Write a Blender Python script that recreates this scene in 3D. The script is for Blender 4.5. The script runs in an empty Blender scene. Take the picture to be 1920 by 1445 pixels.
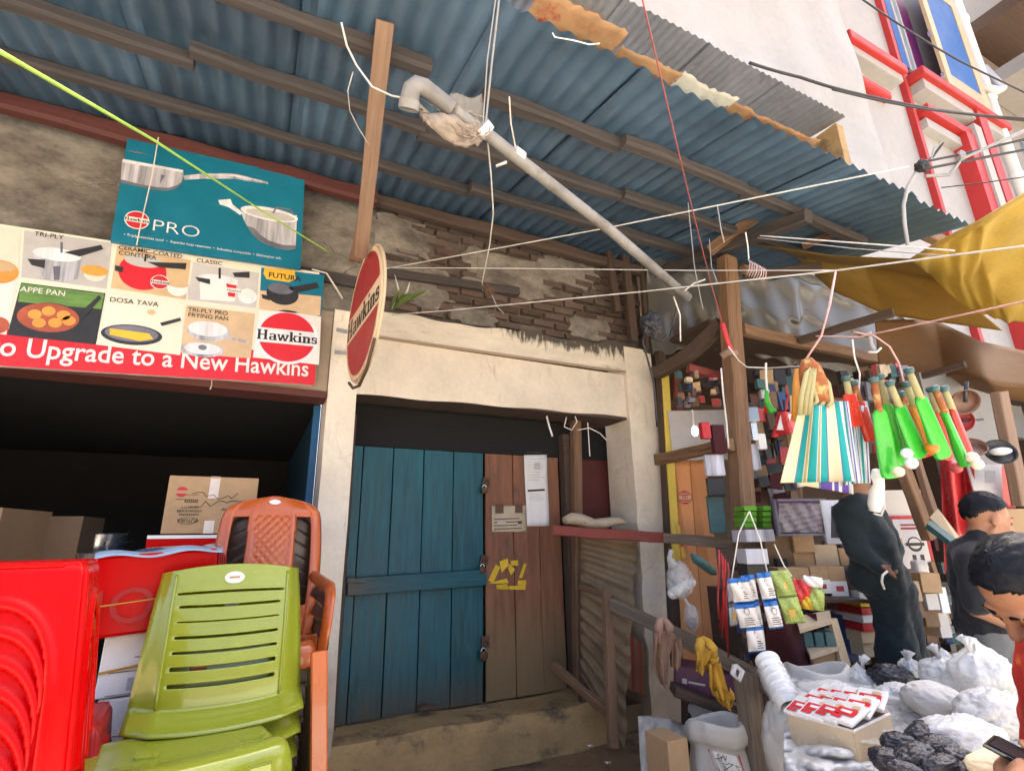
import bpy, math, random
from mathutils import Vector, Matrix, noise
rnd = random.Random(7)
SC = bpy.context.scene
COL = SC.collection
rad = math.radians

# ------------------------------------------------------------------ camera
F_PX, CXP, CYP = 977.7, 960.0, 722.5          # focal length and centre in photo pixels (1920 x 1445)
ROT = Matrix(((0.89813514, -0.11036222, -0.42564474),
              (-0.43937054, -0.26379628, -0.85869963),
              (-0.0175155, 0.95824407, -0.28541462)))
EYE = Vector((0, 0, 1.5))
camd = bpy.data.cameras.new('camera')
camd.sensor_width = 36.0
camd.lens = F_PX * 36 / 1920
camd.clip_start = 0.02
camd.clip_end = 2000
cam = bpy.data.objects.new('camera', camd)
COL.objects.link(cam)
cam.matrix_world = Matrix.Translation(EYE) @ ROT.to_4x4()
SC.camera = cam

# ------------------------------------------------------------------ sky, sun, exposure
SUN_DIR = Vector((0.42, 0.20, 0.90)).normalized()      # from the ground towards the sun
world = bpy.data.worlds.new('World')
SC.world = world
world.use_nodes = True
wn = world.node_tree
bg = wn.nodes['Background']
sky = wn.nodes.new('ShaderNodeTexSky')
sky.sky_type = 'NISHITA'
sky.sun_disc = False
sky.sun_elevation = math.asin(SUN_DIR.z)
sky.sun_rotation = math.atan2(SUN_DIR.x, SUN_DIR.y)
sky.air_density = 0.75
sky.dust_density = 7.0
sky.ozone_density = 0.3
wn.links.new(sky.outputs[0], bg.inputs[0])
bg.inputs[1].default_value = 0.15
sund = bpy.data.lights.new('sun', 'SUN')
sund.energy = 5.0
sund.angle = rad(0.6)
sund.color = (1.0, 0.955, 0.86)
sun = bpy.data.objects.new('sun', sund)
COL.objects.link(sun)
sun.rotation_euler = (-SUN_DIR).to_track_quat('-Z', 'Y').to_euler()
SC.view_settings.view_transform = 'Standard'
SC.view_settings.look = 'None'
SC.view_settings.gamma = 1.0
SC.view_settings.use_curve_mapping = False
SC.view_settings.exposure = 2.38
SC.cycles.use_denoising = True
SC.cycles.max_bounces = 10
SC.cycles.diffuse_bounces = 5
SC.cycles.transparent_max_bounces = 16
SC.cycles.sample_clamp_indirect = 6.0

# ------------------------------------------------------------------ helpers
def V(*a):
    return Vector(a)

def ray(px, py):
    return (ROT @ Vector((px - CXP, CYP - py, -F_PX))).normalized()

def at(px, py, y):                     # the point of the photo's pixel at street depth y
    r = ray(px, py)
    return EYE + r * ((y - EYE.y) / r.y)

def atz(px, py, z):
    r = ray(px, py)
    return EYE + r * ((z - EYE.z) / r.z)

def atx(px, py, x):
    r = ray(px, py)
    return EYE + r * ((x - EYE.x) / r.x)

def atd(px, py, d):                    # at a distance from the eye
    return EYE + ray(px, py) * d

def lerp(a, b, t):
    return a + (b - a) * t

class MB:
    """collects shapes; build() links them as ONE mesh object"""
    def __init__(s):
        s.v, s.f, s.lc, s.mi = [], [], [], []
    def add(s, verts, faces, lc=None, mi=0):
        o = len(s.v)
        s.v.extend([Vector(p) for p in verts])
        s.lc.extend([Vector(p) for p in (lc if lc is not None else verts)])
        s.f.extend([tuple(i + o for i in f) for f in faces])
        s.mi.extend([mi] * len(faces))
        return s
    def box(s, c, size, rot=None, mi=0, ch=0.0):
        a, b = Vector(c), Vector(size) / 2
        vs = []
        for sx in (-1, 1):
            for sy in (-1, 1):
                for sz in (-1, 1):
                    vs.append(Vector((sx * b.x, sy * b.y, sz * b.z)))
        lc = [p.copy() for p in vs]
        if rot is not None:
            vs = [rot @ p for p in vs]
        vs = [p + a for p in vs]
        s.add(vs, [(0, 1, 3, 2), (4, 6, 7, 5), (0, 4, 5, 1), (2, 3, 7, 6), (0, 2, 6, 4), (1, 5, 7, 3)], lc, mi)
        return s
    def beam(s, a, b, w, h, up=(0, 0, 1), n=1, jit=0.0, ch=0.12, mi=0, bend=None):
        """chamfered timber from a to b, w across, h along up"""
        a, b = Vector(a), Vector(b)
        d = (b - a)
        L = d.length
        d.normalize()
        up = Vector(up)
        side = d.cross(up)
        if side.length < 1e-4:
            side = d.cross(Vector((1, 0, 0)))
        side.normalize()
        up = side.cross(d).normalized()
        c = ch * min(w, h)
        prof = [(-w/2 + c, -h/2), (w/2 - c, -h/2), (w/2, -h/2 + c), (w/2, h/2 - c), (w/2 - c, h/2), (-w/2 + c, h/2), (-w/2, h/2 - c), (-w/2, -h/2 + c)]
        vs, lc, fs = [], [], []
        for i in range(n + 1):
            t = i / n
            p = a + d * (L * t)
            if bend is not None:
                p = p + Vector(bend) * math.sin(math.pi * t)
            js, ju = (rnd.uniform(-jit, jit), rnd.uniform(-jit, jit)) if jit else (0, 0)
            sc = 1 + (rnd.uniform(-jit, jit) / max(w, h) * 1.5 if jit else 0)
            for (x, y) in prof:
                vs.append(p + side * (x * sc + js) + up * (y * sc + ju))
                lc.append((L * t, x, y))
        for i in range(n):
            for k in range(8):
                k2 = (k + 1) % 8
                fs.append((i*8 + k, i*8 + k2, i*8 + 8 + k2, i*8 + 8 + k))
        fs.append(tuple(reversed(range(8))))
        fs.append(tuple(range(n*8, n*8 + 8)))
        s.add(vs, fs, lc, mi)
        return s
    def tube(s, pts, r, n=8, mi=0, cap=True, flat=1.0):
        pts = [Vector(p) for p in pts]
        rs = r if isinstance(r, (list, tuple)) else [r] * len(pts)
        vs, lc, fs = [], [], []
        t0 = (pts[1] - pts[0]).normalized()
        nrm = t0.orthogonal().normalized()
        if abs(t0.z) < 0.9:
            nrm = (Vector((0, 0, 1)) - t0 * t0.z).normalized()
        L = 0
        for i, p in enumerate(pts):
            t = (pts[min(i + 1, len(pts) - 1)] - pts[max(i - 1, 0)]).normalized()
            nrm = (nrm - t * nrm.dot(t))
            if nrm.length < 1e-5:
                nrm = t.orthogonal()
            nrm.normalize()
            bn = t.cross(nrm)
            if i:
                L += (p - pts[i - 1]).length
            for k in range(n):
                a = 2 * math.pi * k / n
                vs.append(p + (nrm * math.cos(a) * flat + bn * math.sin(a)) * rs[i])
                lc.append((L, math.cos(a) * rs[i], math.sin(a) * rs[i]))
        for i in range(len(pts) - 1):
            for k in range(n):
                k2 = (k + 1) % n
                fs.append((i*n + k, i*n + k2, i*n + n + k2, i*n + n + k))
        if cap:
            fs.append(tuple(reversed(range(n))))
            fs.append(tuple(range((len(pts) - 1) * n, len(pts) * n)))
        s.add(vs, fs, lc, mi)
        return s
    def lathe(s, prof, o=(0, 0, 0), axis=(0, 0, 1), n=24, mi=0, sx=1.0, cap=False):
        """prof: list of (radius, height) round the axis"""
        o, ax = Vector(o), Vector(axis).normalized()
        e1 = ax.orthogonal().normalized()
        e2 = ax.cross(e1)
        vs, lc, fs = [], [], []
        for (r, h) in prof:
            for k in range(n):
                a = 2 * math.pi * k / n
                vs.append(o + ax * h + e1 * (r * math.cos(a) * sx) + e2 * (r * math.sin(a)))
                lc.append((r * math.cos(a), r * math.sin(a), h))
        for i in range(len(prof) - 1):
            for k in range(n):
                k2 = (k + 1) % n
                fs.append((i*n + k, i*n + k2, i*n + n + k2, i*n + n + k))
        if cap:
            fs.append(tuple(reversed(range(n))))
            fs.append(tuple(range((len(prof) - 1) * n, len(prof) * n)))
        s.add(vs, fs, lc, mi)
        return s
    def ell(s, c, r, rot=None, nu=16, nv=10, mi=0, jit=0.0):
        c = Vector(c)
        r = Vector(r) if not isinstance(r, (int, float)) else Vector((r, r, r))
        vs, fs = [], []
        for j in range(nv + 1):
            ph = math.pi * j / nv
            for i in range(nu):
                th = 2 * math.pi * i / nu
                q = 1 + (rnd.uniform(-jit, jit) if jit and 0 < j < nv else 0)
                p = Vector((r.x * math.sin(ph) * math.cos(th) * q, r.y * math.sin(ph) * math.sin(th) * q, r.z * math.cos(ph) * q))
                vs.append((rot @ p if rot is not None else p) + c)
        for j in range(nv):
            for i in range(nu):
                i2 = (i + 1) % nu
                fs.append((j*nu + i, (j+1)*nu + i, (j+1)*nu + i2, j*nu + i2))
        s.add(vs, fs, None, mi)
        return s
    def capsule(s, a, b, ra, rb, n=12, mi=0):
        a, b = Vector(a), Vector(b)
        d = (b - a).normalized()
        pts, rs = [], []
        for k in range(1, 5):
            q = k / 5 * math.pi / 2
            pts.append(a - d * ra * math.cos(q)); rs.append(ra * math.sin(q))
        for k in range(7):
            pts.append(lerp(a, b, k / 6)); rs.append(lerp(ra, rb, k / 6))
        for k in range(4, 0, -1):
            q = k / 5 * math.pi / 2
            pts.append(b + d * rb * math.cos(q)); rs.append(rb * math.sin(q))
        return s.tube(pts, rs, n, mi)
    def prism(s, poly, o, eu, ev, t, mi=0):
        """poly in (u, v) extruded by t along eu x ev"""
        o, eu, ev = Vector(o), Vector(eu), Vector(ev)
        nn = eu.cross(ev).normalized()
        n = len(poly)
        vs = [o + eu*u + ev*v for u, v in poly] + [o + eu*u + ev*v + nn*t for u, v in poly]
        lc = [(u, v, 0) for u, v in poly] + [(u, v, t) for u, v in poly]
        fs = [tuple(reversed(range(n))), tuple(range(n, 2*n))]
        for i in range(n):
            j = (i + 1) % n
            fs.append((i, j, n + j, n + i))
        s.add(vs, fs, lc, mi)
        return s
    def grid(s, fn, nu, nv, mi=0, mask=None, lcf=None, wrap=False):
        vs, fs, lc = [], [], []
        for j in range(nv + 1):
            for i in range(nu + 1):
                u, v = i / nu, j / nv
                vs.append(fn(u, v))
                lc.append(lcf(u, v) if lcf else Vector((u, v, 0)))
        for j in range(nv):
            for i in range(nu):
                if mask and not mask((i + .5) / nu, (j + .5) / nv):
                    continue
                a = j * (nu + 1) + i
                fs.append((a, a + 1, a + nu + 2, a + nu + 1))
        s.add(vs, fs, lc, mi)
        return s
    def flip(s):
        s.f = [tuple(reversed(f)) for f in s.f]
        return s
    def build(s, name, mats, parent=None, smooth=False, sol=None, bev=None, sub=None, auto=None):
        me = bpy.data.meshes.new(name)
        # objects keep their own base as origin where they are top level
        org = Vector((0, 0, 0))
        if parent is None and s.v:
            xs = [p.x for p in s.v]; ys = [p.y for p in s.v]; zs = [p.z for p in s.v]
            org = Vector(((min(xs)+max(xs))/2, (min(ys)+max(ys))/2, min(zs)))
        elif parent is not None:
            org = world_loc(parent)
        me.from_pydata([tuple(p - org) for p in s.v], [], s.f)
        if not isinstance(mats, (list, tuple)):
            mats = [mats]
        for m in mats:
            me.materials.append(M(m) if isinstance(m, str) else m)
        me.polygons.foreach_set('material_index', s.mi)
        at_ = me.attributes.new('lc', 'FLOAT_VECTOR', 'POINT')
        flat = []
        for p in s.lc:
            flat.extend(p)
        at_.data.foreach_set('vector', flat)
        if smooth:
            me.polygons.foreach_set('use_smooth', [True] * len(me.polygons))
        me.validate()
        ob = bpy.data.objects.new(name, me)
        COL.objects.link(ob)
        if parent is not None:
            ob.parent = parent
        else:
            ob.location = org
        if sol:
            md = ob.modifiers.new('thickness', 'SOLIDIFY'); md.thickness = sol; md.offset = 0
        if bev:
            md = ob.modifiers.new('bevel', 'BEVEL'); md.width = bev; md.segments = 2; md.limit_method = 'ANGLE'
        if sub:
            md = ob.modifiers.new('subdivision', 'SUBSURF'); md.levels = sub; md.render_levels = sub
        if auto:
            md = ob.modifiers.new('edges', 'EDGE_SPLIT'); md.split_angle = rad(auto)
        return ob

def world_loc(o):
    p = o.location.copy()
    while o.parent is not None:
        o = o.parent
        p += o.location
    return p

def tag(o, label=None, cat=None, group=None, kind=None):
    if label: o['label'] = label
    if cat: o['category'] = cat
    if group: o['group'] = group
    if kind: o['kind'] = kind
    return o

def thing(name, label, cat, loc=(0, 0, 0), group=None):
    o = bpy.data.objects.new(name, None)
    o.empty_display_size = 0.1
    COL.objects.link(o)
    o.location = Vector(loc)
    return tag(o, label, cat, group)

def copy_tree(o, parent=None):
    c = o.copy()
    COL.objects.link(c)
    c.parent = parent
    for ch in list(o.children):
        copy_tree(ch, c)
    return c

# ------------------------------------------------------------------ materials
MATS = {}
def M(n):
    return MATS[n]

def mat(name, col, rough=0.7, var=0.18, scale=3.0, stretch=(1, 1, 1), fine=40.0, bump=0.15, dirt=None, dirt_amt=0.0, dirt_scale=2.5,
        metal=0.0, spec=0.4, trans=0.0, alpha=1.0, coat=0.0, rv=0.10, sheen=0.0, dirt_stretch=None, emis=None, emis_s=0.0, thin=0.0, dirt_edge=0.12, low=None, crack=None, crinkle=None):
    m = bpy.data.materials.new(name)
    m.use_nodes = True
    nt = m.node_tree
    b = nt.nodes['Principled BSDF']
    N, Lk = nt.nodes.new, nt.links.new
    if name.startswith(('skin', 'hair', 'cloth')):
        tc = N('ShaderNodeTexCoord'); asock = tc.outputs['Object']
    else:
        a = N('ShaderNodeAttribute'); a.attribute_name = 'lc'; asock = a.outputs['Vector']
    oi = N('ShaderNodeObjectInfo')
    off = N('ShaderNodeVectorMath'); off.operation = 'MULTIPLY_ADD'
    Lk(oi.outputs['Random'], off.inputs[0]); off.inputs[1].default_value = (17.0, 31.0, 23.0)
    mp = N('ShaderNodeMapping'); mp.inputs['Scale'].default_value = stretch
    Lk(asock, mp.inputs['Vector'])
    Lk(mp.outputs[0], off.inputs[2])
    n1 = N('ShaderNodeTexNoise'); n1.inputs['Scale'].default_value = scale; n1.inputs['Detail'].default_value = 6; n1.inputs['Roughness'].default_value = 0.62
    Lk(off.outputs[0], n1.inputs['Vector'])
    n2 = N('ShaderNodeTexNoise'); n2.inputs['Scale'].default_value = fine; n2.inputs['Detail'].default_value = 3
    Lk(off.outputs[0], n2.inputs['Vector'])
    # value variation
    ad = N('ShaderNodeMath'); ad.operation = 'MULTIPLY_ADD'
    Lk(n2.outputs['Fac'], ad.inputs[0]); ad.inputs[1].default_value = 0.35
    Lk(n1.outputs['Fac'], ad.inputs[2])
    mr = N('ShaderNodeMapRange')
    Lk(ad.outputs[0], mr.inputs['Value'])
    mr.inputs['From Min'].default_value = 0.42; mr.inputs['From Max'].default_value = 0.93
    mr.inputs['To Min'].default_value = 1 - var; mr.inputs['To Max'].default_value = 1 + var
    rr = N('ShaderNodeMapRange')
    Lk(oi.outputs['Random'], rr.inputs['Value'])
    rr.inputs['To Min'].default_value = 1 - rv; rr.inputs['To Max'].default_value = 1 + rv
    mu = N('ShaderNodeMath'); mu.operation = 'MULTIPLY'
    Lk(mr.outputs[0], mu.inputs[0]); Lk(rr.outputs[0], mu.inputs[1])
    sc = N('ShaderNodeVectorMath'); sc.operation = 'SCALE'
    sc.inputs[0].default_value = col[:3]
    Lk(mu.outputs[0], sc.inputs['Scale'])
    out = sc.outputs[0]
    if dirt is not None:
        mp2 = N('ShaderNodeMapping'); mp2.inputs['Scale'].default_value = dirt_stretch or stretch
        Lk(asock, mp2.inputs['Vector'])
        of2 = N('ShaderNodeVectorMath'); of2.operation = 'MULTIPLY_ADD'
        Lk(oi.outputs['Random'], of2.inputs[0]); of2.inputs[1].default_value = (7.0, 13.0, 41.0)
        Lk(mp2.outputs[0], of2.inputs[2])
        n3 = N('ShaderNodeTexNoise'); n3.inputs['Scale'].default_value = dirt_scale; n3.inputs['Detail'].default_value = 8; n3.inputs['Roughness'].default_value = 0.7
        Lk(of2.outputs[0], n3.inputs['Vector'])
        r3 = N('ShaderNodeMapRange')
        Lk(n3.outputs['Fac'], r3.inputs['Value'])
        lo = 0.72 - 0.42 * dirt_amt
        r3.inputs['From Min'].default_value = lo; r3.inputs['From Max'].default_value = lo + dirt_edge
        mx = N('ShaderNodeMix'); mx.data_type = 'RGBA'
        Lk(r3.outputs[0], mx.inputs['Factor'])
        Lk(out, mx.inputs['A']); mx.inputs['B'].default_value = (*dirt[:3], 1)
        out = mx.outputs['Result']
    if crack is not None:                      # hairline cracks: (scale, width, colour)
        wv = N('ShaderNodeVectorMath'); wv.operation = 'MULTIPLY_ADD'
        Lk(n1.outputs['Color'], wv.inputs[0]); wv.inputs[1].default_value = (0.16, 0.16, 0.16); Lk(asock, wv.inputs[2])
        vo = N('ShaderNodeTexVoronoi'); vo.feature = 'DISTANCE_TO_EDGE'; vo.inputs['Scale'].default_value = crack[0]
        Lk(wv.outputs[0], vo.inputs['Vector'])
        cr_ = N('ShaderNodeMapRange'); Lk(vo.outputs['Distance'], cr_.inputs['Value'])
        cr_.inputs['From Min'].default_value = 0.0; cr_.inputs['From Max'].default_value = crack[1]
        cr_.inputs['To Min'].default_value = 1.0; cr_.inputs['To Max'].default_value = 0.0
        n4 = N('ShaderNodeTexNoise'); n4.inputs['Scale'].default_value = 1.7; Lk(off.outputs[0], n4.inputs['Vector'])
        cm = N('ShaderNodeMapRange'); Lk(n4.outputs['Fac'], cm.inputs['Value']); cm.inputs['From Min'].default_value = 0.54; cm.inputs['From Max'].default_value = 0.66
        cp = N('ShaderNodeMath'); cp.operation = 'MULTIPLY'; Lk(cr_.outputs[0], cp.inputs[0]); Lk(cm.outputs[0], cp.inputs[1])
        ck = N('ShaderNodeMix'); ck.data_type = 'RGBA'
        Lk(cp.outputs[0], ck.inputs['Factor']); Lk(out, ck.inputs['A']); ck.inputs['B'].default_value = (*crack[2], 1)
        out = ck.outputs['Result']
    if low is not None:                        # mud splashed up from the ground: (axis, from, to, colour, strength)
        sx = N('ShaderNodeSeparateXYZ'); Lk(asock, sx.inputs[0])
        lw = N('ShaderNodeMapRange'); Lk(sx.outputs[low[0]], lw.inputs['Value'])
        lw.inputs['From Min'].default_value = low[1]; lw.inputs['From Max'].default_value = low[2]
        lw.inputs['To Min'].default_value = 0.55; lw.inputs['To Max'].default_value = -0.45
        la = N('ShaderNodeMath'); Lk(lw.outputs[0], la.inputs[0]); Lk(n1.outputs['Fac'], la.inputs[1])
        lr = N('ShaderNodeMapRange'); Lk(la.outputs[0], lr.inputs['Value'])
        lr.inputs['From Min'].default_value = 0.42; lr.inputs['From Max'].default_value = 0.95; lr.inputs['To Max'].default_value = low[4]
        lm = N('ShaderNodeMix'); lm.data_type = 'RGBA'
        Lk(lr.outputs[0], lm.inputs['Factor']); Lk(out, lm.inputs['A']); lm.inputs['B'].default_value = (*low[3], 1)
        out = lm.outputs['Result']
    Lk(out, b.inputs['Base Color'])
    b.inputs['Roughness'].default_value = rough
    ro = N('ShaderNodeMapRange')
    Lk(n1.outputs['Fac'], ro.inputs['Value'])
    ro.inputs['From Min'].default_value = 0.3; ro.inputs['From Max'].default_value = 0.7
    ro.inputs['To Min'].default_value = max(0.03, rough - 0.1); ro.inputs['To Max'].default_value = min(1, rough + 0.1)
    Lk(ro.outputs[0], b.inputs['Roughness'])
    b.inputs['Metallic'].default_value = metal
    b.inputs['Specular IOR Level'].default_value = spec
    b.inputs['Coat Weight'].default_value = coat
    b.inputs['Sheen Weight'].default_value = sheen
    if trans:
        b.inputs['Transmission Weight'].default_value = trans
        b.inputs['IOR'].default_value = 1.05
    if alpha < 1:
        b.inputs['Alpha'].default_value = alpha
    if emis is not None:
        b.inputs['Emission Color'].default_value = (*emis[:3], 1)
        b.inputs['Emission Strength'].default_value = emis_s
    if bump:
        bp = N('ShaderNodeBump'); bp.inputs['Strength'].default_value = bump; bp.inputs['Distance'].default_value = 0.01
        if crinkle:                            # sharp creases of thin film
            vc = N('ShaderNodeTexVoronoi'); vc.inputs['Scale'].default_value = crinkle
            wc = N('ShaderNodeVectorMath'); wc.operation = 'MULTIPLY_ADD'
            Lk(n1.outputs['Color'], wc.inputs[0]); wc.inputs[1].default_value = (0.12, 0.12, 0.12); Lk(asock, wc.inputs[2])
            Lk(wc.outputs[0], vc.inputs['Vector'])
            Lk(vc.outputs['Distance'], bp.inputs['Height']); bp.inputs['Distance'].default_value = 0.35/crinkle
        else:
            Lk(ad.outputs[0], bp.inputs['Height'])
        Lk(bp.outputs[0], b.inputs['Normal'])
    if thin:                                   # cloth or film that lets daylight through
        tr = N('ShaderNodeBsdfTranslucent')
        Lk(out, tr.inputs['Color'])
        ms = N('ShaderNodeMixShader'); ms.inputs[0].default_value = thin
        Lk(b.outputs[0], ms.inputs[1]); Lk(tr.outputs[0], ms.inputs[2])
        Lk(ms.outputs[0], nt.nodes['Material Output'].inputs['Surface'])
    MATS[name] = m
    return m

def c8(r, g, b):                               # an 8-bit colour as linear light
    return tuple(((x / 255 / 12.92) if x <= 10 else ((x / 255 + 0.055) / 1.055) ** 2.4) for x in (r, g, b))

G = (1.2, 26, 26)       # wood grain: noise squeezed along the length
mat('wood_grey', (0.060, 0.052, 0.052), 0.85, 0.42, 1.6, G, 6, 0.45, (0.055, 0.045, 0.042), 0.42, 1.5)
mat('wood_brown', (0.20, 0.115, 0.065), 0.8, 0.4, 1.6, G, 6, 0.45, (0.085, 0.05, 0.035), 0.4, 1.5)
mat('wood_pale', (0.22, 0.14, 0.095), 0.8, 0.25, 1.6, G, 6, 0.3, (0.2, 0.13, 0.09), 0.25, 1.5)
mat('wood_weather', (0.19, 0.145, 0.105), 0.85, 0.42, 1.6, G, 6, 0.5, (0.09, 0.065, 0.048), 0.4, 1.5)
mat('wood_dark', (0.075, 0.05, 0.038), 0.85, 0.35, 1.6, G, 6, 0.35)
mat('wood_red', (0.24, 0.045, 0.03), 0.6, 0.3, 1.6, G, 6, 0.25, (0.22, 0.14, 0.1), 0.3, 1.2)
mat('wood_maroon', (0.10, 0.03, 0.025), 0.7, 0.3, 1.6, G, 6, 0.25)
mat('door_blue', (0.003, 0.076, 0.102), 0.4, 0.5, 1.8, (1.0, 12, 12), 7, 0.5, (0.016, 0.085, 0.10), 0.40, 2.6, dirt_stretch=(1.5, 5, 5), low=('X', -0.1, 0.55, (0.085, 0.055, 0.032), 0.8))
mat('door_brown', (0.205, 0.085, 0.044), 0.6, 0.4, 1.6, (1.0, 12, 12), 7, 0.5, (0.10, 0.06, 0.04), 0.35, 1.8, dirt_stretch=(1.6, 5, 5), low=('X', 0.25, 1.05, (0.19, 0.135, 0.07), 0.85))
mat('cream', (0.72, 0.64, 0.52), 0.75, 0.16, 2.5, (1, 1, 1), 30, 0.35, (0.40, 0.31, 0.22), 0.34, 2.0, dirt_stretch=(3, 3, 0.8), dirt_edge=0.25, low=('Z', 0.1, 1.5, (0.27, 0.19, 0.12), 0.8), crack=(1.5, 0.004, (0.16, 0.13, 0.10)))
mat('plaster_grey', (0.205, 0.185, 0.16), 0.9, 0.5, 3.2, (1, 1, 1.6), 22, 0.9, (0.065, 0.056, 0.05), 0.66, 2.2, dirt_edge=0.25, crack=(3.0, 0.012, (0.04, 0.035, 0.03)))
mat('mortar', (0.12, 0.10, 0.085), 0.95, 0.35, 4.0, (1, 1, 1), 30, 0.6, (0.06, 0.05, 0.045), 0.45, 2.0)
mat('brick', (0.105, 0.066, 0.054), 0.9, 0.4, 7.0, (1, 1, 1), 50, 0.6, (0.10, 0.085, 0.072), 0.75, 4.0, rv=0.45, dirt_edge=0.25)
mat('concrete', (0.36, 0.235, 0.105), 0.85, 0.3, 3.0, (1, 1, 1), 25, 0.5, (0.10, 0.075, 0.05), 0.45, 2.5)
mat('ground', (0.20, 0.125, 0.065), 0.9, 0.35, 1.5, (1, 1, 1), 25, 0.5, (0.07, 0.045, 0.03), 0.4, 1.2)
mat('lane', (0.45, 0.425, 0.36), 0.9, 0.2, 1.2, (1, 1, 1), 20, 0.3, (0.26, 0.22, 0.18), 0.35, 0.8)
mat('interior', (0.018, 0.018, 0.020), 0.9, 0.3, 2, (1, 1, 1), 20, 0.1)  # near-black so the bay looks dark; the shade is in the wall colour
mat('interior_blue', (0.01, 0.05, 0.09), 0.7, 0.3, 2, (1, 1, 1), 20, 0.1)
mat('blue_paint', (0.015, 0.10, 0.24), 0.5, 0.2, 2, (1, 1, 1), 20, 0.1)
mat('red_wall', (0.10, 0.022, 0.018), 0.7, 0.3, 2, (1, 1, 1), 15, 0.2, (0.03, 0.02, 0.02), 0.4)
mat('tin_blue', (0.105, 0.178, 0.27), 0.40, 0.32, 2.0, (1, 1, 1), 9, 0.2, (0.13, 0.15, 0.17), 0.36, 1.6, metal=0.3, spec=0.5, rv=0.22, dirt_stretch=(3.5, 0.7, 1), dirt_edge=0.3)  # blue cast of the glare under the roof is mixed into this tin
mat('tin_grey', (0.30, 0.30, 0.30), 0.5, 0.2, 2.0, (1, 1, 1), 18, 0.08, (0.16, 0.13, 0.11), 0.3, 1.5, metal=0.3)
mat('tin_rust', (0.25, 0.175, 0.10), 0.75, 0.3, 2.5, (1, 1, 1), 18, 0.15, (0.15, 0.095, 0.055), 0.42, 1.6)
mat('white_wall', (0.37, 0.373, 0.37), 0.85, 0.14, 0.8, (1, 1, 1), 9, 0.35, (0.31, 0.305, 0.285), 0.36, 0.7, dirt_edge=0.35)
mat('red_trim', (0.42, 0.03, 0.028), 0.6, 0.08, 2, (1, 1, 1), 20, 0.05)
mat('grey_wall', (0.28, 0.275, 0.27), 0.85, 0.12, 1.0, (1, 1, 1), 12, 0.15, (0.26, 0.25, 0.24), 0.3, 0.8)
mat('window_blue', (0.03, 0.115, 0.36), 0.6, 0.06, 2, (1, 1, 1), 20, 0.0, spec=0.2)
mat('window_purple', (0.12, 0.02, 0.12), 0.4, 0.15, 2, (1, 1, 1), 20, 0.02)
mat('frame_cream', (0.46, 0.36, 0.22), 0.6, 0.1, 2, (1, 1, 1), 20, 0.05)
mat('glass_sky', (0.25, 0.33, 0.42), 0.12, 0.2, 2, (1, 1, 1), 6, 0.0, spec=0.8)
mat('pvc', (0.22, 0.21, 0.20), 0.55, 0.3, 6, (1, 1, 1), 20, 0.25, (0.15, 0.13, 0.11), 0.45, 5)
mat('pvc_white', (0.74, 0.74, 0.73), 0.45, 0.1, 4, (1, 1, 1), 20, 0.05, (0.4, 0.38, 0.35), 0.2, 4)
mat('wire_black', (0.03, 0.03, 0.035), 0.5, 0.2, 5, (1, 1, 1), 20, 0)
mat('wire_white', (0.62, 0.60, 0.56), 0.6, 0.2, 5, (1, 1, 1), 20, 0)
mat('wire_grey', (0.30, 0.30, 0.31), 0.6, 0.2, 5, (1, 1, 1), 20, 0)
mat('wire_red', (0.30, 0.07, 0.06), 0.6, 0.2, 5, (1, 1, 1), 20, 0)
mat('wire_green', (0.40, 0.68, 0.10), 0.4, 0.1, 5, (1, 1, 1), 20, 0)
mat('pink_string', (0.62, 0.36, 0.33), 0.6, 0.2, 5, (1, 1, 1), 20, 0)
mat('card', (0.42, 0.275, 0.15), 0.8, 0.12, 4, (1, 1, 1), 40, 0.08, (0.30, 0.19, 0.10), 0.25, 3)
mat('card_pale', (0.52, 0.40, 0.26), 0.8, 0.12, 4, (1, 1, 1), 40, 0.08, (0.38, 0.27, 0.16), 0.25, 3)
mat('card_dark', (0.23, 0.15, 0.09), 0.8, 0.15, 4, (1, 1, 1), 40, 0.08)
mat('tape', (0.75, 0.66, 0.58), 0.35, 0.15, 6, (1, 1, 1), 30, 0.05)
mat('ink', (0.025, 0.022, 0.02), 0.7, 0.2, 6, (1, 1, 1), 30, 0)
mat('ink_brown', (0.10, 0.06, 0.035), 0.7, 0.2, 6, (1, 1, 1), 30, 0)
mat('paper', (0.78, 0.77, 0.76), 0.7, 0.08, 5, (1, 1, 1), 30, 0.05)
mat('paper_old', (0.50, 0.42, 0.30), 0.8, 0.2, 6, (1, 1, 1), 30, 0.05, (0.33, 0.24, 0.15), 0.3, 5)
mat('print_grey', (0.42, 0.42, 0.43), 0.7, 0.2, 8, (1, 1, 1), 30, 0)
mat('white_print', (0.74, 0.72, 0.69), 0.4, 0.06, 5, (1, 1, 1), 30, 0, (0.52, 0.47, 0.40), 0.16, 3, dirt_edge=0.4)
mat('cream_print', (0.74, 0.68, 0.56), 0.45, 0.06, 3, (1, 1, 1), 30, 0)
mat('grey_print', (0.50, 0.48, 0.47), 0.45, 0.12, 3, (1, 1, 1), 30, 0)
mat('red_print', (0.62, 0.018, 0.03), 0.42, 0.08, 3, (1, 1, 1), 30, 0)
mat('logo_red', (0.52, 0.022, 0.035), 0.45, 0.06, 3, (1, 1, 1), 30, 0)
mat('teal_print', (0.010, 0.16, 0.25), 0.35, 0.2, 1.6, (1, 1, 1), 8, 0)
mat('steel_print', (0.46, 0.46, 0.51), 0.4, 0.75, 1.1, (14, 0.8, 1), 3, 0)
mat('steel_dark', (0.16, 0.16, 0.20), 0.4, 0.3, 3, (1, 1, 1), 10, 0)
mat('steel_light', (0.74, 0.74, 0.77), 0.4, 0.25, 1.1, (8, 0.8, 1), 6, 0)
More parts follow.
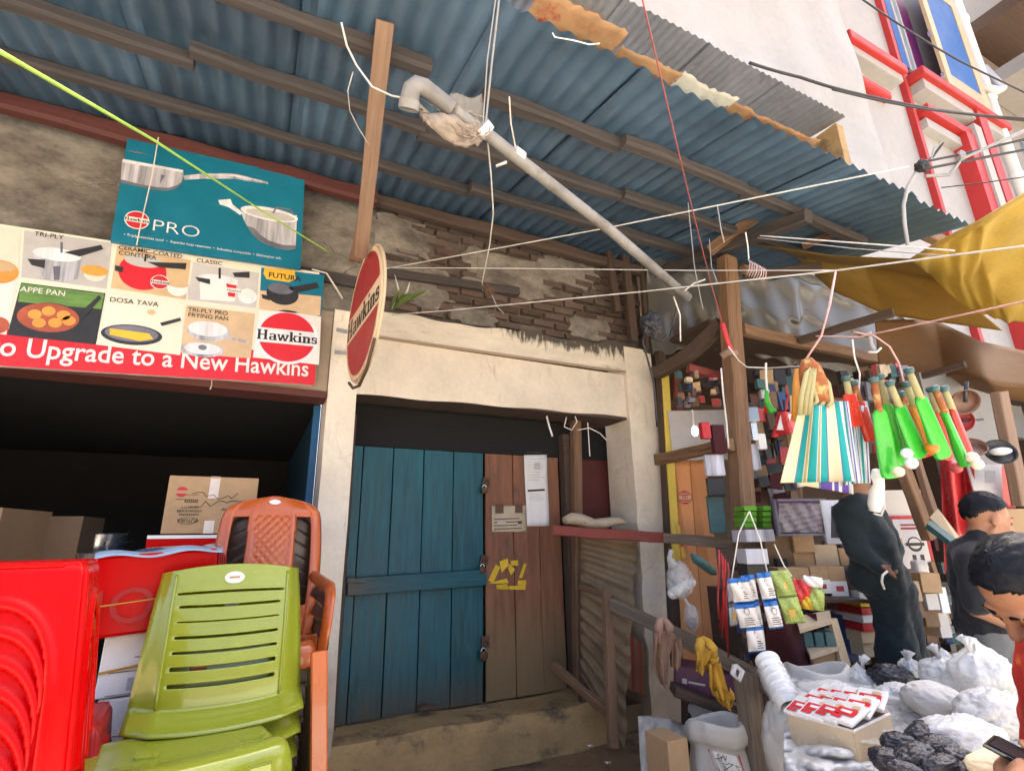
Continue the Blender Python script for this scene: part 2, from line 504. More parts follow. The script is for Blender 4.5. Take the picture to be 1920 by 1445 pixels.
mat('orange_print', (0.75, 0.33, 0.06), 0.45, 0.2, 4, (1, 1, 1), 20, 0)
mat('yellow_print', (0.80, 0.45, 0.04), 0.45, 0.12, 4, (1, 1, 1), 20, 0)
mat('tan_print', (0.60, 0.42, 0.24), 0.45, 0.15, 4, (1, 1, 1), 20, 0)
mat('green_print', (0.13, 0.26, 0.06), 0.45, 0.35, 5, (1, 8, 1), 20, 0)
mat('black_print', (0.03, 0.03, 0.032), 0.45, 0.25, 4, (1, 1, 1), 20, 0)
mat('brownred_print', (0.40, 0.09, 0.045), 0.45, 0.3, 6, (1, 1, 1), 20, 0)
mat('sunset_print', (0.62, 0.45, 0.28), 0.45, 0.2, 3, (1, 1, 1), 20, 0)
mat('sign_cream', (0.62, 0.48, 0.32), 0.6, 0.12, 4, (1, 1, 1), 30, 0.05, (0.40, 0.27, 0.16), 0.2, 4)
mat('sign_red', (0.36, 0.022, 0.022), 0.5, 0.12, 4, (1, 1, 1), 30, 0.05)
P0 = dict(var=0.07, scale=3, fine=60, bump=0.02, rv=0.04)
DU = dict(dirt=(0.36, 0.30, 0.16), dirt_amt=0.08, dirt_scale=7, dirt_edge=0.5)
mat('plastic_red', (0.46, 0.001, 0.002), 0.24, spec=0.12, coat=0.0, dirt=(0.36, 0.002, 0.004), dirt_amt=0.3, dirt_scale=5, dirt_edge=0.3, **P0)
mat('plastic_red_dull', (0.34, 0.008, 0.010), 0.42, spec=0.3, **P0)
mat('plastic_olive', (0.265, 0.305, 0.022), 0.22, spec=0.5, coat=0.5, **P0, **DU)
mat('plastic_orange', (0.50, 0.105, 0.02), 0.25, spec=0.5, coat=0.4, **P0, **DU)
mat('plastic_brown', (0.055, 0.032, 0.022), 0.35, spec=0.5, **P0)
mat('plastic_green', (0.045, 0.50, 0.04), 0.25, spec=0.5, coat=0.2, thin=0.2, **P0)
mat('plastic_scarlet', (0.62, 0.035, 0.02), 0.28, spec=0.5, coat=0.2, thin=0.15, **P0)
mat('plastic_amber', (0.75, 0.24, 0.02), 0.28, spec=0.5, coat=0.2, thin=0.15, **P0)
mat('plastic_white', (0.80, 0.79, 0.76), 0.35, spec=0.5, **P0)
mat('ball_cream', (0.80, 0.72, 0.50), 0.4, spec=0.5, **P0)
mat('plastic_black', (0.02, 0.02, 0.022), 0.35, spec=0.5, **P0)
mat('sticker_white', (0.78, 0.76, 0.72), 0.4, **P0)
mat('rag_yellow', (0.46, 0.26, 0.035), 0.95, 0.3, 5, (1, 1, 1), 60, 0.3, (0.22, 0.13, 0.05), 0.3, 4)
mat('rag_brown', (0.24, 0.145, 0.105), 0.95, 0.3, 5, (1, 1, 1), 60, 0.3, (0.2, 0.11, 0.07), 0.35, 4)
mat('tarp_yellow', (0.50, 0.37, 0.10), 0.5, 0.2, 2, (1, 1, 1), 50, 0.15, (0.38, 0.26, 0.07), 0.4, 2, thin=0.5, dirt_edge=0.3)
mat('tarp_shaded', (0.42, 0.275, 0.075), 0.6, 0.2, 2, (1, 1, 1), 50, 0.12, (0.26, 0.165, 0.05), 0.35, 2, thin=0.4)  # yellow tarpaulin where the roof shades it; the shade is in this colour
mat('tarp_brown', (0.22, 0.125, 0.06), 0.7, 0.2, 2, (1, 1, 1), 50, 0.12, thin=0.25)
mat('tarp_grey', (0.10, 0.098, 0.092), 0.32, 0.2, 2, (1, 1, 1), 30, 0.1, (0.16, 0.15, 0.14), 0.25, 1.5, spec=0.6, thin=0.15)
mat('torn_print', (0.42, 0.27, 0.15), 0.6, 0.25, 4, (1, 1, 1), 30, 0.1, (0.42, 0.10, 0.05), 0.36, 7, thin=0.4)
mat('torn_white', (0.62, 0.60, 0.52), 0.5, 0.2, 4, (1, 1, 1), 30, 0.05, thin=0.35)
mat('sack_white', (0.58, 0.555, 0.51), 0.75, 0.12, 4, (1, 1, 1), 90, 0.2, (0.45, 0.40, 0.34), 0.2, 3, thin=0.15)
mat('film', (0.75, 0.75, 0.74), 0.15, 0.1, 4, (1, 1, 1), 14, 0.3, alpha=0.38, spec=0.7, crinkle=10)
mat('film_white', (0.72, 0.72, 0.71), 0.2, 0.1, 4, (1, 1, 1), 12, 0.22, spec=0.6, thin=0.3, crinkle=9)
mat('web', (0.50, 0.44, 0.38), 0.9, 0.3, 8, (1, 1, 1), 50, 0.3, alpha=0.33)
mat('web_dense', (0.36, 0.30, 0.25), 0.95, 0.3, 8, (1, 1, 1), 50, 0.4, alpha=0.8)
mat('skin', (0.34, 0.165, 0.095), 0.5, 0.12, 9, (1, 1, 1), 90, 0.06, spec=0.35)
mat('skin_dark', (0.22, 0.105, 0.06), 0.5, 0.12, 9, (1, 1, 1), 90, 0.06, spec=0.35)
mat('hair', (0.007, 0.008, 0.012), 0.5, 0.5, 30, (1, 1, 1), 220, 0.25, spec=0.15)
mat('cloth_navy', (0.006, 0.015, 0.020), 0.85, 0.35, 3, (1, 1, 1), 120, 0.25, sheen=0.1)
mat('cloth_black', (0.012, 0.013, 0.018), 0.85, 0.3, 3, (1, 1, 1), 120, 0.25, sheen=0.1)
mat('cloth_grey', (0.17, 0.175, 0.18), 0.85, 0.25, 3, (1, 1, 1), 120, 0.25)
mat('cloth_redyellow', (0.50, 0.03, 0.02), 0.8, 0.2, 3, (1, 1, 1), 120, 0.2, (0.72, 0.42, 0.03), 0.42, 4)
mat('cloth_maroon', (0.055, 0.012, 0.016), 0.9, 0.3, 3, (1, 1, 1), 120, 0.2)
mat('stripe_cream', (0.76, 0.66, 0.45), 0.7, 0.06, 4, (1, 1, 1), 120, 0.05, thin=0.15)
mat('stripe_teal', (0.012, 0.34, 0.34), 0.7, 0.08, 4, (1, 1, 1), 120, 0.05, thin=0.15)
mat('stripe_blue', (0.10, 0.22, 0.45), 0.7, 0.08, 4, (1, 1, 1), 120, 0.05)
mat('stripe_purple', (0.11, 0.06, 0.36), 0.7, 0.08, 4, (1, 1, 1), 120, 0.05)
mat('stripe_white', (0.72, 0.76, 0.82), 0.7, 0.05, 4, (1, 1, 1), 120, 0.05, thin=0.15)
mat('webbing', (0.40, 0.36, 0.18), 0.8, 0.2, 4, (1, 1, 1), 120, 0.1)
mat('floral', (0.32, 0.10, 0.03), 0.7, 0.3, 20, (1, 1, 1), 50, 0.1, (0.55, 0.40, 0.16), 0.5, 22)
mat('panel_orange', (0.68, 0.30, 0.115), 0.6, 0.1, 2, (1, 1, 1), 30, 0.04, (0.45, 0.17, 0.06), 0.2, 2)
mat('yellow_strip', (0.68, 0.52, 0.09), 0.6, 0.12, 3, (1, 1, 1), 30, 0.05)
mat('sachet_blue', (0.015, 0.13, 0.42), 0.3, 0.1, 4, (1, 1, 1), 30, 0.1)
mat('sachet_white', (0.75, 0.72, 0.68), 0.3, 0.06, 4, (1, 1, 1), 30, 0.15)
mat('sachet_green', (0.30, 0.40, 0.09), 0.3, 0.3, 14, (1, 1, 1), 40, 0.15, (0.55, 0.55, 0.30), 0.45, 16)
mat('pack_red', (0.52, 0.03, 0.035), 0.3, 0.15, 6, (1, 1, 1), 30, 0.1)
mat('pack_yellow', (0.66, 0.42, 0.03), 0.35, 0.15, 6, (1, 1, 1), 30, 0.1)
mat('pack_blue', (0.03, 0.07, 0.19), 0.4, 0.15, 6, (1, 1, 1), 30, 0.1)
mat('pack_teal', (0.05, 0.12, 0.12), 0.4, 0.2, 6, (1, 1, 1), 30, 0.1)
mat('pack_green', (0.09, 0.30, 0.015), 0.5, 0.25, 6, (1, 1, 1), 30, 0.15)
mat('pack_purple', (0.075, 0.015, 0.055), 0.5, 0.25, 6, (1, 1, 1), 30, 0.15)
mat('lump_black', (0.018, 0.018, 0.026), 0.25, 0.35, 6, (1, 1, 1), 14, 0.35, spec=0.5)
mat('transom_shade', (0.010, 0.010, 0.011), 0.9, 0.4, 2, (1, 1, 1), 20, 0.2)
mat('rust', (0.12, 0.075, 0.05), 0.75, 0.3, 12, (1, 1, 1), 60, 0.3, metal=0.4)
mat('metal_light', (0.62, 0.62, 0.62), 0.25, 0.15, 6, (1, 1, 1), 30, 0.02, metal=0.9)
mat('pan_brown', (0.16, 0.075, 0.045), 0.4, 0.25, 6, (1, 1, 1), 30, 0.03)
mat('pan_red', (0.42, 0.06, 0.06), 0.4, 0.2, 6, (1, 1, 1), 30, 0.03)
mat('bulb', (1, 1, 1), 0.5, 0, 3, (1, 1, 1), 30, 0, emis=(1.0, 0.95, 0.85), emis_s=9.0)
mat('leaf', (0.13, 0.20, 0.05), 0.5, 0.3, 8, (1, 1, 1), 30, 0.1, thin=0.3)
mat('phone', (0.008, 0.009, 0.012), 0.15, 0.1, 3, (1, 1, 1), 30, 0, spec=0.6, coat=0.5)

# cream paint whose top edge carries black rain stains with a shape of their own
def stain_mat():
    m = mat('cream_stained', (0.72, 0.64, 0.52), 0.78, 0.16, 2.5, (1, 1, 1), 30, 0.35, (0.40, 0.32, 0.22), 0.3, 2.2)
    nt = m.node_tree
    N, Lk = nt.nodes.new, nt.links.new
    b = nt.nodes['Principled BSDF']
    src = b.inputs['Base Color'].links[0].from_socket
    a = N('ShaderNodeAttribute'); a.attribute_name = 'lc'
    sp = N('ShaderNodeSeparateXYZ'); Lk(a.outputs['Vector'], sp.inputs[0])
    mp = N('ShaderNodeMapping'); mp.inputs['Scale'].default_value = (9, 1, 0.9)
    Lk(a.outputs['Vector'], mp.inputs[0])
    n = N('ShaderNodeTexNoise'); n.inputs['Scale'].default_value = 2.6; n.inputs['Detail'].default_value = 5
    Lk(mp.outputs[0], n.inputs[0])
    hz = N('ShaderNodeMapRange'); Lk(sp.outputs['Z'], hz.inputs[0])          # lc z: 0 at the bottom of the band, 1 at its top
    hz.inputs['From Min'].default_value = 0.05; hz.inputs['From Max'].default_value = 1.0; hz.inputs['To Min'].default_value = -0.22; hz.inputs['To Max'].default_value = 0.44
    hx = N('ShaderNodeMapRange'); Lk(sp.outputs['X'], hx.inputs[0])
    hx.inputs['From Min'].default_value = 1.55; hx.inputs['From Max'].default_value = 2.1; hx.inputs['To Min'].default_value = -0.5; hx.inputs['To Max'].default_value = 0.0
    s1 = N('ShaderNodeMath'); Lk(n.outputs['Fac'], s1.inputs[0]); Lk(hz.outputs[0], s1.inputs[1])
    s2 = N('ShaderNodeMath'); Lk(s1.outputs[0], s2.inputs[0]); Lk(hx.outputs[0], s2.inputs[1])
    r = N('ShaderNodeMapRange'); Lk(s2.outputs[0], r.inputs[0]); r.inputs['From Min'].default_value = 0.60; r.inputs['From Max'].default_value = 0.82
    r.inputs['To Max'].default_value = 0.93
    mx = N('ShaderNodeMix'); mx.data_type = 'RGBA'
    Lk(r.outputs[0], mx.inputs['Factor']); Lk(src, mx.inputs['A']); mx.inputs['B'].default_value = (0.035, 0.03, 0.024, 1)
    Lk(mx.outputs['Result'], b.inputs['Base Color'])
stain_mat()

# ------------------------------------------------------------------ lettering and flat print
def text_geo(s, size=1.0, bold=0.0, align='LEFT', xs=1.0):
    cu = bpy.data.curves.new('t', 'FONT')
    cu.body = s
    cu.size = size
    cu.align_x = align
    cu.offset = bold * size
    cu.resolution_u = 3
    ob = bpy.data.objects.new('t', cu)
    COL.objects.link(ob)
    dg = bpy.context.evaluated_depsgraph_get()
    me = bpy.data.meshes.new_from_object(ob.evaluated_get(dg))
    vs = [(v.co.x * xs, v.co.y) for v in me.vertices]
    fs = [tuple(p.vertices) for p in me.polygons]
    bpy.data.objects.remove(ob)
    bpy.data.curves.remove(cu)
    bpy.data.meshes.remove(me)
    return vs, fs

class Canvas:
    """flat print on a board: (u, v) in metres from o along eu, ev; each layer a hair further out"""
    def __init__(s, o, eu, ev, step=0.0012, base=0.001):
        s.o, s.eu, s.ev = Vector(o), Vector(eu).normalized(), Vector(ev).normalized()
        s.n = s.eu.cross(s.ev).normalized()
        s.step, s.base = step, base
        s.mb, s.mats = MB(), []
    def mi(s, m):
        if m not in s.mats:
            s.mats.append(m)
        return s.mats.index(m)
    def p3(s, u, v, layer):
        return s.o + s.eu*u + s.ev*v + s.n*(s.base + s.step*layer)
    def px(s, x, y):                   # photo pixel -> (u, v) on this board
        r = ray(x, y)
        t = (s.o - EYE).dot(s.n) / r.dot(s.n)
        q = EYE + r*t - s.o
        return q.dot(s.eu), q.dot(s.ev)
    def poly(s, pts, m, layer=0):
        s.mb.add([s.p3(u, v, layer) for u, v in pts], [tuple(range(len(pts)))], [(u, v, 0) for u, v in pts], s.mi(m))
    def rect(s, u0, v0, u1, v1, m, layer=0):
        s.poly([(u0, v0), (u1, v0), (u1, v1), (u0, v1)], m, layer)
    def ell(s, cu, cv, ru, rv, m, layer=0, a0=0, a1=360, rot=0.0, n=32):
        pts = []
        k = n if abs(a1 - a0) >= 360 else n + 1
        for i in range(k):
            a = rad(a0 + (a1 - a0) * i / n)
            x, y = ru*math.cos(a), rv*math.sin(a)
            pts.append((cu + x*math.cos(rot) - y*math.sin(rot), cv + x*math.sin(rot) + y*math.cos(rot)))
        s.poly(pts, m, layer)
    def stroke(s, pts, w, m, layer=0):
        for (a, b) in zip(pts[:-1], pts[1:]):
            dx, dy = b[0]-a[0], b[1]-a[1]
            L = math.hypot(dx, dy) or 1e-6
            ox, oy = -dy/L*w/2, dx/L*w/2
            ex, ey = dx/L*w*0.3, dy/L*w*0.3
            s.poly([(a[0]-ox-ex, a[1]-oy-ey), (b[0]-ox+ex, b[1]-oy+ey), (b[0]+ox+ex, b[1]+oy+ey), (a[0]+ox-ex, a[1]+oy-ey)], m, layer)
    def text(s, t, u, v, size, m, layer=0, bold=0.0, align='LEFT', xs=1.0, rot=0.0):
        vs, fs = text_geo(t, size, bold, align, xs)
        c, q = math.cos(rot), math.sin(rot)
        s.mb.add([s.p3(u + x*c - y*q, v + x*q + y*c, layer) for x, y in vs], fs, [(x, y, 0) for x, y in vs], s.mi(m))
    def slab(s, u, v, h, m, layer=0, xs=1.0):
        """the word Hawkins in a bold slab letter of x-height h*0.68, starting at u on baseline v; returns its width"""
        T, x0 = 0.20*h, u
        X = 0.66*h
        def st(x, y, w, hh):
            s.rect(x0 + x*xs, v + y, x0 + (x + w)*xs, v + y + hh, m, layer)
        def qd(a, b, w):
            s.poly([(x0 + a[0]*xs, v + a[1]), (x0 + (a[0] + w)*xs, v + a[1]), (x0 + (b[0] + w)*xs, v + b[1]), (x0 + b[0]*xs, v + b[1])], m, layer)
        e = 0.09*h
        # H
        for xx in (0.06*h, 0.56*h):
            st(xx, 0, T, h); st(xx - 0.07*h, 0, T + 0.14*h, e); st(xx - 0.07*h, h - e, T + 0.14*h, e)
        st(0.2*h, 0.44*h, 0.4*h, 0.1*h)
        x0 += 0.92*h*xs
        # a
        st(0.36*h, 0, T, X - 0.08*h); st(0.50*h, 0, 0.14*h, e); st(0.06*h, X - e, 0.42*h, e); st(0.06*h, 0.5*h, 0.12*h, 0.12*h)
        st(0.02*h, 0.05*h, 0.16*h, 0.27*h); st(0.08*h, 0, 0.26*h, e); st(0.08*h, 0.30*h, 0.30*h, e)
        x0 += 0.66*h*xs
        # w
        for (a, b) in (((0.0, X), (0.16*h, 0)), ((0.36*h, X), (0.18*h, 0)), ((0.36*h, X), (0.52*h, 0)), ((0.76*h, X), (0.56*h, 0))):
            qd(b, a, 0.14*h)
        st(-0.05*h, X - e, 0.26*h, e); st(0.66*h, X - e, 0.28*h, e)
        x0 += 0.94*h*xs
        # k
        st(0.06*h, 0, T, h); st(-0.01*h, 0, T + 0.14*h, e); st(-0.01*h, h - e, T + 0.02*h, e)
        qd((0.24*h, 0.26*h), (0.44*h, X), 0.14*h); qd((0.44*h, 0), (0.26*h, 0.38*h), 0.18*h); st(0.36*h, X - e, 0.3*h, e); st(0.4*h, 0, 0.28*h, e)
        x0 += 0.70*h*xs
        # i
        st(0.06*h, 0, T, X); st(-0.01*h, 0, T + 0.14*h, e); st(-0.01*h, X - e, T, e); st(0.06*h, 0.80*h, T, 0.18*h)
        x0 += 0.36*h*xs
        # n
        st(0.06*h, 0, T, X); st(-0.01*h, 0, T + 0.14*h, e); st(-0.01*h, X - e, T, e)
        st(0.24*h, X - 0.12*h, 0.26*h, 0.12*h); st(0.42*h, 0, T, X - 0.06*h); st(0.36*h, 0, T + 0.12*h, e)
        x0 += 0.74*h*xs
        # s
        st(0.06*h, X - 0.11*h, 0.36*h, 0.11*h); st(0.02*h, 0.36*h, 0.15*h, 0.22*h); st(0.06*h, 0.29*h, 0.36*h, 0.11*h)
        st(0.32*h, 0.07*h, 0.15*h, 0.26*h); st(0.06*h, 0, 0.36*h, 0.11*h); st(0.36*h, 0.44*h, 0.1*h, 0.14*h); st(0.01*h, 0.06*h, 0.1*h, 0.14*h)
        x0 += 0.5*h*xs
        return x0 - u
    def roundel(s, cu, cv, r, layer=0, red='logo_red', white='white_print', ink='ink', word=True, ry=None):
        ry = ry or r
        s.ell(cu, cv, r, ry, white, layer)
        a = 17
        s.ell(cu, cv + 0.0*r, r*0.9, ry*0.9, red, layer + 1, a, 180 - a)
        s.ell(cu, cv, r*0.9, ry*0.9, red, layer + 1, 180 + a, 360 - a)
        if word:
            h = ry*0.36
            xs = 1.0
            wd = 4.8*h
            xs = (1.92*r) / wd
            s.slab(cu - 0.95*r, cv - ry*0.17, h, ink, layer + 2, xs)
        return s
    def build(s, name, parent, label=None):
        o = s.mb.build(name, s.mats, parent)
        if label: o['label'] = label
        return o

# ================================================================== THE PLACE
# ------------------------------------------------------------------ ground
gb = MB()
def gz(x, y):
    return 0.012*math.sin(1.7*x + 0.6*y) + 0.010*math.sin(3.1*y - 0.8*x)
gb.grid(lambda u, v: V(-12 + 32*u, -8 + 20*v, gz(-12 + 32*u, -8 + 20*v) - 0.02), 120, 80, lcf=lambda u, v: V(-12 + 32*u, -8 + 20*v, 0))
tag(gb.build('ground', 'ground', smooth=True), kind='structure', label='brown trodden earth and cement ground of the market lane')
far = MB()
far.grid(lambda u, v: V(-400 + 800*u, -400 + 800*v, -0.09), 2, 2, lcf=lambda u, v: V(-400 + 800*u, -400 + 800*v, 0))
tag(far.build('terrain', 'ground'), kind='structure', label='bare ground running on beyond the lane')

ln = MB()  # unseen pale lane, laid to bounce sunlight up onto the shop front
ln.grid(lambda u, v: V(-14 + 44*u, -9 + 9.6*v, 0.018 + 0.004*math.sin(3*v)), 40, 12, lcf=lambda u, v: V(-14 + 44*u, -9 + 9.6*v, 0))
tag(ln.build('lane', 'lane', smooth=True), kind='structure', label='unseen pale lane in front of the shops, added to bounce sunlight')

# ------------------------------------------------------------------ the shop building
shop = thing('shop_building', 'old brick and cream plastered shop front with open bay and closed plank door', 'building', (1.0, 3.9, 0))
# pillars
def rough_pillar(x0, x1, y0, y1, z0, z1, nz, jit, skew=0.0):
    mb = MB()
    ring = [(x0, y0), ((x0+x1)/2, y0), (x1, y0), (x1, y1), (x0, y1)]
    vs, lc, fs = [], [], []
    k = len(ring)
    for j in range(nz + 1):
        t = j / nz
        z = lerp(z0, z1, t)
        q = jit * (1 - t)
        for i, (x, y) in enumerate(ring):
            dx = rnd.uniform(-q, q) if i in (0, 2) else 0
            dy = rnd.uniform(-q, q)*0.5 if i < 3 else 0
            vs.append((x + dx + skew*(1 - t), y + dy, z)); lc.append((x, y, z))
    for j in range(nz):
        for i in range(k):
            i2 = (i + 1) % k
            fs.append((j*k + i, j*k + i2, j*k + k + i2, j*k + k + i))
    fs.append(tuple(range(nz*k, nz*k + k)))
    mb.add(vs, fs, lc)
    return mb
rough_pillar(0.42, 0.625, 3.895, 4.25, 0, 3.235, 16, 0.008).build('pillar', 'cream', shop)
rough_pillar(3.185, 3.525, 3.885, 4.28, 0, 3.05, 26, 0.022, -0.03).build('pillar', 'cream', shop)
MB().box((3.355, 4.08, 3.20), (0.34, 0.38, 0.295)).build('pillar_head', 'cream_stained', shop)
MB().box((0.365, 4.02, 2.9), (0.105, 0.16, 0.66)).build('pilaster', 'cream', shop)
# the lintel panel sits back between frieze and pillars
MB().grid(lambda u, v: V(lerp(0.627, 3.183, u), 3.925 + 0.0015*math.sin(9*u), lerp(2.585 + 0.045*u + 0.006*math.sin(23*u), 3.055, v)), 40, 6,
          lcf=lambda u, v: V(lerp(0.627, 3.183, u), 0, lerp(2.58, 3.05, v))).build('lintel', 'cream', shop)
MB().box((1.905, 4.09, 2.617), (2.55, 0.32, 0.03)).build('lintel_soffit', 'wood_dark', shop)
# frieze with the rain stained crumbling top edge
def frieze_top(u):
    return 3.27 + 0.075*u + 0.012*math.sin(14*u) + 0.006*math.sin(41*u + 1)
fb = MB()
fb.grid(lambda u, v: V(lerp(0.627, 3.186, u), 3.895, lerp(3.055 + 0.02*u, frieze_top(u), v)), 60, 5, lcf=lambda u, v: V(lerp(0.627, 3.186, u), 0, v))
fb.grid(lambda u, v: V(lerp(0.627, 3.186, u), lerp(3.895, 4.0, v), frieze_top(u)), 60, 1, lcf=lambda u, v: V(lerp(0.627, 3.186, u), 0, 1))
fb.grid(lambda u, v: V(lerp(0.627, 3.186, u), lerp(3.926, 3.895, v), 3.055 + 0.02*u), 60, 1, lcf=lambda u, v: V(lerp(0.627, 3.186, u), 0, 0))
fb.build('frieze', 'cream_stained', shop)
MB().box((1.905, 3.888, 3.066), (2.55, 0.018, 0.016), Matrix.Rotation(rad(-0.45), 3, 'Y')).build('moulding', 'cream', shop)
# beam over the open bay
MB().box((-1.15, 4.07, 2.87), (3.13, 0.3, 0.60)).build('bay_beam', 'cream', shop)
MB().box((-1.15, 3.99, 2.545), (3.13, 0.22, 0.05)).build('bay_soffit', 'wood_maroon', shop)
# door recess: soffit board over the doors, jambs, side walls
MB().box((1.92, 4.34, 2.43), (2.60, 0.06, 0.33)).build('transom', 'transom_shade', shop)  # near-black board: shade under the lintel painted into its colour
MB().box((0.665, 4.27, 1.38), (0.06, 0.09, 2.24)).build('door_jamb', 'wood_dark', shop)
MB().box((2.665, 4.27, 1.33), (0.07, 0.10, 2.3)).build('door_jamb', 'wood_dark', shop)
MB().box((2.735, 4.30, 1.2), (0.055, 0.03, 1.9)).build('jamb_strip', 'door_blue', shop)
MB().box((3.0, 4.36, 1.4), (0.55, 0.05, 2.45)).build('side_panel', 'red_wall', shop)
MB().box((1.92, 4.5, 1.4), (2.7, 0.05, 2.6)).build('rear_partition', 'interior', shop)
# doorstep
def step_top(u):
    return 0.268 + 0.008*math.sin(7*u) + 0.006*math.sin(19*u + 2)
sb = MB()
def step_fn(u, v):
    x = lerp(0.60, 2.72, u)
    fy = 3.90 - 0.012*math.sin(9*u) - 0.01*math.sin(31*u)
    if v < 0.5:
        t = v/0.5
        return V(x, fy - 0.02*(1 - t), lerp(-0.03, step_top(u), t))
    t = (v - 0.5)/0.5
    return V(x, lerp(fy + 0.015, 4.36, t), step_top(u) + 0.008)
sb.grid(step_fn, 60, 12, lcf=lambda u, v: V(lerp(0.6, 2.72, u), 0.9*v, 0))
sb.build('doorstep', 'concrete', shop, smooth=True, auto=40)
# room behind the open bay
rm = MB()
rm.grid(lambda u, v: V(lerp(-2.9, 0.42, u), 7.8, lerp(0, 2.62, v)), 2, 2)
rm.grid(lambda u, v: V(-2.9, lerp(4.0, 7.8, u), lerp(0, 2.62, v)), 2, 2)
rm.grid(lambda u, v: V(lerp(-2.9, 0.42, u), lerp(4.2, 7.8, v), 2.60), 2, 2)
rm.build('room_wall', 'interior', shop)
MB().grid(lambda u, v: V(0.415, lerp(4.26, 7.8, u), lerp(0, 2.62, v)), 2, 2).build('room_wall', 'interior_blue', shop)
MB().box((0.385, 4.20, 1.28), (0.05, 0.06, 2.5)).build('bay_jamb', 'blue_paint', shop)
MB().box((-1.56, 4.12, 1.25), (0.10, 0.10, 2.5)).build('bay_jamb', 'tin_grey', shop)
# upper wall: plaster on the left, bricks on the right
pl = MB()
def plaster(u, v):
    x, z = lerp(-3.2, 0.70, u), lerp(3.16, 4.42, v)
    return V(x, 3.995 + 0.012*math.sin(5*x + 2*z) + 0.01*math.sin(13*x - 9*z) + rnd.uniform(-0.004, 0.004), z)
pl.grid(plaster, 60, 24, lcf=lambda u, v: V(lerp(-3.2, 0.7, u), 0, lerp(3.16, 4.42, v)))
pl.build('plastered_wall', 'plaster_grey', shop, smooth=True)
bw = MB().box((2.12, 4.13, 3.80), (2.86, 0.22, 1.28)).build('brick_wall', 'mortar', shop)
bricks = []
for k in range(5):
    mb = MB()
    L, Hh, D = 0.222 + rnd.uniform(-.006, .006), 0.068 + rnd.uniform(-.003, .003), 0.06
    vs, lc = [], []
    for sx in (-1, 1):
        for sy in (-1, 1):
            for sz in (-1, 1):
                q = 0.010 if sy < 0 else 0
                vs.append((sx*(L/2 - q + rnd.uniform(-.004, .003)), sy*D/2 + rnd.uniform(-.003, .003), sz*(Hh/2 - q*0.7 + rnd.uniform(-.003, .003))))
    # a chamfered front: eight back corners plus a smaller front face
    vs2 = [(x*1.05 if y > 0 else x, y, z*1.05 if y > 0 else z) for x, y, z in vs]
    mb.add(vs2, [(0, 1, 3, 2), (4, 6, 7, 5), (0, 4, 5, 1), (2, 3, 7, 6), (0, 2, 6, 4), (1, 5, 7, 3)], [(x, z, y) for x, y, z in vs2])
    me = mb.build('brick', 'brick')
    bricks.append(me.data)
    bpy.data.objects.remove(me)
patches = [(1.05, 3.62, 0.36, 0.20), (0.92, 4.05, 0.30, 0.20), (2.0, 3.93, 0.5, 0.22), (2.85, 3.52, 0.26, 0.12), (2.65, 4.1, 0.36, 0.16), (1.62, 3.42, 0.22, 0.08)]
sh = shop.location
for r in range(12):
    z = 3.27 + r*0.087
    off = 0.122 if r % 2 else 0
    for c in range(13):
        x = 0.62 + off + c*0.243
        if x < 0.8 or x > 3.45 or rnd.random() < 0.06 or z < frieze_top((x - 0.627)/2.56) + 0.03:
            continue
        if any(abs(x - a) < w - 0.12 and abs(z - b) < h - 0.05 for a, b, w, h in patches):
            continue
        o = bpy.data.objects.new('brick', rnd.choice(bricks))
        COL.objects.link(o)
        o.parent = bw
        o.location = V(x + rnd.uniform(-.006, .006), 4.012 + rnd.uniform(-.010, .012), z + rnd.uniform(-.004, .004)) - sh
        o.rotation_euler = (rnd.uniform(-.03, .03), rnd.uniform(-.02, .02), rnd.uniform(-.03, .03))
for (a, b, w, h) in patches:
    n = 26
    poly = []
    for i in range(n):
        t = 2*math.pi*i/n
        q = 1 + rnd.uniform(-.22, .12)
        poly.append((w*q*math.copysign(abs(math.cos(t))**.6, math.cos(t)), h*q*math.copysign(abs(math.sin(t))**.6, math.sin(t))))
    pm_ = MB()
    pm_.add([V(a, 3.972, b)] + [V(a + u_, 3.984, b + v_) for u_, v_ in poly] + [V(a + u_*1.02, 4.03, b + v_*1.02) for u_, v_ in poly], [(0, 1 + i, 1 + (i + 1) % n) for i in range(n)] + [(1 + i, 1 + n + i, 1 + n + (i + 1) % n, 1 + (i + 1) % n) for i in range(n)])
    pm_.build('plaster_patch', 'plaster_grey', bw)
# board let into the wall, and the timbers at its right end
MB().beam(at(560, 510, 3.93), at(668, 530, 3.93), 0.05, 0.09, n=3, jit=0.003).build('wall_board', 'wood_grey', shop)
MB().beam(at(722, 512, 3.93), at(972, 547, 3.93), 0.05, 0.075, n=5, jit=0.004).build('wall_board', 'wood_grey', shop)
for (a, b, w) in (((1140, 468), (1157, 586), 0.075), ((1172, 480), (1188, 640), 0.09), ((1205, 470), (1216, 660), 0.09)):
    MB().beam(at(*a, 3.86), at(*b, 3.86), w, 0.06, up=(0, 1, 0), n=3, jit=0.003).build('wall_stud', 'wood_dark', shop)
# iron hook hanging under the bay beam and clamp bars on the pilaster
MB().tube([at(397, 705, 3.88), at(397, 722, 3.88), at(394, 730, 3.88)], 0.004, 5).build('hook', 'wire_white', shop)
for (a, b) in (((632, 618), (652, 622)), ((628, 660), (655, 662))):
    MB().beam(at(*a, 3.84), at(*b, 3.80), 0.02, 0.025).build('sign_clamp', 'wire_grey', shop)

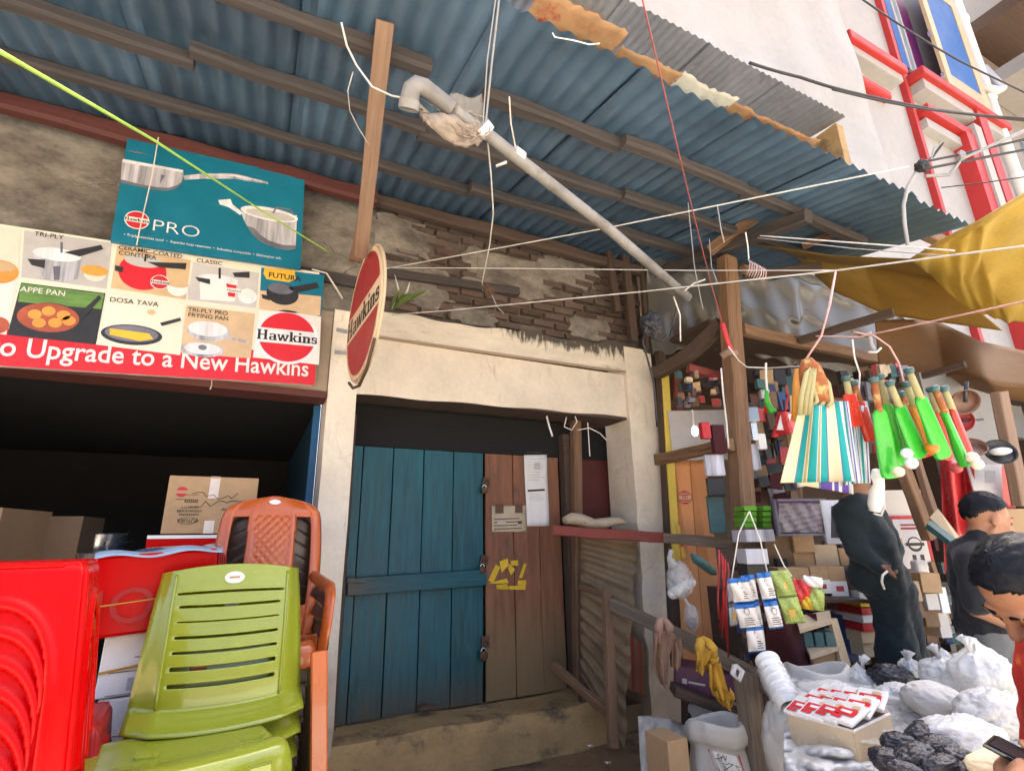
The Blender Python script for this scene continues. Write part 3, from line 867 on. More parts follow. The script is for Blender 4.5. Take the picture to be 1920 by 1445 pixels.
# ------------------------------------------------------------------ tin roof over the pavement
roof = thing('tin_roof', 'blue grey corrugated tin roof on timber purlins sloping over the shop front', 'roof', (0.7, 3.0, 4.0))
YE, ZE, SL = 1.66, 3.90, 0.20
def roofz(y):
    return ZE + SL*(y - YE)
def tin_sheet(x0, w, y0, y1, zf, pitch, amp, ny=6, tilt=0.0, per=8):
    mb = MB()
    n = max(8, int(w/pitch*per))
    mb.grid(lambda u, v: V(x0 + w*u, lerp(y0, y1, v), zf(lerp(y0, y1, v)) + amp*math.sin(2*math.pi*w*u/pitch) + tilt*u), n, ny, lcf=lambda u, v: V(x0 + w*u, lerp(y0, y1, v), 0))
    return mb
x = -3.4
i = 0
while x < 4.5:
    y0 = YE + rnd.uniform(-.03, .02)
    if x > 3.7:
        y0 += 0.04
    tin_sheet(x, 0.945, y0, 4.75, lambda y, k=i: roofz(y) + 0.03 + 0.007*(k % 2) + 0.0, 0.118, 0.017, 4).build('roof_sheet', 'tin_blue', roof, smooth=True)
    x += 0.84
    i += 1
def purlin(y, x0, x1, w=0.075, h=0.075, m='wood_grey', dz=0.0):
    z = roofz(y) - h/2 + 0.006 + dz
    MB().beam((x0, y, z), (x1, y + rnd.uniform(-.04, .04), z), w, h, n=max(4, int((x1 - x0)*3)), jit=0.010, ch=0.2).build('purlin', m, roof)
purlin(2.18, -3.4, 0.62, 0.08, 0.08)
purlin(2.22, 0.95, 1.93, 0.085, 0.075)
purlin(2.16, 1.90, 3.02, 0.085, 0.085)
purlin(2.22, 3.06, 4.6, 0.08, 0.07)
purlin(2.76, -3.4, -0.55, 0.085, 0.085)
purlin(2.70, -0.56, 0.75, 0.08, 0.075)
purlin(2.76, 0.72, 2.35, 0.085, 0.085)
purlin(2.72, 2.34, 4.7, 0.085, 0.075)
purlin(3.32, -3.4, 1.3, 0.075, 0.07)
purlin(3.28, 1.28, 4.7, 0.085, 0.085)
purlin(3.84, -3.4, 0.66, 0.11, 0.13, 'wood_maroon', -0.03)
purlin(3.86, 0.66, 4.6, 0.10, 0.11, 'wood_dark', -0.03)
for xx in (-1.9, 3.62):
    MB().beam((xx, 2.1, roofz(2.1) - 0.13), (xx, 3.9, roofz(3.9) - 0.13), 0.09, 0.10, n=6, jit=0.005).build('rafter', 'wood_grey', roof)
# timbers of the roof's right-hand end over the stall
for (a, ya, b, yb, w, h, m) in (((1632, 392), 2.05, (1815, 474), 2.05, 0.08, 0.10, 'wood_brown'), ((1505, 462), 2.6, (1620, 411), 2.15, 0.05, 0.06, 'wood_brown'),
                                ((1330, 470), 2.95, (1420, 405), 2.55, 0.07, 0.09, 'wood_brown'), ((1392, 505), 2.9, (1440, 512), 2.9, 0.07, 0.07, 'wood_brown'),
                                ((1548, 372), 2.2, (1553, 392), 2.2, 0.05, 0.05, 'wood_pale'), ((1395, 520), 2.95, (1540, 500), 2.5, 0.06, 0.08, 'wood_dark')):
    MB().beam(at(*a, ya), at(*b, yb), w, h, n=4, jit=0.004).build('brace', m, roof)

# torn printed sheets caught on the eave
def torn(x0, x1, y0, y1, m, label, seed):
    r = random.Random(seed)
    mb = MB()
    n = int((x1 - x0)/0.013)
    lo2 = [0.022*noise.noise(V(i*0.013*6, seed*3.3, 0)) + 0.012*noise.noise(V(i*0.013*31, seed, 4)) for i in range(n + 1)]
    def fn(u, v):
        x = lerp(x0, x1, u)
        y = lerp(y1, y0 + lo2[int(u*n)]*1.2, v)
        return V(x, y, roofz(YE) + SL*(y - YE)*0.8 + 0.072 + 0.003*math.sin(31*u + 9*v))
    mb.grid(fn, n, 5, lcf=lambda u, v: V(lerp(x0, x1, u), v*0.2, 0))
    o = mb.build('torn_banner', m, smooth=True, sol=0.0015)
    return tag(o, label, 'banner', 'torn banners on the eave')
torn(0.95, 1.46, 1.53, 1.76, 'torn_print', 'torn orange and red printed sheet on the roof edge at the top of the picture', 3)
torn(1.48, 1.90, 1.61, 1.76, 'torn_print', 'narrow frayed orange sheet on the eave beside the dark red string', 4)
torn(1.89, 2.32, 1.605, 1.76, 'torn_white', 'frayed off-white plastic strip on the eave right of the red string', 5)
torn(2.30, 3.08, 1.625, 1.76, 'torn_print', 'long thin rust orange strip on the eave below the grey upper awning', 6)

# ------------------------------------------------------------------ upper awning of the next house
aw = thing('upper_awning', 'dark grey corrugated awning above the tin roof against white wall', 'awning', (3.4, 2.5, 5.0))
x = 1.2
for k in range(4):
    tin_sheet(x, 0.90, 2.18 + rnd.uniform(-.01, .01), 3.8, lambda y, k=k: 5.3 + 0.13*(y - 2.18) + 0.004*(k % 2), 0.076, 0.011, 3).build('awning_sheet', 'tin_grey', aw, smooth=True)
    x += 0.855
MB().beam((1.0, 2.42, 5.26), (1.98, 2.36, 5.25), 0.06, 0.06, n=3).build('awning_timber', 'wood_pale', aw)
MB().box((4.66, 3.0, 4.95), (0.10, 1.5, 0.62)).build('end_wall', 'concrete', aw)

# ------------------------------------------------------------------ white house with red trims
YB = 3.70
wh = thing('white_house', 'tall white plastered house with red pillars and blue shuttered window', 'building', (8.0, YB, 0))
def wb(x0, x1, z0, z1, y0, y1, name, m, bev=None):
    return MB().box(((x0 + x1)/2, (y0 + y1)/2, (z0 + z1)/2), (x1 - x0, y1 - y0, z1 - z0)).build(name, m, wh if m is not None else wh, bev=bev)
def bump_wall(u, v):
    x, z = lerp(3.2, 7.85, u), lerp(4.4, 13.5, v)
    return V(x, YB - 0.35 + 0.03*math.sin(1.3*x + 0.9*z) + 0.02*math.sin(3.1*z - 2*x) + 0.015*math.sin(5.3*x + 1.1*z), z)
MB().grid(bump_wall, 40, 60, lcf=lambda u, v: V(lerp(3.2, 7.85, u), 0, lerp(4.4, 13.5, v))).build('side_wall', 'white_wall', wh, smooth=True)
wb(3.2, 7.85, 4.4, 13.4, YB - 0.2, YB + 4.0, 'wall', 'white_wall')
wb(7.86, 13.2, 2.9, 16.5, YB, YB + 4.0, 'wall', 'white_wall')
wb(4.15, 4.32, 8.9, 13.4, YB - 0.46, YB - 0.3, 'wall_pier', 'frame_cream')
q = YB/4.6
# small hood mould with red slab and bar
wb(10.0*q, 12.05*q, 11.75*q - 0.09, 11.75*q + 0.09, YB - 0.30, YB + 0.02, 'hood', 'red_trim', 0.02)
wb(10.06*q, 11.98*q, 11.75*q - 0.24, 11.75*q - 0.092, YB - 0.22, YB + 0.02, 'hood', 'white_wall', 0.02)
wb(10.30*q, 11.55*q, 11.0*q - 0.1, 11.0*q + 0.08, YB - 0.14, YB + 0.02, 'hood_bar', 'red_trim', 0.05)
# window bay: narrow red strip, purple reveal, blue glass, open shutter
wb(12.42*q, 12.56*q, 3.0, 16.0, YB - 0.10, YB + 0.01, 'corner_strip', 'red_trim')
wb(12.60*q, 13.9*q, 12.4*q, 16.3*q, YB - 0.04, YB + 0.01, 'window', 'window_purple')
for (a, b, m, n) in ((12.68, 12.95, 'window_blue', 'pane'), (12.98, 13.08, 'white_wall', 'mullion'), (13.10, 13.22, 'glass_sky', 'pane'), (13.24, 13.32, 'white_wall', 'mullion')):
    wb(a*q, b*q, 12.45*q, 16.2*q, YB - 0.075, YB - 0.035, n, m)
shv = thing('window_shutter', 'open blue window shutter in cream frame on the white house', 'shutter', (14.7*q, YB - 0.3, 12.3*q))
def shb(x0, x1, z0, z1, y0, y1, name, m):
    return MB().box(((x0 + x1)/2, (y0 + y1)/2, (z0 + z1)/2), (x1 - x0, y1 - y0, z1 - z0)).build(name, m, shv)
for (a, b, c, d) in ((13.72, 13.98, 12.05, 15.7), (15.42, 15.72, 12.05, 15.7), (13.98, 15.42, 12.05, 12.4), (13.98, 15.42, 15.4, 15.7)):
    shb(a*q, b*q, c*q, d*q, YB - 0.36, YB - 0.30, 'frame', 'frame_cream')
shb(13.98*q, 15.42*q, 12.4*q, 15.4*q, YB - 0.345, YB - 0.315, 'panel', 'window_blue')
for zz in (12.3, 13.6, 15.2):
    MB().box((13.72*q, YB - 0.31, zz*q), (0.05, 0.05, 0.14)).build('hinge', 'metal_light', shv)
# slab band, red frame with inner panel, red and white columns
wb(12.6*q, 16.7*q, 11.95*q - 0.08, 11.95*q + 0.09, YB - 0.36, YB + 0.01, 'slab_band', 'red_trim', 0.02)
wb(12.75*q, 16.5*q, 11.95*q - 0.30, 11.95*q - 0.082, YB - 0.27, YB + 0.01, 'slab_soffit', 'white_wall')
wb(12.7*q, 14.6*q, 11.05*q - 0.08, 11.05*q + 0.09, YB - 0.24, YB + 0.01, 'frame_head', 'red_trim')
wb(12.75*q, 14.2*q, 10.62*q, 10.62*q + 0.20, YB - 0.15, YB + 0.01, 'panel_head', 'white_wall')
wb(14.2*q, 14.6*q, 3.0, 11.05*q - 0.082, YB - 0.26, YB + 0.01, 'column', 'red_trim')
wb(14.61*q, 14.96*q, 3.0, 11.3*q, YB - 0.30, YB + 0.01, 'column', 'white_wall')
wb(14.97*q, 15.40*q, 3.0, 16.5*q, YB - 0.32, YB + 0.01, 'column', 'red_trim')
wb(15.41*q, 15.75*q, 3.0, 16.5*q, YB - 0.22, YB + 0.01, 'column', 'white_wall')
MB().tube([(16.5*q, YB - 0.22, 3.0), (16.5*q, YB - 0.22, 18)], 0.10, 12).build('drain_pipe', 'pvc_white', wh, smooth=True)
for zz in (8.4, 10.4, 12.6):
    MB().lathe([(0.125, -0.06), (0.125, 0.06)], (16.5*q, YB - 0.22, zz), n=12, cap=True).build('pipe_collar', 'pvc_white', wh)
MB().tube([(16.1*q, YB - 0.2, 13.2*q), (16.5*q, YB - 0.38, 13.0*q), (16.9*q, YB - 0.38, 13.25*q), (16.95*q, YB - 0.2, 14.2*q)], 0.08, 10).build('pipe_bend', 'pvc_white', wh, smooth=True)

gh = thing('grey_house', 'weathered grey house with overhanging floor and grilled window at upper right', 'building', (17.5, YB, 0))
def gbx(x0, x1, z0, z1, y0, y1, name, m):
    return MB().box(((x0 + x1)/2, (y0 + y1)/2, (z0 + z1)/2), (x1 - x0, y1 - y0, z1 - z0)).build(name, m, gh)
gbx(13.45, 26, 0, 12.4, YB - 0.02, YB + 5, 'wall', 'grey_wall')
gbx(13.7, 26, 10.9, 11.25, YB - 1.0, YB - 0.03, 'chajja', 'grey_wall')
gbx(13.7, 26, 12.42, 12.75, YB - 1.25, YB + 5, 'floor_slab', 'wood_dark')
gbx(14.6, 26, 12.76, 15.6, YB - 1.1, YB + 5, 'upper_wall', 'grey_wall')
gbx(16.2, 17.3, 13.2, 14.8, YB - 1.14, YB - 1.09, 'window', 'wood_dark')
gw = gbx(14.9, 15.9, 8.2, 10.1, YB - 0.05, YB - 0.015, 'window', 'glass_sky')
for k in range(7):
    MB().tube([(14.95 + k*0.15, YB - 0.09, 8.2), (14.95 + k*0.15, YB - 0.09, 10.1)], 0.012, 5).build('grille_bar', 'wire_black', gh)
for k in range(5):
    MB().tube([(14.9, YB - 0.095, 8.4 + k*0.38), (15.9, YB - 0.095, 8.4 + k*0.38)], 0.012, 5).build('grille_bar', 'wire_black', gh)

# ================================================================== DOORS AND WHAT HANGS ON THEM
YD = 4.285
def plank(x0, x1, z0, z1, name, m, parent, yf, dy=0.0):
    """a board with eased edges, grain upright"""
    mb = MB()
    c = (x0 + x1)/2
    mb.beam((c + rnd.uniform(-.002, .002), yf + 0.014 + dy, z0), (c, yf + 0.014 + dy, z1), x1 - x0 - 0.007, 0.028, up=(0, 1, 0), n=6, jit=0.0012, ch=0.10)
    return mb.build(name, m, parent)
door = thing('blue_door', 'closed blue painted plank door leaf with a bar across it', 'door', (1.26, YD, 0.28))
edges = [0.70, 0.775, 1.02, 1.28, 1.545, 1.825]
for a, b in zip(edges[:-1], edges[1:]):
    plank(a, b, 0.285, 2.255, 'plank', 'door_blue', door, YD, rnd.uniform(-.003, .003))
MB().beam((0.715, YD - 0.028, 1.195), (1.83, YD - 0.028, 1.215), 0.05, 0.125, n=8, jit=0.0015, ch=0.08).build('cross_bar', 'door_blue', door)
MB().beam((0.705, YD - 0.06, 1.245), (0.83, YD - 0.06, 1.235), 0.02, 0.035).build('bolt', 'door_blue', door)
brown = thing('brown_door', 'closed brown plank door leaf with worn muddy lower half beside blue leaf', 'door', (2.2, YD, 0.28))
edges = [1.842, 2.115, 2.375, 2.605]
for a, b in zip(edges[:-1], edges[1:]):
    plank(a, b, 0.285, 2.255, 'plank', 'door_brown', brown, YD, rnd.uniform(-.003, .003))

def lock(px, py, label, big):
    c = at(px, py, YD - 0.03)
    t = thing('padlock', label, 'padlock', c, 'padlocks on the plank door')
    s = 0.9 if big else 0.75
    MB().box(c + V(0.03, 0.012, 0.06*s), (0.07, 0.012, 0.10*s), Matrix.Rotation(rnd.uniform(-.3, .3), 3, 'Y')).build('hasp', 'rust', t)
    MB().lathe([(0.0, -0.016), (0.034*s, -0.016), (0.041*s, -0.008), (0.041*s, 0.008), (0.034*s, 0.016), (0.0, 0.016)], c + V(0, -0.015, -0.045*s), (0, 1, 0.1), 14).build('lock_body', 'rust', t, smooth=True)
    pts = [c + V(0.022*s*math.cos(a), -0.015, -0.012 + 0.034*s*math.sin(a)) for a in [math.pi*k/8 for k in range(9)]]
    MB().tube(pts, 0.0055, 6).build('shackle', 'metal_light', t, smooth=True)
    pts = [c + V(0.03 + 0.02*math.cos(a), -0.004, 0.05*s + 0.02*math.sin(a)) for a in [2*math.pi*k/8 for k in range(9)]]
    MB().tube(pts, 0.005, 6).build('staple', 'rust', t, smooth=True)
lock(907, 912, 'topmost rusty padlock and hasp between blue and brown door leaves', False)
lock(903, 1060, 'middle rusty padlock and hasp beside the end of the blue bar', False)
lock(905, 1218, 'lowest and roundest rusty padlock between the door leaves', True)

# papers on the brown leaf
def sheet(cv_pts, y, name, m, label, cat, curl=0.004):
    a, b, c, d = [at(px, py, y) for px, py in cv_pts]       # tl, tr, br, bl
    mb = MB()
    mb.grid(lambda u, v: lerp(lerp(d, c, u), lerp(a, b, u), v) + V(0, -curl*math.sin(math.pi*u)*math.sin(math.pi*v)*1.0 - curl*0.6*math.sin(7*v), 0), 6, 12, lcf=lambda u, v: V(u*0.2, v*0.4, 0))
    o = mb.build(name, m, smooth=True, sol=0.0006)
    return tag(o, label, cat), Canvas(d + V(0, -0.006, 0), (b - a), (a - d))
n1, cv = sheet([(982, 853), (1025, 852), (1030, 986), (988, 986)], YD - 0.012, 'paper_notice', 'paper', 'long white printed notice pasted high on the brown door', 'notice')
W_, H_ = 0.245, 0.69
cv.rect(0.02, 0.645, 0.20, 0.665, 'ink', 1)
for k in range(9):
    cv.rect(0.03, 0.40 + 0.024*k, 0.03 + rnd.uniform(0.12, 0.19), 0.405 + 0.024*k, 'print_grey', 1)
cv.rect(0.10, 0.50, 0.16, 0.56, 'print_grey', 1)
cv.rect(0.02, 0.30, 0.20, 0.318, 'ink', 1)
for k in range(4):
    cv.rect(0.03, 0.22 + 0.018*k, 0.03 + rnd.uniform(0.10, 0.17), 0.224 + 0.018*k, 'print_grey', 1)
cv.build('print', n1)
n2, cv = sheet([(922, 948), (987, 947), (987, 997), (922, 997)], YD - 0.010, 'paper_notice', 'paper_old', 'yellowed printed slip pasted beside the long white notice', 'notice')
cv.rect(0.03, 0.155, 0.11, 0.235, 'ink_brown', 1); cv.rect(0.225, 0.155, 0.30, 0.235, 'ink_brown', 1)
for k in range(4):
    cv.rect(0.02, 0.02 + 0.028*k, 0.02 + rnd.uniform(0.2, 0.29), 0.027 + 0.028*k, 'ink_brown', 1)
cv.rect(0.05, 0.06, 0.13, 0.085, 'print_grey', 2); cv.rect(0.25, 0.06, 0.29, 0.085, 'ink_brown', 2)
cv.build('print', n2)
# the yellow paper sticker remnants
st = thing('yellow_sticker', 'torn yellow paper sticker pieces on the brown door', 'sticker', at(950, 1100, YD - 0.004))
ps = [[(916, 1088), (930, 1058), (938, 1062), (924, 1092)], [(937, 1052), (952, 1046), (955, 1058), (940, 1074)], [(955, 1056), (966, 1068), (958, 1078), (952, 1066)], [(958, 1050), (971, 1050), (971, 1060), (958, 1060)],
      [(973, 1082), (982, 1056), (987, 1058), (979, 1084)], [(916, 1092), (950, 1084), (953, 1093), (930, 1094)], [(930, 1096), (952, 1094), (953, 1105), (931, 1105)], [(954, 1098), (985, 1096), (985, 1104), (955, 1105)], [(971, 1088), (986, 1087), (986, 1096), (971, 1096)]]
for k, pp in enumerate(ps):
    pts = [at(x + rnd.uniform(-1, 1), y + rnd.uniform(-1, 1), YD - 0.0065) for x, y in pp]
    o = pts[0]
    mb = MB().add(pts + [p + V(0, 0.0025, 0) for p in pts], [(0, 1, 2, 3), (7, 6, 5, 4), (0, 4, 5, 1), (1, 5, 6, 2), (2, 6, 7, 3), (3, 7, 4, 0)])
    mb.build('sticker_piece', 'pack_yellow', st)
# small orange and white label on the bar, scraps on the step
c = at(773, 1081, YD - 0.045)
lb = MB().box(c, (0.072, 0.004, 0.035)).build('paper_label', 'orange_print')
tag(lb, 'tiny orange and white paper label standing on the blue door bar', 'label')
cv = Canvas(c + V(-0.034, -0.003, -0.016), (1, 0, 0), (0, 0, 1)); cv.rect(0.0, 0.018, 0.068, 0.033, 'paper', 1); cv.rect(0.015, 0.004, 0.05, 0.012, 'paper', 1); cv.build('print', lb)
pk = MB().grid(lambda u, v: at(800, 1330, 4.12) + V(0.16*u - 0.05, 0.09*v, 0.004 + 0.015*math.sin(4*u)*v), 6, 4).build('wrapper', 'pan_brown', smooth=True, sol=0.001)
tag(pk, 'crumpled brown wrapper lying on the doorstep at the blue door', 'litter')
pk = MB().tube([at(900, 1331, 4.05) + V(-0.02, 0, 0.004), at(900, 1331, 4.05) + V(0.05, 0.01, 0.004)], 0.008, 6).build('foil_scrap', 'metal_light')
tag(pk, 'tiny shiny scrap on the doorstep below the padlocks', 'litter')
for k, (px, py, m, lab) in enumerate([(1055, 1388, 'pack_red', 'red scrap of litter on the ground by the corrugated sheet'), (1105, 1400, 'paper', 'white scrap of paper on the ground behind the leaning frame'), (1138, 1432, 'paper', 'white scrap of paper on the ground nearest the bottom edge')]):
    p = atz(px, py, 0.02)
    o = MB().grid(lambda u, v: p + V(0.045*u - 0.01*v, 0.02*v + 0.01*u, 0.012*math.sin(3*u + 2*v)), 3, 3).build('litter', m, sol=0.002)
    tag(o, lab, 'litter')

# ------------------------------------------------------------------ recess at the right of the doors
def timber(a, ya, b, yb, w, h, m, name, label, cat='timber', n=5, jit=0.004, up=(0, 0, 1), group=None, bend=None):
    mb = MB().beam(at(*a, ya), at(*b, yb), w, h, up=up, n=n, jit=jit, bend=bend)
    return tag(mb.build(name, m), label, cat, group)
timber((1079, 790), 4.17, (1086, 1300), 4.17, 0.085, 0.085, 'wood_brown', 'wooden_post', 'slim upright post standing right of the brown door', 'post', up=(0, 1, 0))
rb = thing('red_rail', 'long red painted rail crossing in front of the right pillar at chest height', 'rail', at(1240, 1010, 3.3))
MB().beam(at(1037, 994, 4.0), at(1250, 1008, 3.55), 0.05, 0.085, n=6, jit=0.003).build('rail', 'wood_red', rb)
MB().beam(at(1246, 1008, 3.53), at(1436, 1024, 2.85), 0.05, 0.082, n=6, jit=0.003).build('rail', 'wood_weather', rb)
# bundle of old paper on the rail
bb = MB()
a0, b0 = at(1060, 975, 4.0), at(1170, 982, 3.9)
bb.tube([lerp(a0, b0, t) + V(0, 0.03*math.sin(5*t), 0.02*math.sin(9*t)) for t in [k/8 for k in range(9)]], [0.05, 0.075, 0.08, 0.085, 0.07, 0.075, 0.06, 0.05, 0.02], 9, flat=0.7)
tag(bb.build('paper_bundle', 'paper_old', smooth=True), 'dusty rolled bundle of paper lying on the red rail', 'bundle')
# corrugated sheet standing sideways
c4 = [at(1088, 996, 4.10), at(1196, 1014, 3.82), at(1170, 1400, 3.55), at(1088, 1262, 4.0)]
def csheet(u, v):
    p = lerp(lerp(c4[3], c4[2], u), lerp(c4[0], c4[1], u), v)
    nrm = (c4[1] - c4[0]).cross(c4[3] - c4[0]).normalized()
    q = 0.019*math.sin(2*math.pi*12*v)
    edge = 0.003*math.sin(2*math.pi*12*v + 0.6) + (0.012*math.sin(23*v) if u > 0.98 else 0)
    return p + nrm*q + (c4[1] - c4[0]).normalized()*edge*u
cs = MB().grid(csheet, 10, 110, lcf=lambda u, v: V(u*0.8, v*1.6, 0)).build('corrugated_sheet', 'tin_rust', smooth=True, sol=0.002)
tag(cs, 'rusty corrugated sheet standing on edge beside the right pillar', 'metal sheet')
# leaning frame of old timber in front of it
fr = thing('timber_frame', 'leaning frame of old battens in front of the corrugated sheet', 'frame', atz(1150, 1400, 0.0))
MB().beam(at(1137, 1103, 3.55), at(1150, 1402, 3.30), 0.07, 0.05, up=(0, 1, 0), n=5, jit=0.004).build('upright', 'wood_brown', fr)
MB().beam(at(1090, 1100, 4.0), at(1140, 1116, 3.58), 0.045, 0.04, n=3, jit=0.003).build('batten', 'wood_brown', fr)
MB().beam(at(1038, 1248, 4.02), at(1152, 1343, 3.38), 0.055, 0.06, n=4, jit=0.004).build('batten', 'wood_brown', fr)
MB().beam(at(1090, 1280, 3.95), at(1098, 1365, 3.92), 0.06, 0.06, up=(0, 1, 0), n=3, jit=0.004).build('foot', 'wood_dark', fr)
# long rail running out to the stall's front post
rl = thing('stall_rail', 'weathered grey rail sloping out from the timber frame to the stall post', 'rail', at(1400, 1300, 2.45))
MB().beam(at(1147, 1131, 3.50), at(1275, 1195, 3.0), 0.07, 0.085, n=6, jit=0.005).build('rail', 'wood_weather', rl)
MB().beam(at(1250, 1180, 2.98), at(1462, 1294, 2.30), 0.07, 0.09, n=7, jit=0.005).build('rail', 'wood_weather', rl)
gp = MB().beam(at(1398, 1262, 2.42), at(1398, 1262, 2.42) - V(0.0, -0.02, 0.95), 0.115, 0.10, up=(0, 1, 0), n=6, jit=0.004)
tag(gp.build('stall_post', 'wood_weather'), 'short broad grey post under the outer end of the sloping rail', 'post')
# bundle of slats behind
sl = thing('slat_bundle', 'bundle of splintered brown slats tucked behind the corrugated sheet', 'slats', at(1188, 1300, 3.72))
for k in range(5):
    a = at(1176 + 7*k, 1185 + 6*k, 3.70 + 0.03*k); b = at(1178 + 7*k, 1290 + 3*k, 3.72 + 0.03*k)
    MB().beam(a, b, 0.05, 0.014, up=(0.3, 1, 0), n=3, jit=0.002).build('slat', 'wood_red' if k % 2 else 'wood_brown', sl)
MB().box(at(1200, 1370, 4.0) + V(0, 0.15, -0.05), (0.35, 0.3, 0.5)).build('dark_box', 'card_dark')
tag(bpy.data.objects['dark_box'], 'dark carton on the ground behind the corrugated sheet', 'box')

# ================================================================== SIGNS
# long printed banner board over the open bay
ang = rad(2.7)
eu, ev = V(math.cos(ang), 0, math.sin(ang)), V(-math.sin(ang), 0, math.cos(ang))
eu = Vector(eu); ev = Vector(ev)
BW, BH = 2.9, 0.885
o = at(590, 722, 3.80) - eu*BW
ban = thing('advert_banner', 'long printed cookware banner with red slogan strip over the open shop bay', 'banner', o)
MB().prism([(0, 0), (BW, 0), (BW, BH), (0, BH)], o, eu, ev, -0.03).build('board', 'white_print', ban)
cv = Canvas(o, eu, ev)
def R(c, x0, y0, x1, y1, m, layer):       # a rectangle from its pixel corners
    a, b = c.px(x0, y0), c.px(x1, y1)
    c.rect(min(a[0], b[0]), min(a[1], b[1]), max(a[0], b[0]), max(a[1], b[1]), m, layer)
def Q(c, pts, m, layer):
    c.poly([c.px(*p) for p in reversed(pts)], m, layer)
def E(c, x, y, rx, ry, m, layer, a0=0, a1=360, rot=0.0):
    u, v = c.px(x, y); u2, _ = c.px(x + rx, y); _, v2 = c.px(x, y - ry)
    c.ell(u, v, abs(u2 - u), abs(v2 - v), m, layer, a0, a1, rot)
def S(c, pts, w, m, layer):
    c.stroke([c.px(*p) for p in pts], w, m, layer)
def T(c, s, x, y, size, m, layer, bold=0.0, xs=1.0, align='LEFT'):
    u, v = c.px(x, y)
    c.text(s, u, v, size, m, layer, bold, align, xs)
u0, v0 = cv.px(590, 682)
cv.rect(0, 0.0, BW, 0.225, 'red_print', 0)
cv.rect(0, 0.225, BW, BH, 'cream_print', 0)
word = 'Upgrade to a New Hawkins'
uw = cv.px(579, 705)[0] - cv.px(47, 668)[0]
tw = max(p[0] for p in text_geo(word, 0.165, 0.012)[0])
cv.text('Time to ' + word, cv.px(579, 705)[0], 0.062, 0.165, 'white_print', 1, 0.012, 'RIGHT', uw/tw)
prints = cv.build('slogan_strip', ban)
# picture panels (each a print of its own)
cvp = []
def panel(fn, quad, m):
    c = Canvas(o, eu, ev, base=0.003)
    Q(c, quad, m, 0)
    fn(c)
    c.build('picture_panel', ban)
def p_triply(c):
    E(c, 108, 478, 46, 12, 'steel_light', 2); Q(c, [(62, 478), (154, 482), (146, 524), (118, 530), (82, 524)], 'steel_print', 1)
    Q(c, [(100, 500), (114, 500), (112, 526), (102, 526)], 'steel_dark', 3); Q(c, [(52, 486), (86, 488), (84, 504), (60, 498)], 'black_print', 3)
    Q(c, [(120, 474), (190, 460), (194, 468), (150, 482)], 'black_print', 3); S(c, [(116, 474), (116, 456)], 0.012, 'steel_dark', 3)
    E(c, 178, 508, 26, 10, 'orange_print', 2); E(c, 178, 516, 20, 12, 'cream_print', 1); T(c, 'TRI-PLY', 64, 442, 0.042, 'ink', 3, 0.004)
panel(p_triply, [(46, 432), (210, 456), (200, 542), (40, 520)], 'grey_print')
def p_cerami(c):
    E(c, 268, 510, 45, 34, 'red_print', 1); E(c, 270, 490, 36, 12, 'grey_print', 2); S(c, [(272, 490), (274, 478)], 0.012, 'ink', 3)
    Q(c, [(276, 492), (350, 494), (348, 506), (300, 502)], 'black_print', 3); Q(c, [(216, 498), (232, 502), (230, 512), (216, 508)], 'black_print', 3)
    u, v = c.px(300, 530); c.roundel(u, v, 0.052, 3)
    E(c, 334, 542, 20, 14, 'white_print', 3); E(c, 334, 534, 20, 6, 'tan_print', 4)
    T(c, 'CERAMIC-COATED', 222, 468, 0.042, 'ink', 4, 0.006, 0.98); T(c, 'CONTURA', 222, 478, 0.042, 'ink', 4, 0.006)
panel(p_cerami, [(220, 462), (358, 488), (348, 562), (208, 540)], 'tan_print')
def p_classic(c):
    Q(c, [(374, 520), (446, 526), (440, 566), (376, 562)], 'white_print', 1); E(c, 410, 523, 37, 7, 'steel_light', 2)
    S(c, [(412, 522), (412, 504)], 0.014, 'ink', 3); Q(c, [(366, 520), (394, 524), (394, 534), (372, 528)], 'black_print', 3); Q(c, [(436, 512), (468, 510), (468, 522), (440, 520)], 'black_print', 3)
    Q(c, [(424, 532), (444, 536), (440, 558), (428, 556)], 'red_print', 3); E(c, 464, 556, 18, 14, 'steel_light', 3); E(c, 464, 552, 15, 8, 'white_print', 4)
    u, v = c.px(424, 548)
    c.rect(u, v, u + 0.085, v + 0.035, 'white_print', 4); c.text('Hawkins', u + 0.003, v + 0.008, 0.026, 'ink', 5, 0.004)
    T(c, 'CLASSIC', 368, 492, 0.042, 'ink', 4, 0.006)
panel(p_classic, [(362, 492), (486, 512), (480, 578), (352, 562)], 'grey_print')
def p_futura(c):
    Q(c, [(488, 545), (602, 556), (600, 592), (486, 580)], 'sunset_print', 1)
    E(c, 530, 552, 30, 20, 'black_print', 2); E(c, 526, 542, 24, 10, 'steel_dark', 3); Q(c, [(540, 540), (594, 530), (598, 540), (556, 550)], 'black_print', 3)
    Q(c, [(490, 552), (508, 556), (506, 564), (492, 560)], 'black_print', 3)
    Q(c, [(496, 503), (552, 508), (554, 524), (542, 530), (500, 524), (494, 514)], 'yellow_print', 3)
    T(c, 'FUTURA', 503, 520, 0.058, 'ink', 4, 0.02)
panel(p_futura, [(490, 502), (608, 516), (602, 592), (486, 578)], 'teal_print')
def p_appe(c):
    Q(c, [(40, 532), (196, 552), (190, 580), (34, 566)], 'green_print', 1)
    E(c, 94, 600, 62, 32, 'black_print', 2); E(c, 92, 596, 58, 27, 'brownred_print', 3)
    for (x, y) in ((66, 590), (92, 584), (120, 592), (74, 606), (104, 606), (130, 602)):
        E(c, x, y, 13, 9, 'orange_print', 4)
    Q(c, [(150, 588), (186, 554), (190, 560), (158, 596)], 'black_print', 4)
    T(c, 'APPE PAN', 38, 547, 0.048, 'white_print', 5, 0.010)
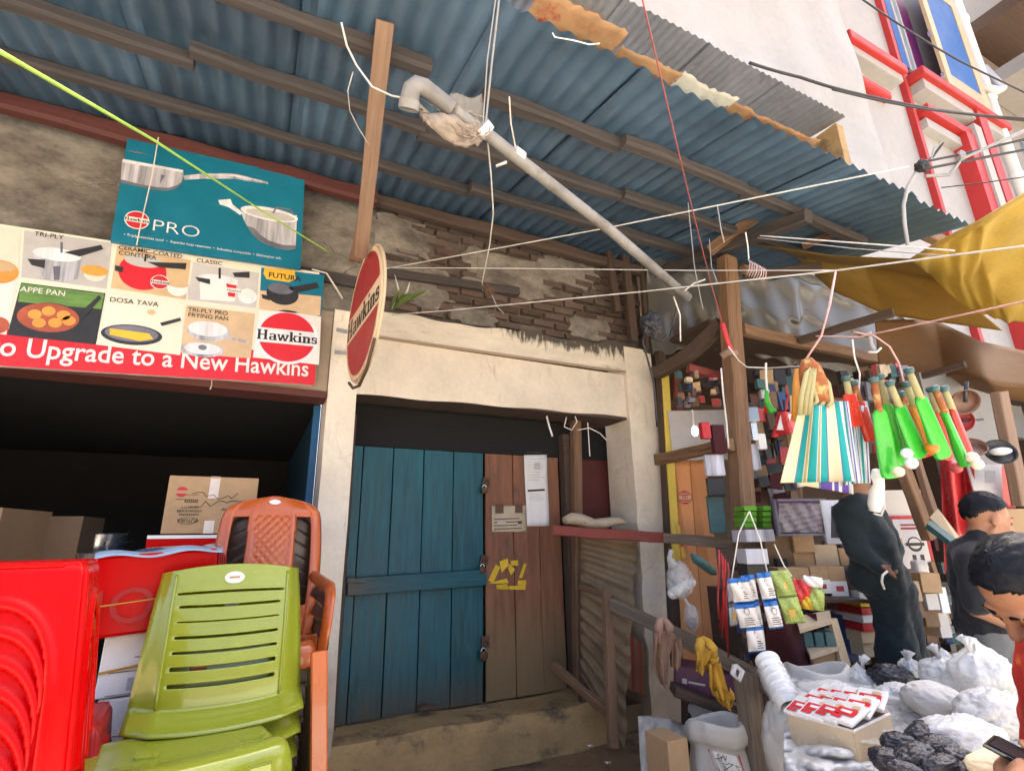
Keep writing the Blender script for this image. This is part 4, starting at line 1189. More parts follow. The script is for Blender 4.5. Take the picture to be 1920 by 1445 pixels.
panel(p_appe, [(40, 530), (198, 550), (180, 646), (14, 628)], 'black_print')
def p_dosa(c):
    E(c, 248, 628, 57, 19, 'black_print', 1); E(c, 248, 626, 50, 15, 'steel_dark', 2)
    Q(c, [(206, 616), (280, 626), (288, 636), (262, 640), (206, 628)], 'yellow_print', 3)
    Q(c, [(300, 606), (338, 596), (340, 602), (304, 612)], 'black_print', 3); E(c, 284, 586, 8, 5, 'tan_print', 3); E(c, 317, 644, 9, 5, 'cream_print', 3)
    T(c, 'DOSA TAVA', 205, 566, 0.047, 'ink', 4, 0.004)
panel(p_dosa, [(202, 552), (348, 572), (338, 666), (180, 646)], 'cream_print')
def p_fry(c):
    E(c, 392, 622, 40, 18, 'steel_print', 1); E(c, 390, 617, 37, 14, 'steel_light', 2); S(c, [(420, 632), (466, 642)], 0.016, 'steel_print', 3)
    E(c, 380, 656, 40, 14, 'steel_print', 3); E(c, 380, 654, 34, 11, 'steel_light', 4); E(c, 380, 652, 8, 5, 'steel_dark', 5)
    T(c, 'TRI-PLY PRO', 352, 584, 0.042, 'ink', 4, 0.004); T(c, 'FRYING PAN', 352, 594, 0.042, 'ink', 4, 0.004)
panel(p_fry, [(350, 572), (478, 588), (470, 672), (338, 662)], 'sunset_print')
def p_left(c):
    E(c, 0, 510, 36, 22, 'orange_print', 1); E(c, 0, 500, 30, 10, 'tan_print', 2)
panel(p_left, [(-40, 420), (40, 430), (34, 520), (-46, 508)], 'cream_print')
def p_left2(c):
    E(c, -4, 610, 22, 16, 'brownred_print', 1)
panel(p_left2, [(-44, 520), (32, 528), (12, 628), (-60, 618)], 'white_print')
c = Canvas(o, eu, ev, base=0.003)
Q(c, [(486, 582), (602, 594), (598, 684), (474, 670)], 'white_print', 0)
u, v = c.px(539, 632)
c.roundel(u, v, 0.205, 1, 'red_print', 'steel_light')
c.build('logo', ban)
MB().tube([at(585, 505, 3.78), at(612, 512, 3.80), at(630, 540, 3.85), at(642, 560, 3.88)], 0.010, 6, flat=0.5).build('tie', 'wire_white', ban, smooth=True)

# teal board leaning above it
ang = rad(3.0)
eu, ev = V(math.cos(ang), 0, math.sin(ang)), V(-math.sin(ang)*0.99, 0.03, math.cos(ang)).normalized()
o = at(207, 452, 3.74)
W2, H2 = 1.13, 0.80
pro = thing('teal_board', 'teal cookware poster board with two steel pans leaning above the banner', 'sign', o)
MB().prism([(0, 0), (W2, 0), (W2, H2), (0, H2)], o, eu, ev, -0.025).build('board', 'teal_print', pro)
c = Canvas(o, eu, ev)
Q(c, [(229, 300), (344, 322), (344, 332), (341, 342), (336, 350), (327, 355), (314, 358), (296, 357), (262, 351), (226, 343)], 'steel_print', 2)
Q(c, [(231, 299), (344, 320), (342, 324), (230, 305)], 'steel_light', 3); Q(c, [(302, 328), (310, 330), (300, 346)], 'steel_dark', 3)
Q(c, [(226, 337), (262, 346), (296, 352), (316, 353), (330, 349), (341, 342), (336, 350), (327, 355), (314, 358), (296, 357), (262, 351), (226, 343)], 'steel_dark', 3)
Q(c, [(344, 330), (380, 326), (440, 326), (502, 342), (503, 346), (440, 336), (380, 336), (346, 338)], 'steel_print', 2); Q(c, [(380, 328), (440, 328), (502, 343), (440, 332)], 'steel_light', 3)
Q(c, [(236, 283), (258, 285), (280, 291), (258, 289)], 'steel_dark', 3)
c.build('pan_print', pro)
c = Canvas(o, eu, ev)
Q(c, [(452, 398), (557, 404), (554, 467), (540, 469), (520, 466), (500, 459), (484, 450), (472, 438), (463, 424), (456, 410)], 'steel_print', 1); E(c, 506, 402, 53, 12, 'steel_light', 2); E(c, 508, 404, 46, 8, 'grey_print', 3)
Q(c, [(463, 424), (472, 438), (484, 450), (500, 459), (520, 466), (540, 469), (554, 467), (554, 461), (530, 460), (505, 452), (488, 441), (476, 428)], 'steel_dark', 3)
S(c, [(512, 400), (518, 390), (546, 394), (550, 404)], 0.012, 'steel_dark', 4)
Q(c, [(409, 376), (432, 374), (436, 384), (456, 400), (450, 404), (430, 390), (412, 384)], 'steel_light', 3)
c.build('pan_print', pro)
c = Canvas(o, eu, ev)
u, v = c.px(257, 413)
c.roundel(u, v, 0.068, 1)
T(c, 'PRO', 282, 432, 0.125, 'steel_light', 2, -0.014, 1.18)
T(c, '• Triply stainless steel  •  Superior heat retention  •  Induction compatible  •  Dishwasher safe', 232, 442, 0.0265, 'steel_light', 2, 0.001, 0.93)
c.build('lettering', pro)
MB().tube([at(297, 258, 3.70), at(285, 330, 3.70), at(262, 430, 3.70), at(256, 460, 3.72)], 0.006, 5, flat=0.4).build('tape_tie', 'tape', pro)

# round sign on its arm
sc_ = V(0.515, 3.2, 2.925)
th = rad(3.2)
eu = V(math.sin(th), -math.cos(th), 0)            # from the wall towards the street
ev = V(0, 0, 1)
RS = 0.435
rs_ = thing('round_sign', 'round red and cream shop sign with black lettering hanging edge-on from a wooden arm', 'sign', sc_ - V(0, 0, RS))
circ = [(RS*math.cos(2*math.pi*k/48), RS*math.sin(2*math.pi*k/48)) for k in range(48)]
MB().prism(circ, sc_, eu, ev, -0.022).build('disc', 'sign_cream', rs_)
c = Canvas(sc_, eu, ev)
a = 13
c.ell(0, 0, RS*0.93, RS*0.93, 'sign_red', 0, a, 180 - a, n=40)
c.ell(0, 0, RS*0.93, RS*0.93, 'sign_red', 0, 180 + a, 360 - a, n=40)
hh = 0.135
c.slab(-RS*0.93, -0.065, hh, 'ink', 1, (1.86*RS)/(4.8*hh))
c.build('lettering', rs_)
pts = [sc_ + eu*(RS + 0.012)*math.cos(2*math.pi*k/48) + ev*(RS + 0.012)*math.sin(2*math.pi*k/48) + eu.cross(ev)*-0.018 for k in range(49)]
MB().tube(pts, 0.010, 6, cap=False).build('rim', 'sign_cream', rs_, smooth=True)
MB().tube([sc_ + eu*x_ + ev*z_ for x_, z_ in ((0.36, -0.30), (0.22, -0.44), (0.05, -0.50), (-0.12, -0.47), (-0.25, -0.40))], 0.010, 6).build('iron_loop', 'rust', rs_, smooth=True)
arm = thing('sign_arm', 'slanting wooden arm board from the eave down to the round sign', 'timber', sc_ + V(0, 0, 0.4))
MB().beam(at(722, 40, 2.0), at(676, 482, 3.12), 0.085, 0.03, up=(0, 0.4, 1), n=6, jit=0.002).build('board', 'wood_pale', arm)
MB().beam(at(690, 360, 3.3), at(666, 490, 3.3), 0.08, 0.03, up=(0, 1, 0), n=3, jit=0.002).build('board', 'wood_brown', arm)

# ================================================================== PLASTIC CHAIRS, STOOLS AND CARTONS AT THE LEFT
def sstep(a, b, x):
    t = min(1, max(0, (x - a)/(b - a)))
    return t*t*(3 - 2*t)

class Frame:
    """a chair's own axes: x to its left seen from the front, f forward"""
    def __init__(s, loc, rot=0.0):
        s.o, s.c, s.s = Vector(loc), math.cos(rot), math.sin(rot)
    def __call__(s, x, y, z):                 # y positive = backwards
        return s.o + V(x*s.c - y*s.s, x*s.s + y*s.c, z)

def chair_legs(fr, t, m, w=0.2, d=0.2, h=0.43, front=True):
    for sx in (-1, 1):
        for sy in (-1, 1):
            a = fr(sx*w, sy*d + 0.02, 0); b = fr(sx*(w + 0.03), sy*(d + 0.035) + 0.02, -h)
            MB().beam(a, b, 0.06, 0.045, up=(0, 1, 0), n=2).build('leg', m, t)

def chair_seat(fr, t, m, w=0.22, d=0.42, skirt=0.10, lip=0.035):
    """fr at seat-lip height; surface runs skirt -> front lip -> dip -> back"""
    prof = [(-0.005, -skirt), (-0.008, -skirt*0.5), (-0.004, -0.018), (0.010, -0.004), (0.030, 0.0), (0.06, -0.003), (0.10, -0.012), (0.16, -0.024), (0.25, -lip), (0.34, -lip), (d, -0.012)]
    n = len(prof) - 1
    def fn(u, v):
        y, z = prof[min(n, int(round(v*n)))]
        a = 2*u - 1
        k = sstep(0.86, 1.0, abs(a))
        return fr(a*w*(1 - 0.02*k), y + 0.045*abs(a)**3*(1 if y < 0.08 else 0), z - 0.05*k*k - (0.012*(abs(a)**2) if 0.02 < y < 0.3 else 0)*-1*0.6)
    return MB().grid(fn, 28, n).build('seat', m, t, smooth=True, sol=0.005, sub=1)

def olive_chair(loc, rot, label):
    t = thing('plastic_chair', label, 'chair', loc, 'olive chairs in one stack')
    fr = Frame(loc, rot)
    H = 0.47
    def back(u, v):
        a = 2*u - 1
        w = lerp(0.236, 0.236, v)
        wing = sstep(0.80, 1.0, abs(a))
        z = -0.035 + (H + 0.035)*v - 0.018*(1 - a*a)*(1 - v)*0.6 - 0.028*a*a*sstep(0.7, 1, v)
        y = 0.385 + 0.085*v - 0.045*math.sin(math.pi*min(1, v*1.1))*0.4 + 0.035*a*a + 0.055*wing - 0.030*sstep(0.12, 0.0, v)*3
        return fr(a*w*(1 + 0.16*wing*(1 - v)) + 0.012, y, z)
    slots = [0.245, 0.345, 0.440, 0.535, 0.630, 0.725, 0.815]
    def mask(u, v):
        a = abs(2*u - 1)
        for k, s in enumerate(slots):
            hw = 0.0150 if k == 0 else 0.0060 + 0.0012*(6 - k)*0.6
            if abs(v - s) < hw and a < 0.70 + 0.03*k/6:
                return False
        return True
    b = MB().grid(back, 40, 120, mask=mask).build('backrest', 'plastic_olive', t, smooth=True, sol=0.006)
    # raised border lines either side of the slats
    for sg in (-1, 1):
        MB().tube([back(0.5 + sg*0.40, v) - V(0, 0.005, 0) for v in [0.12 + 0.85*k/14 for k in range(15)]], 0.005, 6).build('rib', 'plastic_olive', b, smooth=True)
    c0, cr, cu = back(0.5, 0.905), back(0.56, 0.905) - back(0.44, 0.905), back(0.5, 0.95) - back(0.5, 0.87)
    cr.normalize(); cu.normalize()
    nn = cr.cross(cu).normalized()
    if nn.y > 0: nn = -nn
    pts = [(0.033*math.cos(2*math.pi*k/24), 0.021*math.sin(2*math.pi*k/24)) for k in range(24)]
    MB().prism(pts, c0 + nn*0.004, cr, cu, 0.004).build('maker_badge', 'sticker_white', b)
    cv = Canvas(c0 + nn*0.0085, cr, cu)
    cv.rect(-0.018, -0.004, 0.018, 0.004, 'card', 1); cv.build('badge_print', b)
    chair_seat(Frame(fr(-0.055, -0.03, -0.028), rot + rad(9)), t, 'plastic_olive', 0.285, 0.43, 0.16, 0.022)
    chair_legs(Frame(fr(-0.03, 0.03, -0.04), rot), t, 'plastic_olive', 0.14, 0.13, 0.36)
    return t
LOC_G = V(-0.010, 1.88, 0.965)
g0 = olive_chair(LOC_G, rad(3), 'olive green slatted plastic chair, topmost of its stack by the stools')
for k in range(1, 6):
    c = copy_tree(g0)
    c.location = LOC_G + V(0, 0.035*k, -0.085*k)
    c['label'] = ['', 'olive green plastic chair second from the top of the olive stack', 'olive green plastic chair third from the top of the olive stack', 'olive green plastic chair fourth from the top of the olive stack', 'olive green plastic chair last but one in the olive stack', 'olive green plastic chair at the bottom of the olive stack'][k]

def arch_chair(loc, rot, label, m, kind, group):
    t = thing('plastic_chair', label, 'chair', loc, group)
    fr = Frame(loc, rot)
    H = 0.66
    def base(u, v):
        a = 2*u - 1
        w = 0.225 + 0.022*math.sin(math.pi*min(v, 0.8))
        if v > 0.74:
            q = (v - 0.74)/0.26
            w *= max(0.0, 1 - q**3.0)**(1/3.0)
            w = max(w, 0.06)
        z = H*v + (-0.012*abs(a)**2.2*sstep(0.86, 1, v))
        y = 0.40 + 0.13*v + 0.045*a*a - 0.05*(1 - a*a)*math.sin(math.pi*v)
        return a, w, y, z
    def fn(u, v):
        a, w, y, z = base(u, v)
        x = a*w
        r = abs(a)
        cw = 0.40 + 0.10*abs(v - 0.45)
        rel = 0.0
        if kind == 'woven':
            rel -= 0.014*sstep(0.78, 0.84, r)*(1 - sstep(0.96, 1.0, r)) + 0.014*sstep(0.84, 0.90, v)*0.7
            rel -= 0.010*sstep(cw - 0.10, cw - 0.06, r)*(1 - sstep(cw, cw + 0.03, r))*(1 - sstep(0.84, 0.9, v))
            if r < cw - 0.09 and v < 0.85:
                p, s = (x/0.040 + z/0.044), (x/0.040 - z/0.044)
                rel -= 0.015*(abs(p - math.floor(p) - 0.5) + abs(s - math.floor(s) - 0.5)) - 0.004
        else:
            f = (z + 0.55*abs(x))/0.062
            rel -= 0.026*(f - math.floor(f))*(1 - sstep(0.88, 0.97, r))
            rel -= 0.012*sstep(0.86, 0.92, r)
        return fr(x, y + rel, z - 0.02)
    def mask(u, v):
        if kind != 'woven':
            return True
        a = abs(2*u - 1)
        cw = 0.40 + 0.10*abs(v - 0.45)
        return not (cw + 0.03 < a < 0.78 and 0.20 < v < 0.845)
    b = MB().grid(fn, 72, 120, mask=mask).build('backrest', m, t, smooth=True, sol=0.006)
    if kind == 'woven':
        c0 = fn(0.5, 0.955)
        pts = [(0.024*math.cos(2*math.pi*k/20)*(1.0 + 0.15*math.cos(4*math.pi*k/20)), 0.013*math.sin(2*math.pi*k/20)) for k in range(20)]
        MB().prism(pts, c0 + V(0, -0.010, -0.002), (1, 0, 0), (0, 0.25, 1), 0.004).build('maker_badge', 'sticker_white', b)
    chair_seat(fr, t, m, 0.225, 0.42)
    for sg in (-1, 1):          # arms: front post, flat rest, up to the back
        pts = [fr(sg*0.225, 0.03, -0.10), fr(sg*0.245, 0.02, 0.06), fr(sg*0.255, 0.05, 0.17), fr(sg*0.26, 0.13, 0.205), fr(sg*0.25, 0.26, 0.215), fr(sg*0.225, 0.42, 0.235), fr(sg*0.205, 0.46, 0.25)]
        MB().tube(pts, [0.026, 0.024, 0.028, 0.03, 0.03, 0.028, 0.02], 10, flat=0.45).build('arm_rest', m, t, smooth=True)
    chair_legs(fr, t, m, 0.2, 0.2, 0.43)
    return t
LOC_O = V(0.105, 2.52, 1.105)
oc = arch_chair(LOC_O, rad(-1), 'orange plastic armchair with woven diamond back, on top of the brown chairs', 'plastic_orange', 'woven', 'arch backed plastic armchairs')
bc = arch_chair(LOC_O + V(0.0, 0.05, -0.06), rad(-1), 'dark brown plastic armchair right under the orange chair', 'plastic_brown', 'chevron', 'arch backed plastic armchairs')
for k in range(1, 7):
    c = copy_tree(bc)
    c.location = LOC_O + V(0.003*k, 0.05 + 0.045*k, -0.06 - 0.075*k)
    c['label'] = 'dark brown plastic armchair number %s below the orange chair in the stack' % ['', 'two', 'three', 'four', 'five', 'six', 'seven'][k]

# ------------------------------------------------------------------ red stools, nested in stacks
def stool_mesh(t, m, loc, rot, top=0.155, bot=0.20, h=0.44):
    fr = Frame(loc, rot)
    def half(z):
        return lerp(bot, top, (z + h)/h)
    for k in range(4):
        ca, sa = [(1, 0), (0, 1), (-1, 0), (0, -1)][k]
        def side(u, v):
            z = -h + h*v
            w = half(z)
            a = 2*u - 1
            r = 0.93
            rg = ((a/0.70)**2)**1.2 + (max(0, (z + 0.28)/0.19))**2.4
            if 0.66 < rg < 0.90:                               # snap the mesh to the arch's edge
                if z > -0.28:
                    k_ = (0.90/rg)**(1/2.4)
                    a *= k_; z = -0.28 + (z + 0.28)*k_
                else:
                    a = math.copysign(0.70*0.90**(1/2.4), a)
                w = half(z)
            x, y = a*w, -w
            q = sstep(r, 1.0, abs(a))
            y += 0.030*q*q; x -= math.copysign(0.012*q*q, a)
            if v > 0.93:
                y += 0.022*((v - 0.93)/0.07)**2
            if abs(a) < 0.74 and v < 0.99:                     # pressed border round the arch
                d = max(abs(a)/0.74, 0)
                y += 0.0
            ring = ((a/0.70)**2)**1.2 + (max(0, (z + 0.28)/0.19))**2.4
            if 0.86 < ring < 1.30 and z < -0.05:
                y -= 0.011*math.sin(math.pi*(ring - 0.86)/0.44)
            return fr(x*ca - y*sa, x*sa + y*ca, z)
        def msk(u, v):
            a, z = 2*u - 1, -h + h*v
            return ((a/0.70)**2)**1.2 + (max(0, (z + 0.28)/0.19))**2.4 > 0.80
        MB().grid(side, 60, 72, mask=msk).build('side_panel', m, t, smooth=True, sol=0.0035)
    tp = MB()
    pts = [(top*0.99*max(-1, min(1, 1.25*math.cos(2*math.pi*k/32))), top*0.99*max(-1, min(1, 1.25*math.sin(2*math.pi*k/32)))) for k in range(32)]
    tp.prism(pts, fr(0, 0, -0.012), fr(1, 0, 0) - fr(0, 0, 0), fr(0, 1, 0) - fr(0, 0, 0), 0.011)
    tp.build('seat', m, t, bev=0.004)
names = ['topmost', 'second', 'third', 'fourth', 'fifth', 'sixth', 'seventh', 'eighth', 'ninth', 'tenth']
def stool_stack(loc, rot, m, n, dz, what, group):
    s0 = thing('plastic_stool', 'bright red plastic stool, topmost of the ' + what, 'stool', loc, group)
    stool_mesh(s0, m, loc, rot)
    for k in range(1, n):
        c = copy_tree(s0)
        c.location = Vector(loc) - V(0, 0, dz*k)
        c['label'] = 'red plastic stool, %s from the top of the %s' % (names[k], what)
stool_stack(V(-0.505, 1.765, 1.472), rad(7), 'plastic_red', 10, 0.056, 'tall stack at the left edge', 'nested red stools at the left edge')
stool_stack(V(-0.495, 2.27, 1.00), rad(4), 'plastic_red_dull', 6, 0.056, 'lower stack behind the tall stack', 'nested red stools behind')  # duller red: brown reflected light is put into these stools' colour
tb = thing('low_table', 'low wooden bench under the stacked red stools', 'bench', (-0.50, 2.0, 0))
MB().box((-0.50, 2.0, 0.505), (0.60, 1.05, 0.04)).build('bench_top', 'wood_brown', tb)
for sx in (-1, 1):
    for sy in (-1, 1):
        MB().box((-0.50 + sx*0.26, 2.0 + sy*0.46, 0.242), (0.06, 0.06, 0.484)).build('leg', 'wood_brown', tb)

# ------------------------------------------------------------------ cartons
def carton(name, c, size, rot, m, label, cat='carton', group=None, tape=False, bev=0.004, seam=True, tilt=0.0):
    """c = centre of the base; body, flap seam and tape are parts"""
    c = Vector(c)
    t = thing(name, label, cat, c, group)
    Rz = Matrix.Rotation(rot, 3, 'Z') @ Matrix.Rotation(tilt, 3, 'Y')
    sx, sy, sz = size
    MB().box(c + Rz @ V(0, 0, sz/2), (sx, sy, sz - 0.004), Rz).build('body', m, t, bev=bev)
    if seam:
        for s in (-1, 1):
            MB().box(c + Rz @ V(0, s*(sy/4 + 0.001), sz - 0.0005), (sx - 0.004, sy/2 - 0.006, 0.004), Rz).build('flap', m, t)
    if tape:
        MB().box(c + Rz @ V(0, 0, sz + 0.003), (0.05, sy + 0.003, 0.002), Rz).build('tape', 'tape', t)
        MB().box(c + Rz @ V(0, -sy/2 - 0.0015, sz*0.80), (0.05, 0.002, sz*0.36), Rz).build('tape', 'tape', t)
        MB().box(c + Rz @ V(0, -sy/2 - 0.0015, sz*0.12), (0.05, 0.002, sz*0.22), Rz).build('tape', 'tape', t)
    return t, (lambda x, z: c + Rz @ V(x, -sy/2 - 0.001, z)), Rz
# the big printed carton, stacked upside down
fc, fp, Rz = carton('cookware_carton', V(-0.205, 3.74, 1.568), (0.455, 0.46, 0.318), rad(2), 'card', 'brown cookware carton with upside-down print on the red box', tape=True)
cv = Canvas(fp(0.2275, 0.318), -(Rz @ V(1, 0, 0)), V(0, 0, -1))          # print turned upside down
cv.ell(0.335, 0.245, 0.050, 0.019, 'ink_brown', 1); cv.ell(0.335, 0.245, 0.046, 0.016, 'card', 2); cv.text('FUTURA', 0.338, 0.236, 0.026, 'ink', 3, 0.012, 'CENTER')
for k, w in enumerate((0.08, 0.09, 0.07)):
    cv.text(['HAWKINS', 'COOKWARE', 'QUALITY'][k], 0.335, 0.205 - 0.019*k, 0.019, 'ink', 1, 0.008, 'CENTER', 1.1)
cv.rect(0.300, 0.128, 0.365, 0.146, 'ink_brown', 1)
for k in range(6):
    cv.rect(0.304 + k*0.01, 0.131, 0.307 + k*0.01, 0.143, 'card', 2)
cv.stroke([(0.30, 0.105), (0.365, 0.105)], 0.002, 'ink_brown', 1)
cv.build('print', fc)
cv = Canvas(fp(0.2275, 0.318), -(Rz @ V(1, 0, 0)), V(0, 0, -1))
cv.text('HAWKINS', 0.09, 0.175, 0.019, 'ink_brown', 1, 0.006)
cv.stroke([(0.02, 0.165), (0.14, 0.165)], 0.003, 'ink_brown', 1)
cv.stroke([(0.02, 0.135), (0.14, 0.135)], 0.003, 'ink_brown', 1)
cv.build('side_print', fc)
cv = Canvas(fp(-0.2275, 0.0), (Rz @ V(1, 0, 0)), V(0, 0, 1))
cv.ell(0.07, 0.232, 0.028, 0.026, 'logo_red', 1, 16, 164); cv.ell(0.07, 0.228, 0.028, 0.026, 'logo_red', 1, 196, 344); cv.stroke([(0.045, 0.19), (0.10, 0.188)], 0.003, 'ink_brown', 1)
r5 = random.Random(5)
for ln in range(2):                     # hand-written marker scrawl
    pts = [(0.12 + 0.026*k + r5.uniform(-.006, .006), 0.21 - 0.045*ln + r5.uniform(-.022, .022)) for k in range(10)]
    cv.stroke(pts, 0.003, 'ink', 1)
cv.build('marker_scrawl', fc)
# red box under it and the big red carton in front
rb2, fp, Rz = carton('red_box', V(-0.14, 3.72, 1.466), (0.70, 0.44, 0.098), rad(3), 'plastic_red', 'flat glossy red box under the brown cookware carton', 'box', seam=False)
MB().box(V(-0.14, 3.72, 1.466) + Rz @ V(-0.0, -0.2225, 0.088), (0.70, 0.004, 0.018), Rz).build('label_edge', 'paper', rb2)
bigred, fp, Rz = carton('red_carton', V(-0.30, 2.62, 1.20), (0.40, 0.30, 0.285), rad(9), 'plastic_red', 'large glossy red carton with dark lettering behind the red stools', 'carton', seam=False, bev=0.012, tilt=rad(-3))
cv = Canvas(fp(-0.20, 0.0) + V(0, -0.004, 0), Rz @ V(1, 0, 0), Rz @ V(0, 0, 1))
cv.text('ION', 0.012, 0.045, 0.175, 'plastic_red_dull', 1, 0.0, 'LEFT', 1.05)
cv.stroke([(0.0, 0.11), (0.13, 0.115), (0.26, 0.12), (0.40, 0.14)], 0.004, 'rag_yellow', 3)
cv.build('print', bigred)
MB().grid(lambda u, v: V(-0.30, 2.62, 1.49) + Rz @ V(lerp(-0.21, 0.20, u), lerp(-0.16, 0.16, v), 0.004 + 0.008*math.sin(11*u + 3*v) - 0.02*sstep(0.1, 0, v)), 24, 10).build('plastic_wrap', 'glass_sky', bigred, smooth=True, sol=0.001)
for k in range(4):
    MB().box(V(-0.30, 2.62, 1.20) + Rz @ V(0.205 + 0.009*k, 0.01*k, 0.15 - 0.004*k), (0.006, 0.28, 0.26 - 0.01*k), Rz).build('card_layer', 'plastic_red_dull', bigred)
# white printed cartons below it
for k, (z0, h, lab) in enumerate([(0.985, 0.205, 'white printed carton tied with yellow string under the red carton'), (0.78, 0.2, 'white printed carton just above the bottom of the picture behind the red stools'), (0.575, 0.2, 'white printed carton lowest in the pile behind the red stools')]):
    wc, fp, Rz = carton('white_carton', V(-0.30 + 0.02*k, 2.66, z0), (0.27 - 0.0*k, 0.24, h), rad(6 - 4*k), 'paper', lab, group='white cartons in a pile')
    cv = Canvas(fp(-0.135, 0), Rz @ V(1, 0, 0), V(0, 0, 1))
    cv.ell(0.14, h*0.80, 0.014, 0.010, 'logo_red', 1); cv.rect(0.10, h*0.62, 0.19, h*0.635, 'ink_brown', 1)
    cv.rect(0.03, h*0.40, 0.22, h*0.412, 'ink_brown', 1); cv.rect(0.15, h*0.28, 0.2, h*0.33, 'ink', 1); cv.rect(0.09, h*0.1, 0.12, h*0.3, 'print_grey', 1); cv.ell(0.14, h*0.16, 0.012, 0.012, 'logo_red', 2)
    cv.rect(0.03, h*0.04, 0.2, h*0.05, 'ink_brown', 1)
    cv.build('print', wc)
    if k == 0:
        MB().tube([fp(-0.135, h*0.42) + V(0, -0.004, 0), fp(0, h*0.5) + V(0, -0.006, 0), fp(0.10, h*0.56) + V(0, -0.008, 0)], 0.004, 5).build('string', 'rag_yellow', wc)
        for a in range(7):
            q = fp(0.10, h*0.55) + V(0, -0.01, 0)
            MB().tube([q, q + V(0.03*math.cos(a*0.9), -0.01, 0.03*math.sin(a*0.9)), q + V(0.07*math.cos(a*0.9 + .4), -0.02, 0.04*math.sin(a*0.9 + .5) - 0.01)], 0.002, 4).build('string_end', 'yellow_strip', wc)
rk = thing('stock_rack', 'dark wooden rack holding the boxes inside the open bay', 'rack', (-0.35, 3.0, 0))
MB().box((-0.30, 2.66, 0.55), (0.7, 0.42, 0.04)).build('shelf', 'wood_dark', rk)
MB().box((-0.16, 3.72, 1.43), (0.7, 0.5, 0.04)).build('shelf', 'wood_dark', rk)
for (x, y, z) in ((-0.6, 2.5, 0.53), (0.02, 2.5, 0.53), (-0.48, 3.94, 1.41), (0.16, 3.94, 1.41), (-0.48, 3.5, 1.41), (0.16, 3.5, 1.41)):
    MB().box((x, y, z/2), (0.05, 0.05, z)).build('leg', 'wood_dark', rk)
# cartons deep in the shop
carton('plain_carton', V(-1.47, 4.62, 1.33), (0.34, 0.5, 0.42), rad(-14), 'card', 'tall plain carton inside the shop at the left edge')
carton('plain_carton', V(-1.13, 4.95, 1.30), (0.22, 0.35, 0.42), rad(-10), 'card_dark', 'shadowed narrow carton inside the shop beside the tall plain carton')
sh2 = thing('inner_shelf', 'dark shelf unit standing inside the open bay', 'shelf', (-0.9, 4.9, 0))
MB().box((-0.95, 4.95, 1.28), (1.9, 0.7, 0.04)).build('shelf_board', 'wood_dark', sh2)
for sx in (-1.8, -0.1):
    MB().box((sx, 4.95, 0.63), (0.06, 0.6, 1.26)).build('shelf_side', 'wood_dark', sh2)
cr = MB().box((-0.62, 4.9, 1.375), (0.5, 0.4, 0.15)).build('blue_crate', 'blue_paint', bev=0.01)
tag(cr, 'dim blue crate on the shelf inside the open bay', 'crate')

# dim stock on the shelf inside: steel pots and boxes
for k, (x, y, r_, h_, lab) in enumerate([(-0.95, 4.85, 0.13, 0.16, 'dim steel pot left of the blue crate inside the shop'), (-1.0, 5.15, 0.16, 0.30, 'tall dim steel pot at the back of the inner shelf'), (-0.25, 4.95, 0.12, 0.2, 'dim steel pot right of the blue crate inside the shop')]):
    po_ = thing('steel_pot', lab, 'pot', (x, y, 1.30))
    MB().lathe([(0.001, 0.0), (r_*0.9, 0.0), (r_, 0.02), (r_, h_), (r_*1.06, h_ + 0.01), (r_*0.96, h_ + 0.008), (r_*0.95, 0.03), (0.001, 0.02)], (x, y, 1.302), n=28).build('body', 'metal_light', po_, smooth=True, auto=40)
    for q in (-1, 1):
        MB().tube([V(x + q*r_, y - 0.04, 1.30 + h_*0.8), V(x + q*(r_ + 0.04), y, 1.30 + h_*0.85), V(x + q*r_, y + 0.04, 1.30 + h_*0.8)], 0.008, 6).build('handle', 'plastic_black', po_, smooth=True)

# ================================================================== THE STALL AT THE RIGHT
FWD = ROT @ V(0, 0, -1)
YAW = -math.atan2(FWD.x, FWD.y)              # turns a box so that it faces the lane's viewer
def pc(px, py, zc):
    return EYE + ROT @ V((px - CXP)/F_PX*zc, (CYP - py)/F_PX*zc, -zc)
def sc(zc):
    return zc/F_PX
RZ = lambda a=0.0: Matrix.Rotation(YAW + a, 3, 'Z')
def pbox(name, x0, y0, x1, y1, zc, depth, m, label, cat, rot=0.0, group=None, seam=False, tape=False, bev=0.004, tilt=0.0):
    """a box whose front spans these photo pixels at that depth"""
    base = pc((x0 + x1)/2, y1, zc)
    w, h = (x1 - x0)*sc(zc), (y1 - y0)*sc(zc)*1.02
    Rr = RZ(rot)
    c = base + Rr @ V(0, depth/2, 0)
    return carton(name, c, (w, depth, h), YAW + rot, m, label, cat, group, tape, bev, seam, tilt)

# ------------------------------------------------------------------ timber frame
sf = thing('market_stall', 'timber posts and beams of the goods stall right of the shop front', 'stall', (3.4, 2.9, 0))
pt, pb = at(1353, 448, 2.9), at(1353, 448, 2.9)
p1_, p2_ = at(1368, 600, 2.9), at(1398, 1240, 2.9)
dirn = (p2_ - p1_).normalized()
MB().beam(p1_ - dirn*0.62, V(p2_.x, p2_.y, 0), 0.155, 0.125, up=(0, 1, 0), n=10, jit=0.004).build('post', 'wood_brown', sf)
MB().beam(at(1238, 660, 3.82), at(1268, 1250, 3.78), 0.085, 0.08, up=(0, 1, 0), n=6, jit=0.003).build('post', 'wood_dark', sf)
MB().beam(at(1246, 686, 3.76), at(1268, 1050, 3.74), 0.085, 0.02, up=(0, 1, 0), n=4, jit=0.003).build('strip', 'yellow_strip', sf)
MB().beam(at(1268, 680, 3.8), at(1276, 830, 3.8), 0.09, 0.03, up=(0, 1, 0), n=3).build('strip', 'wood_red', sf)
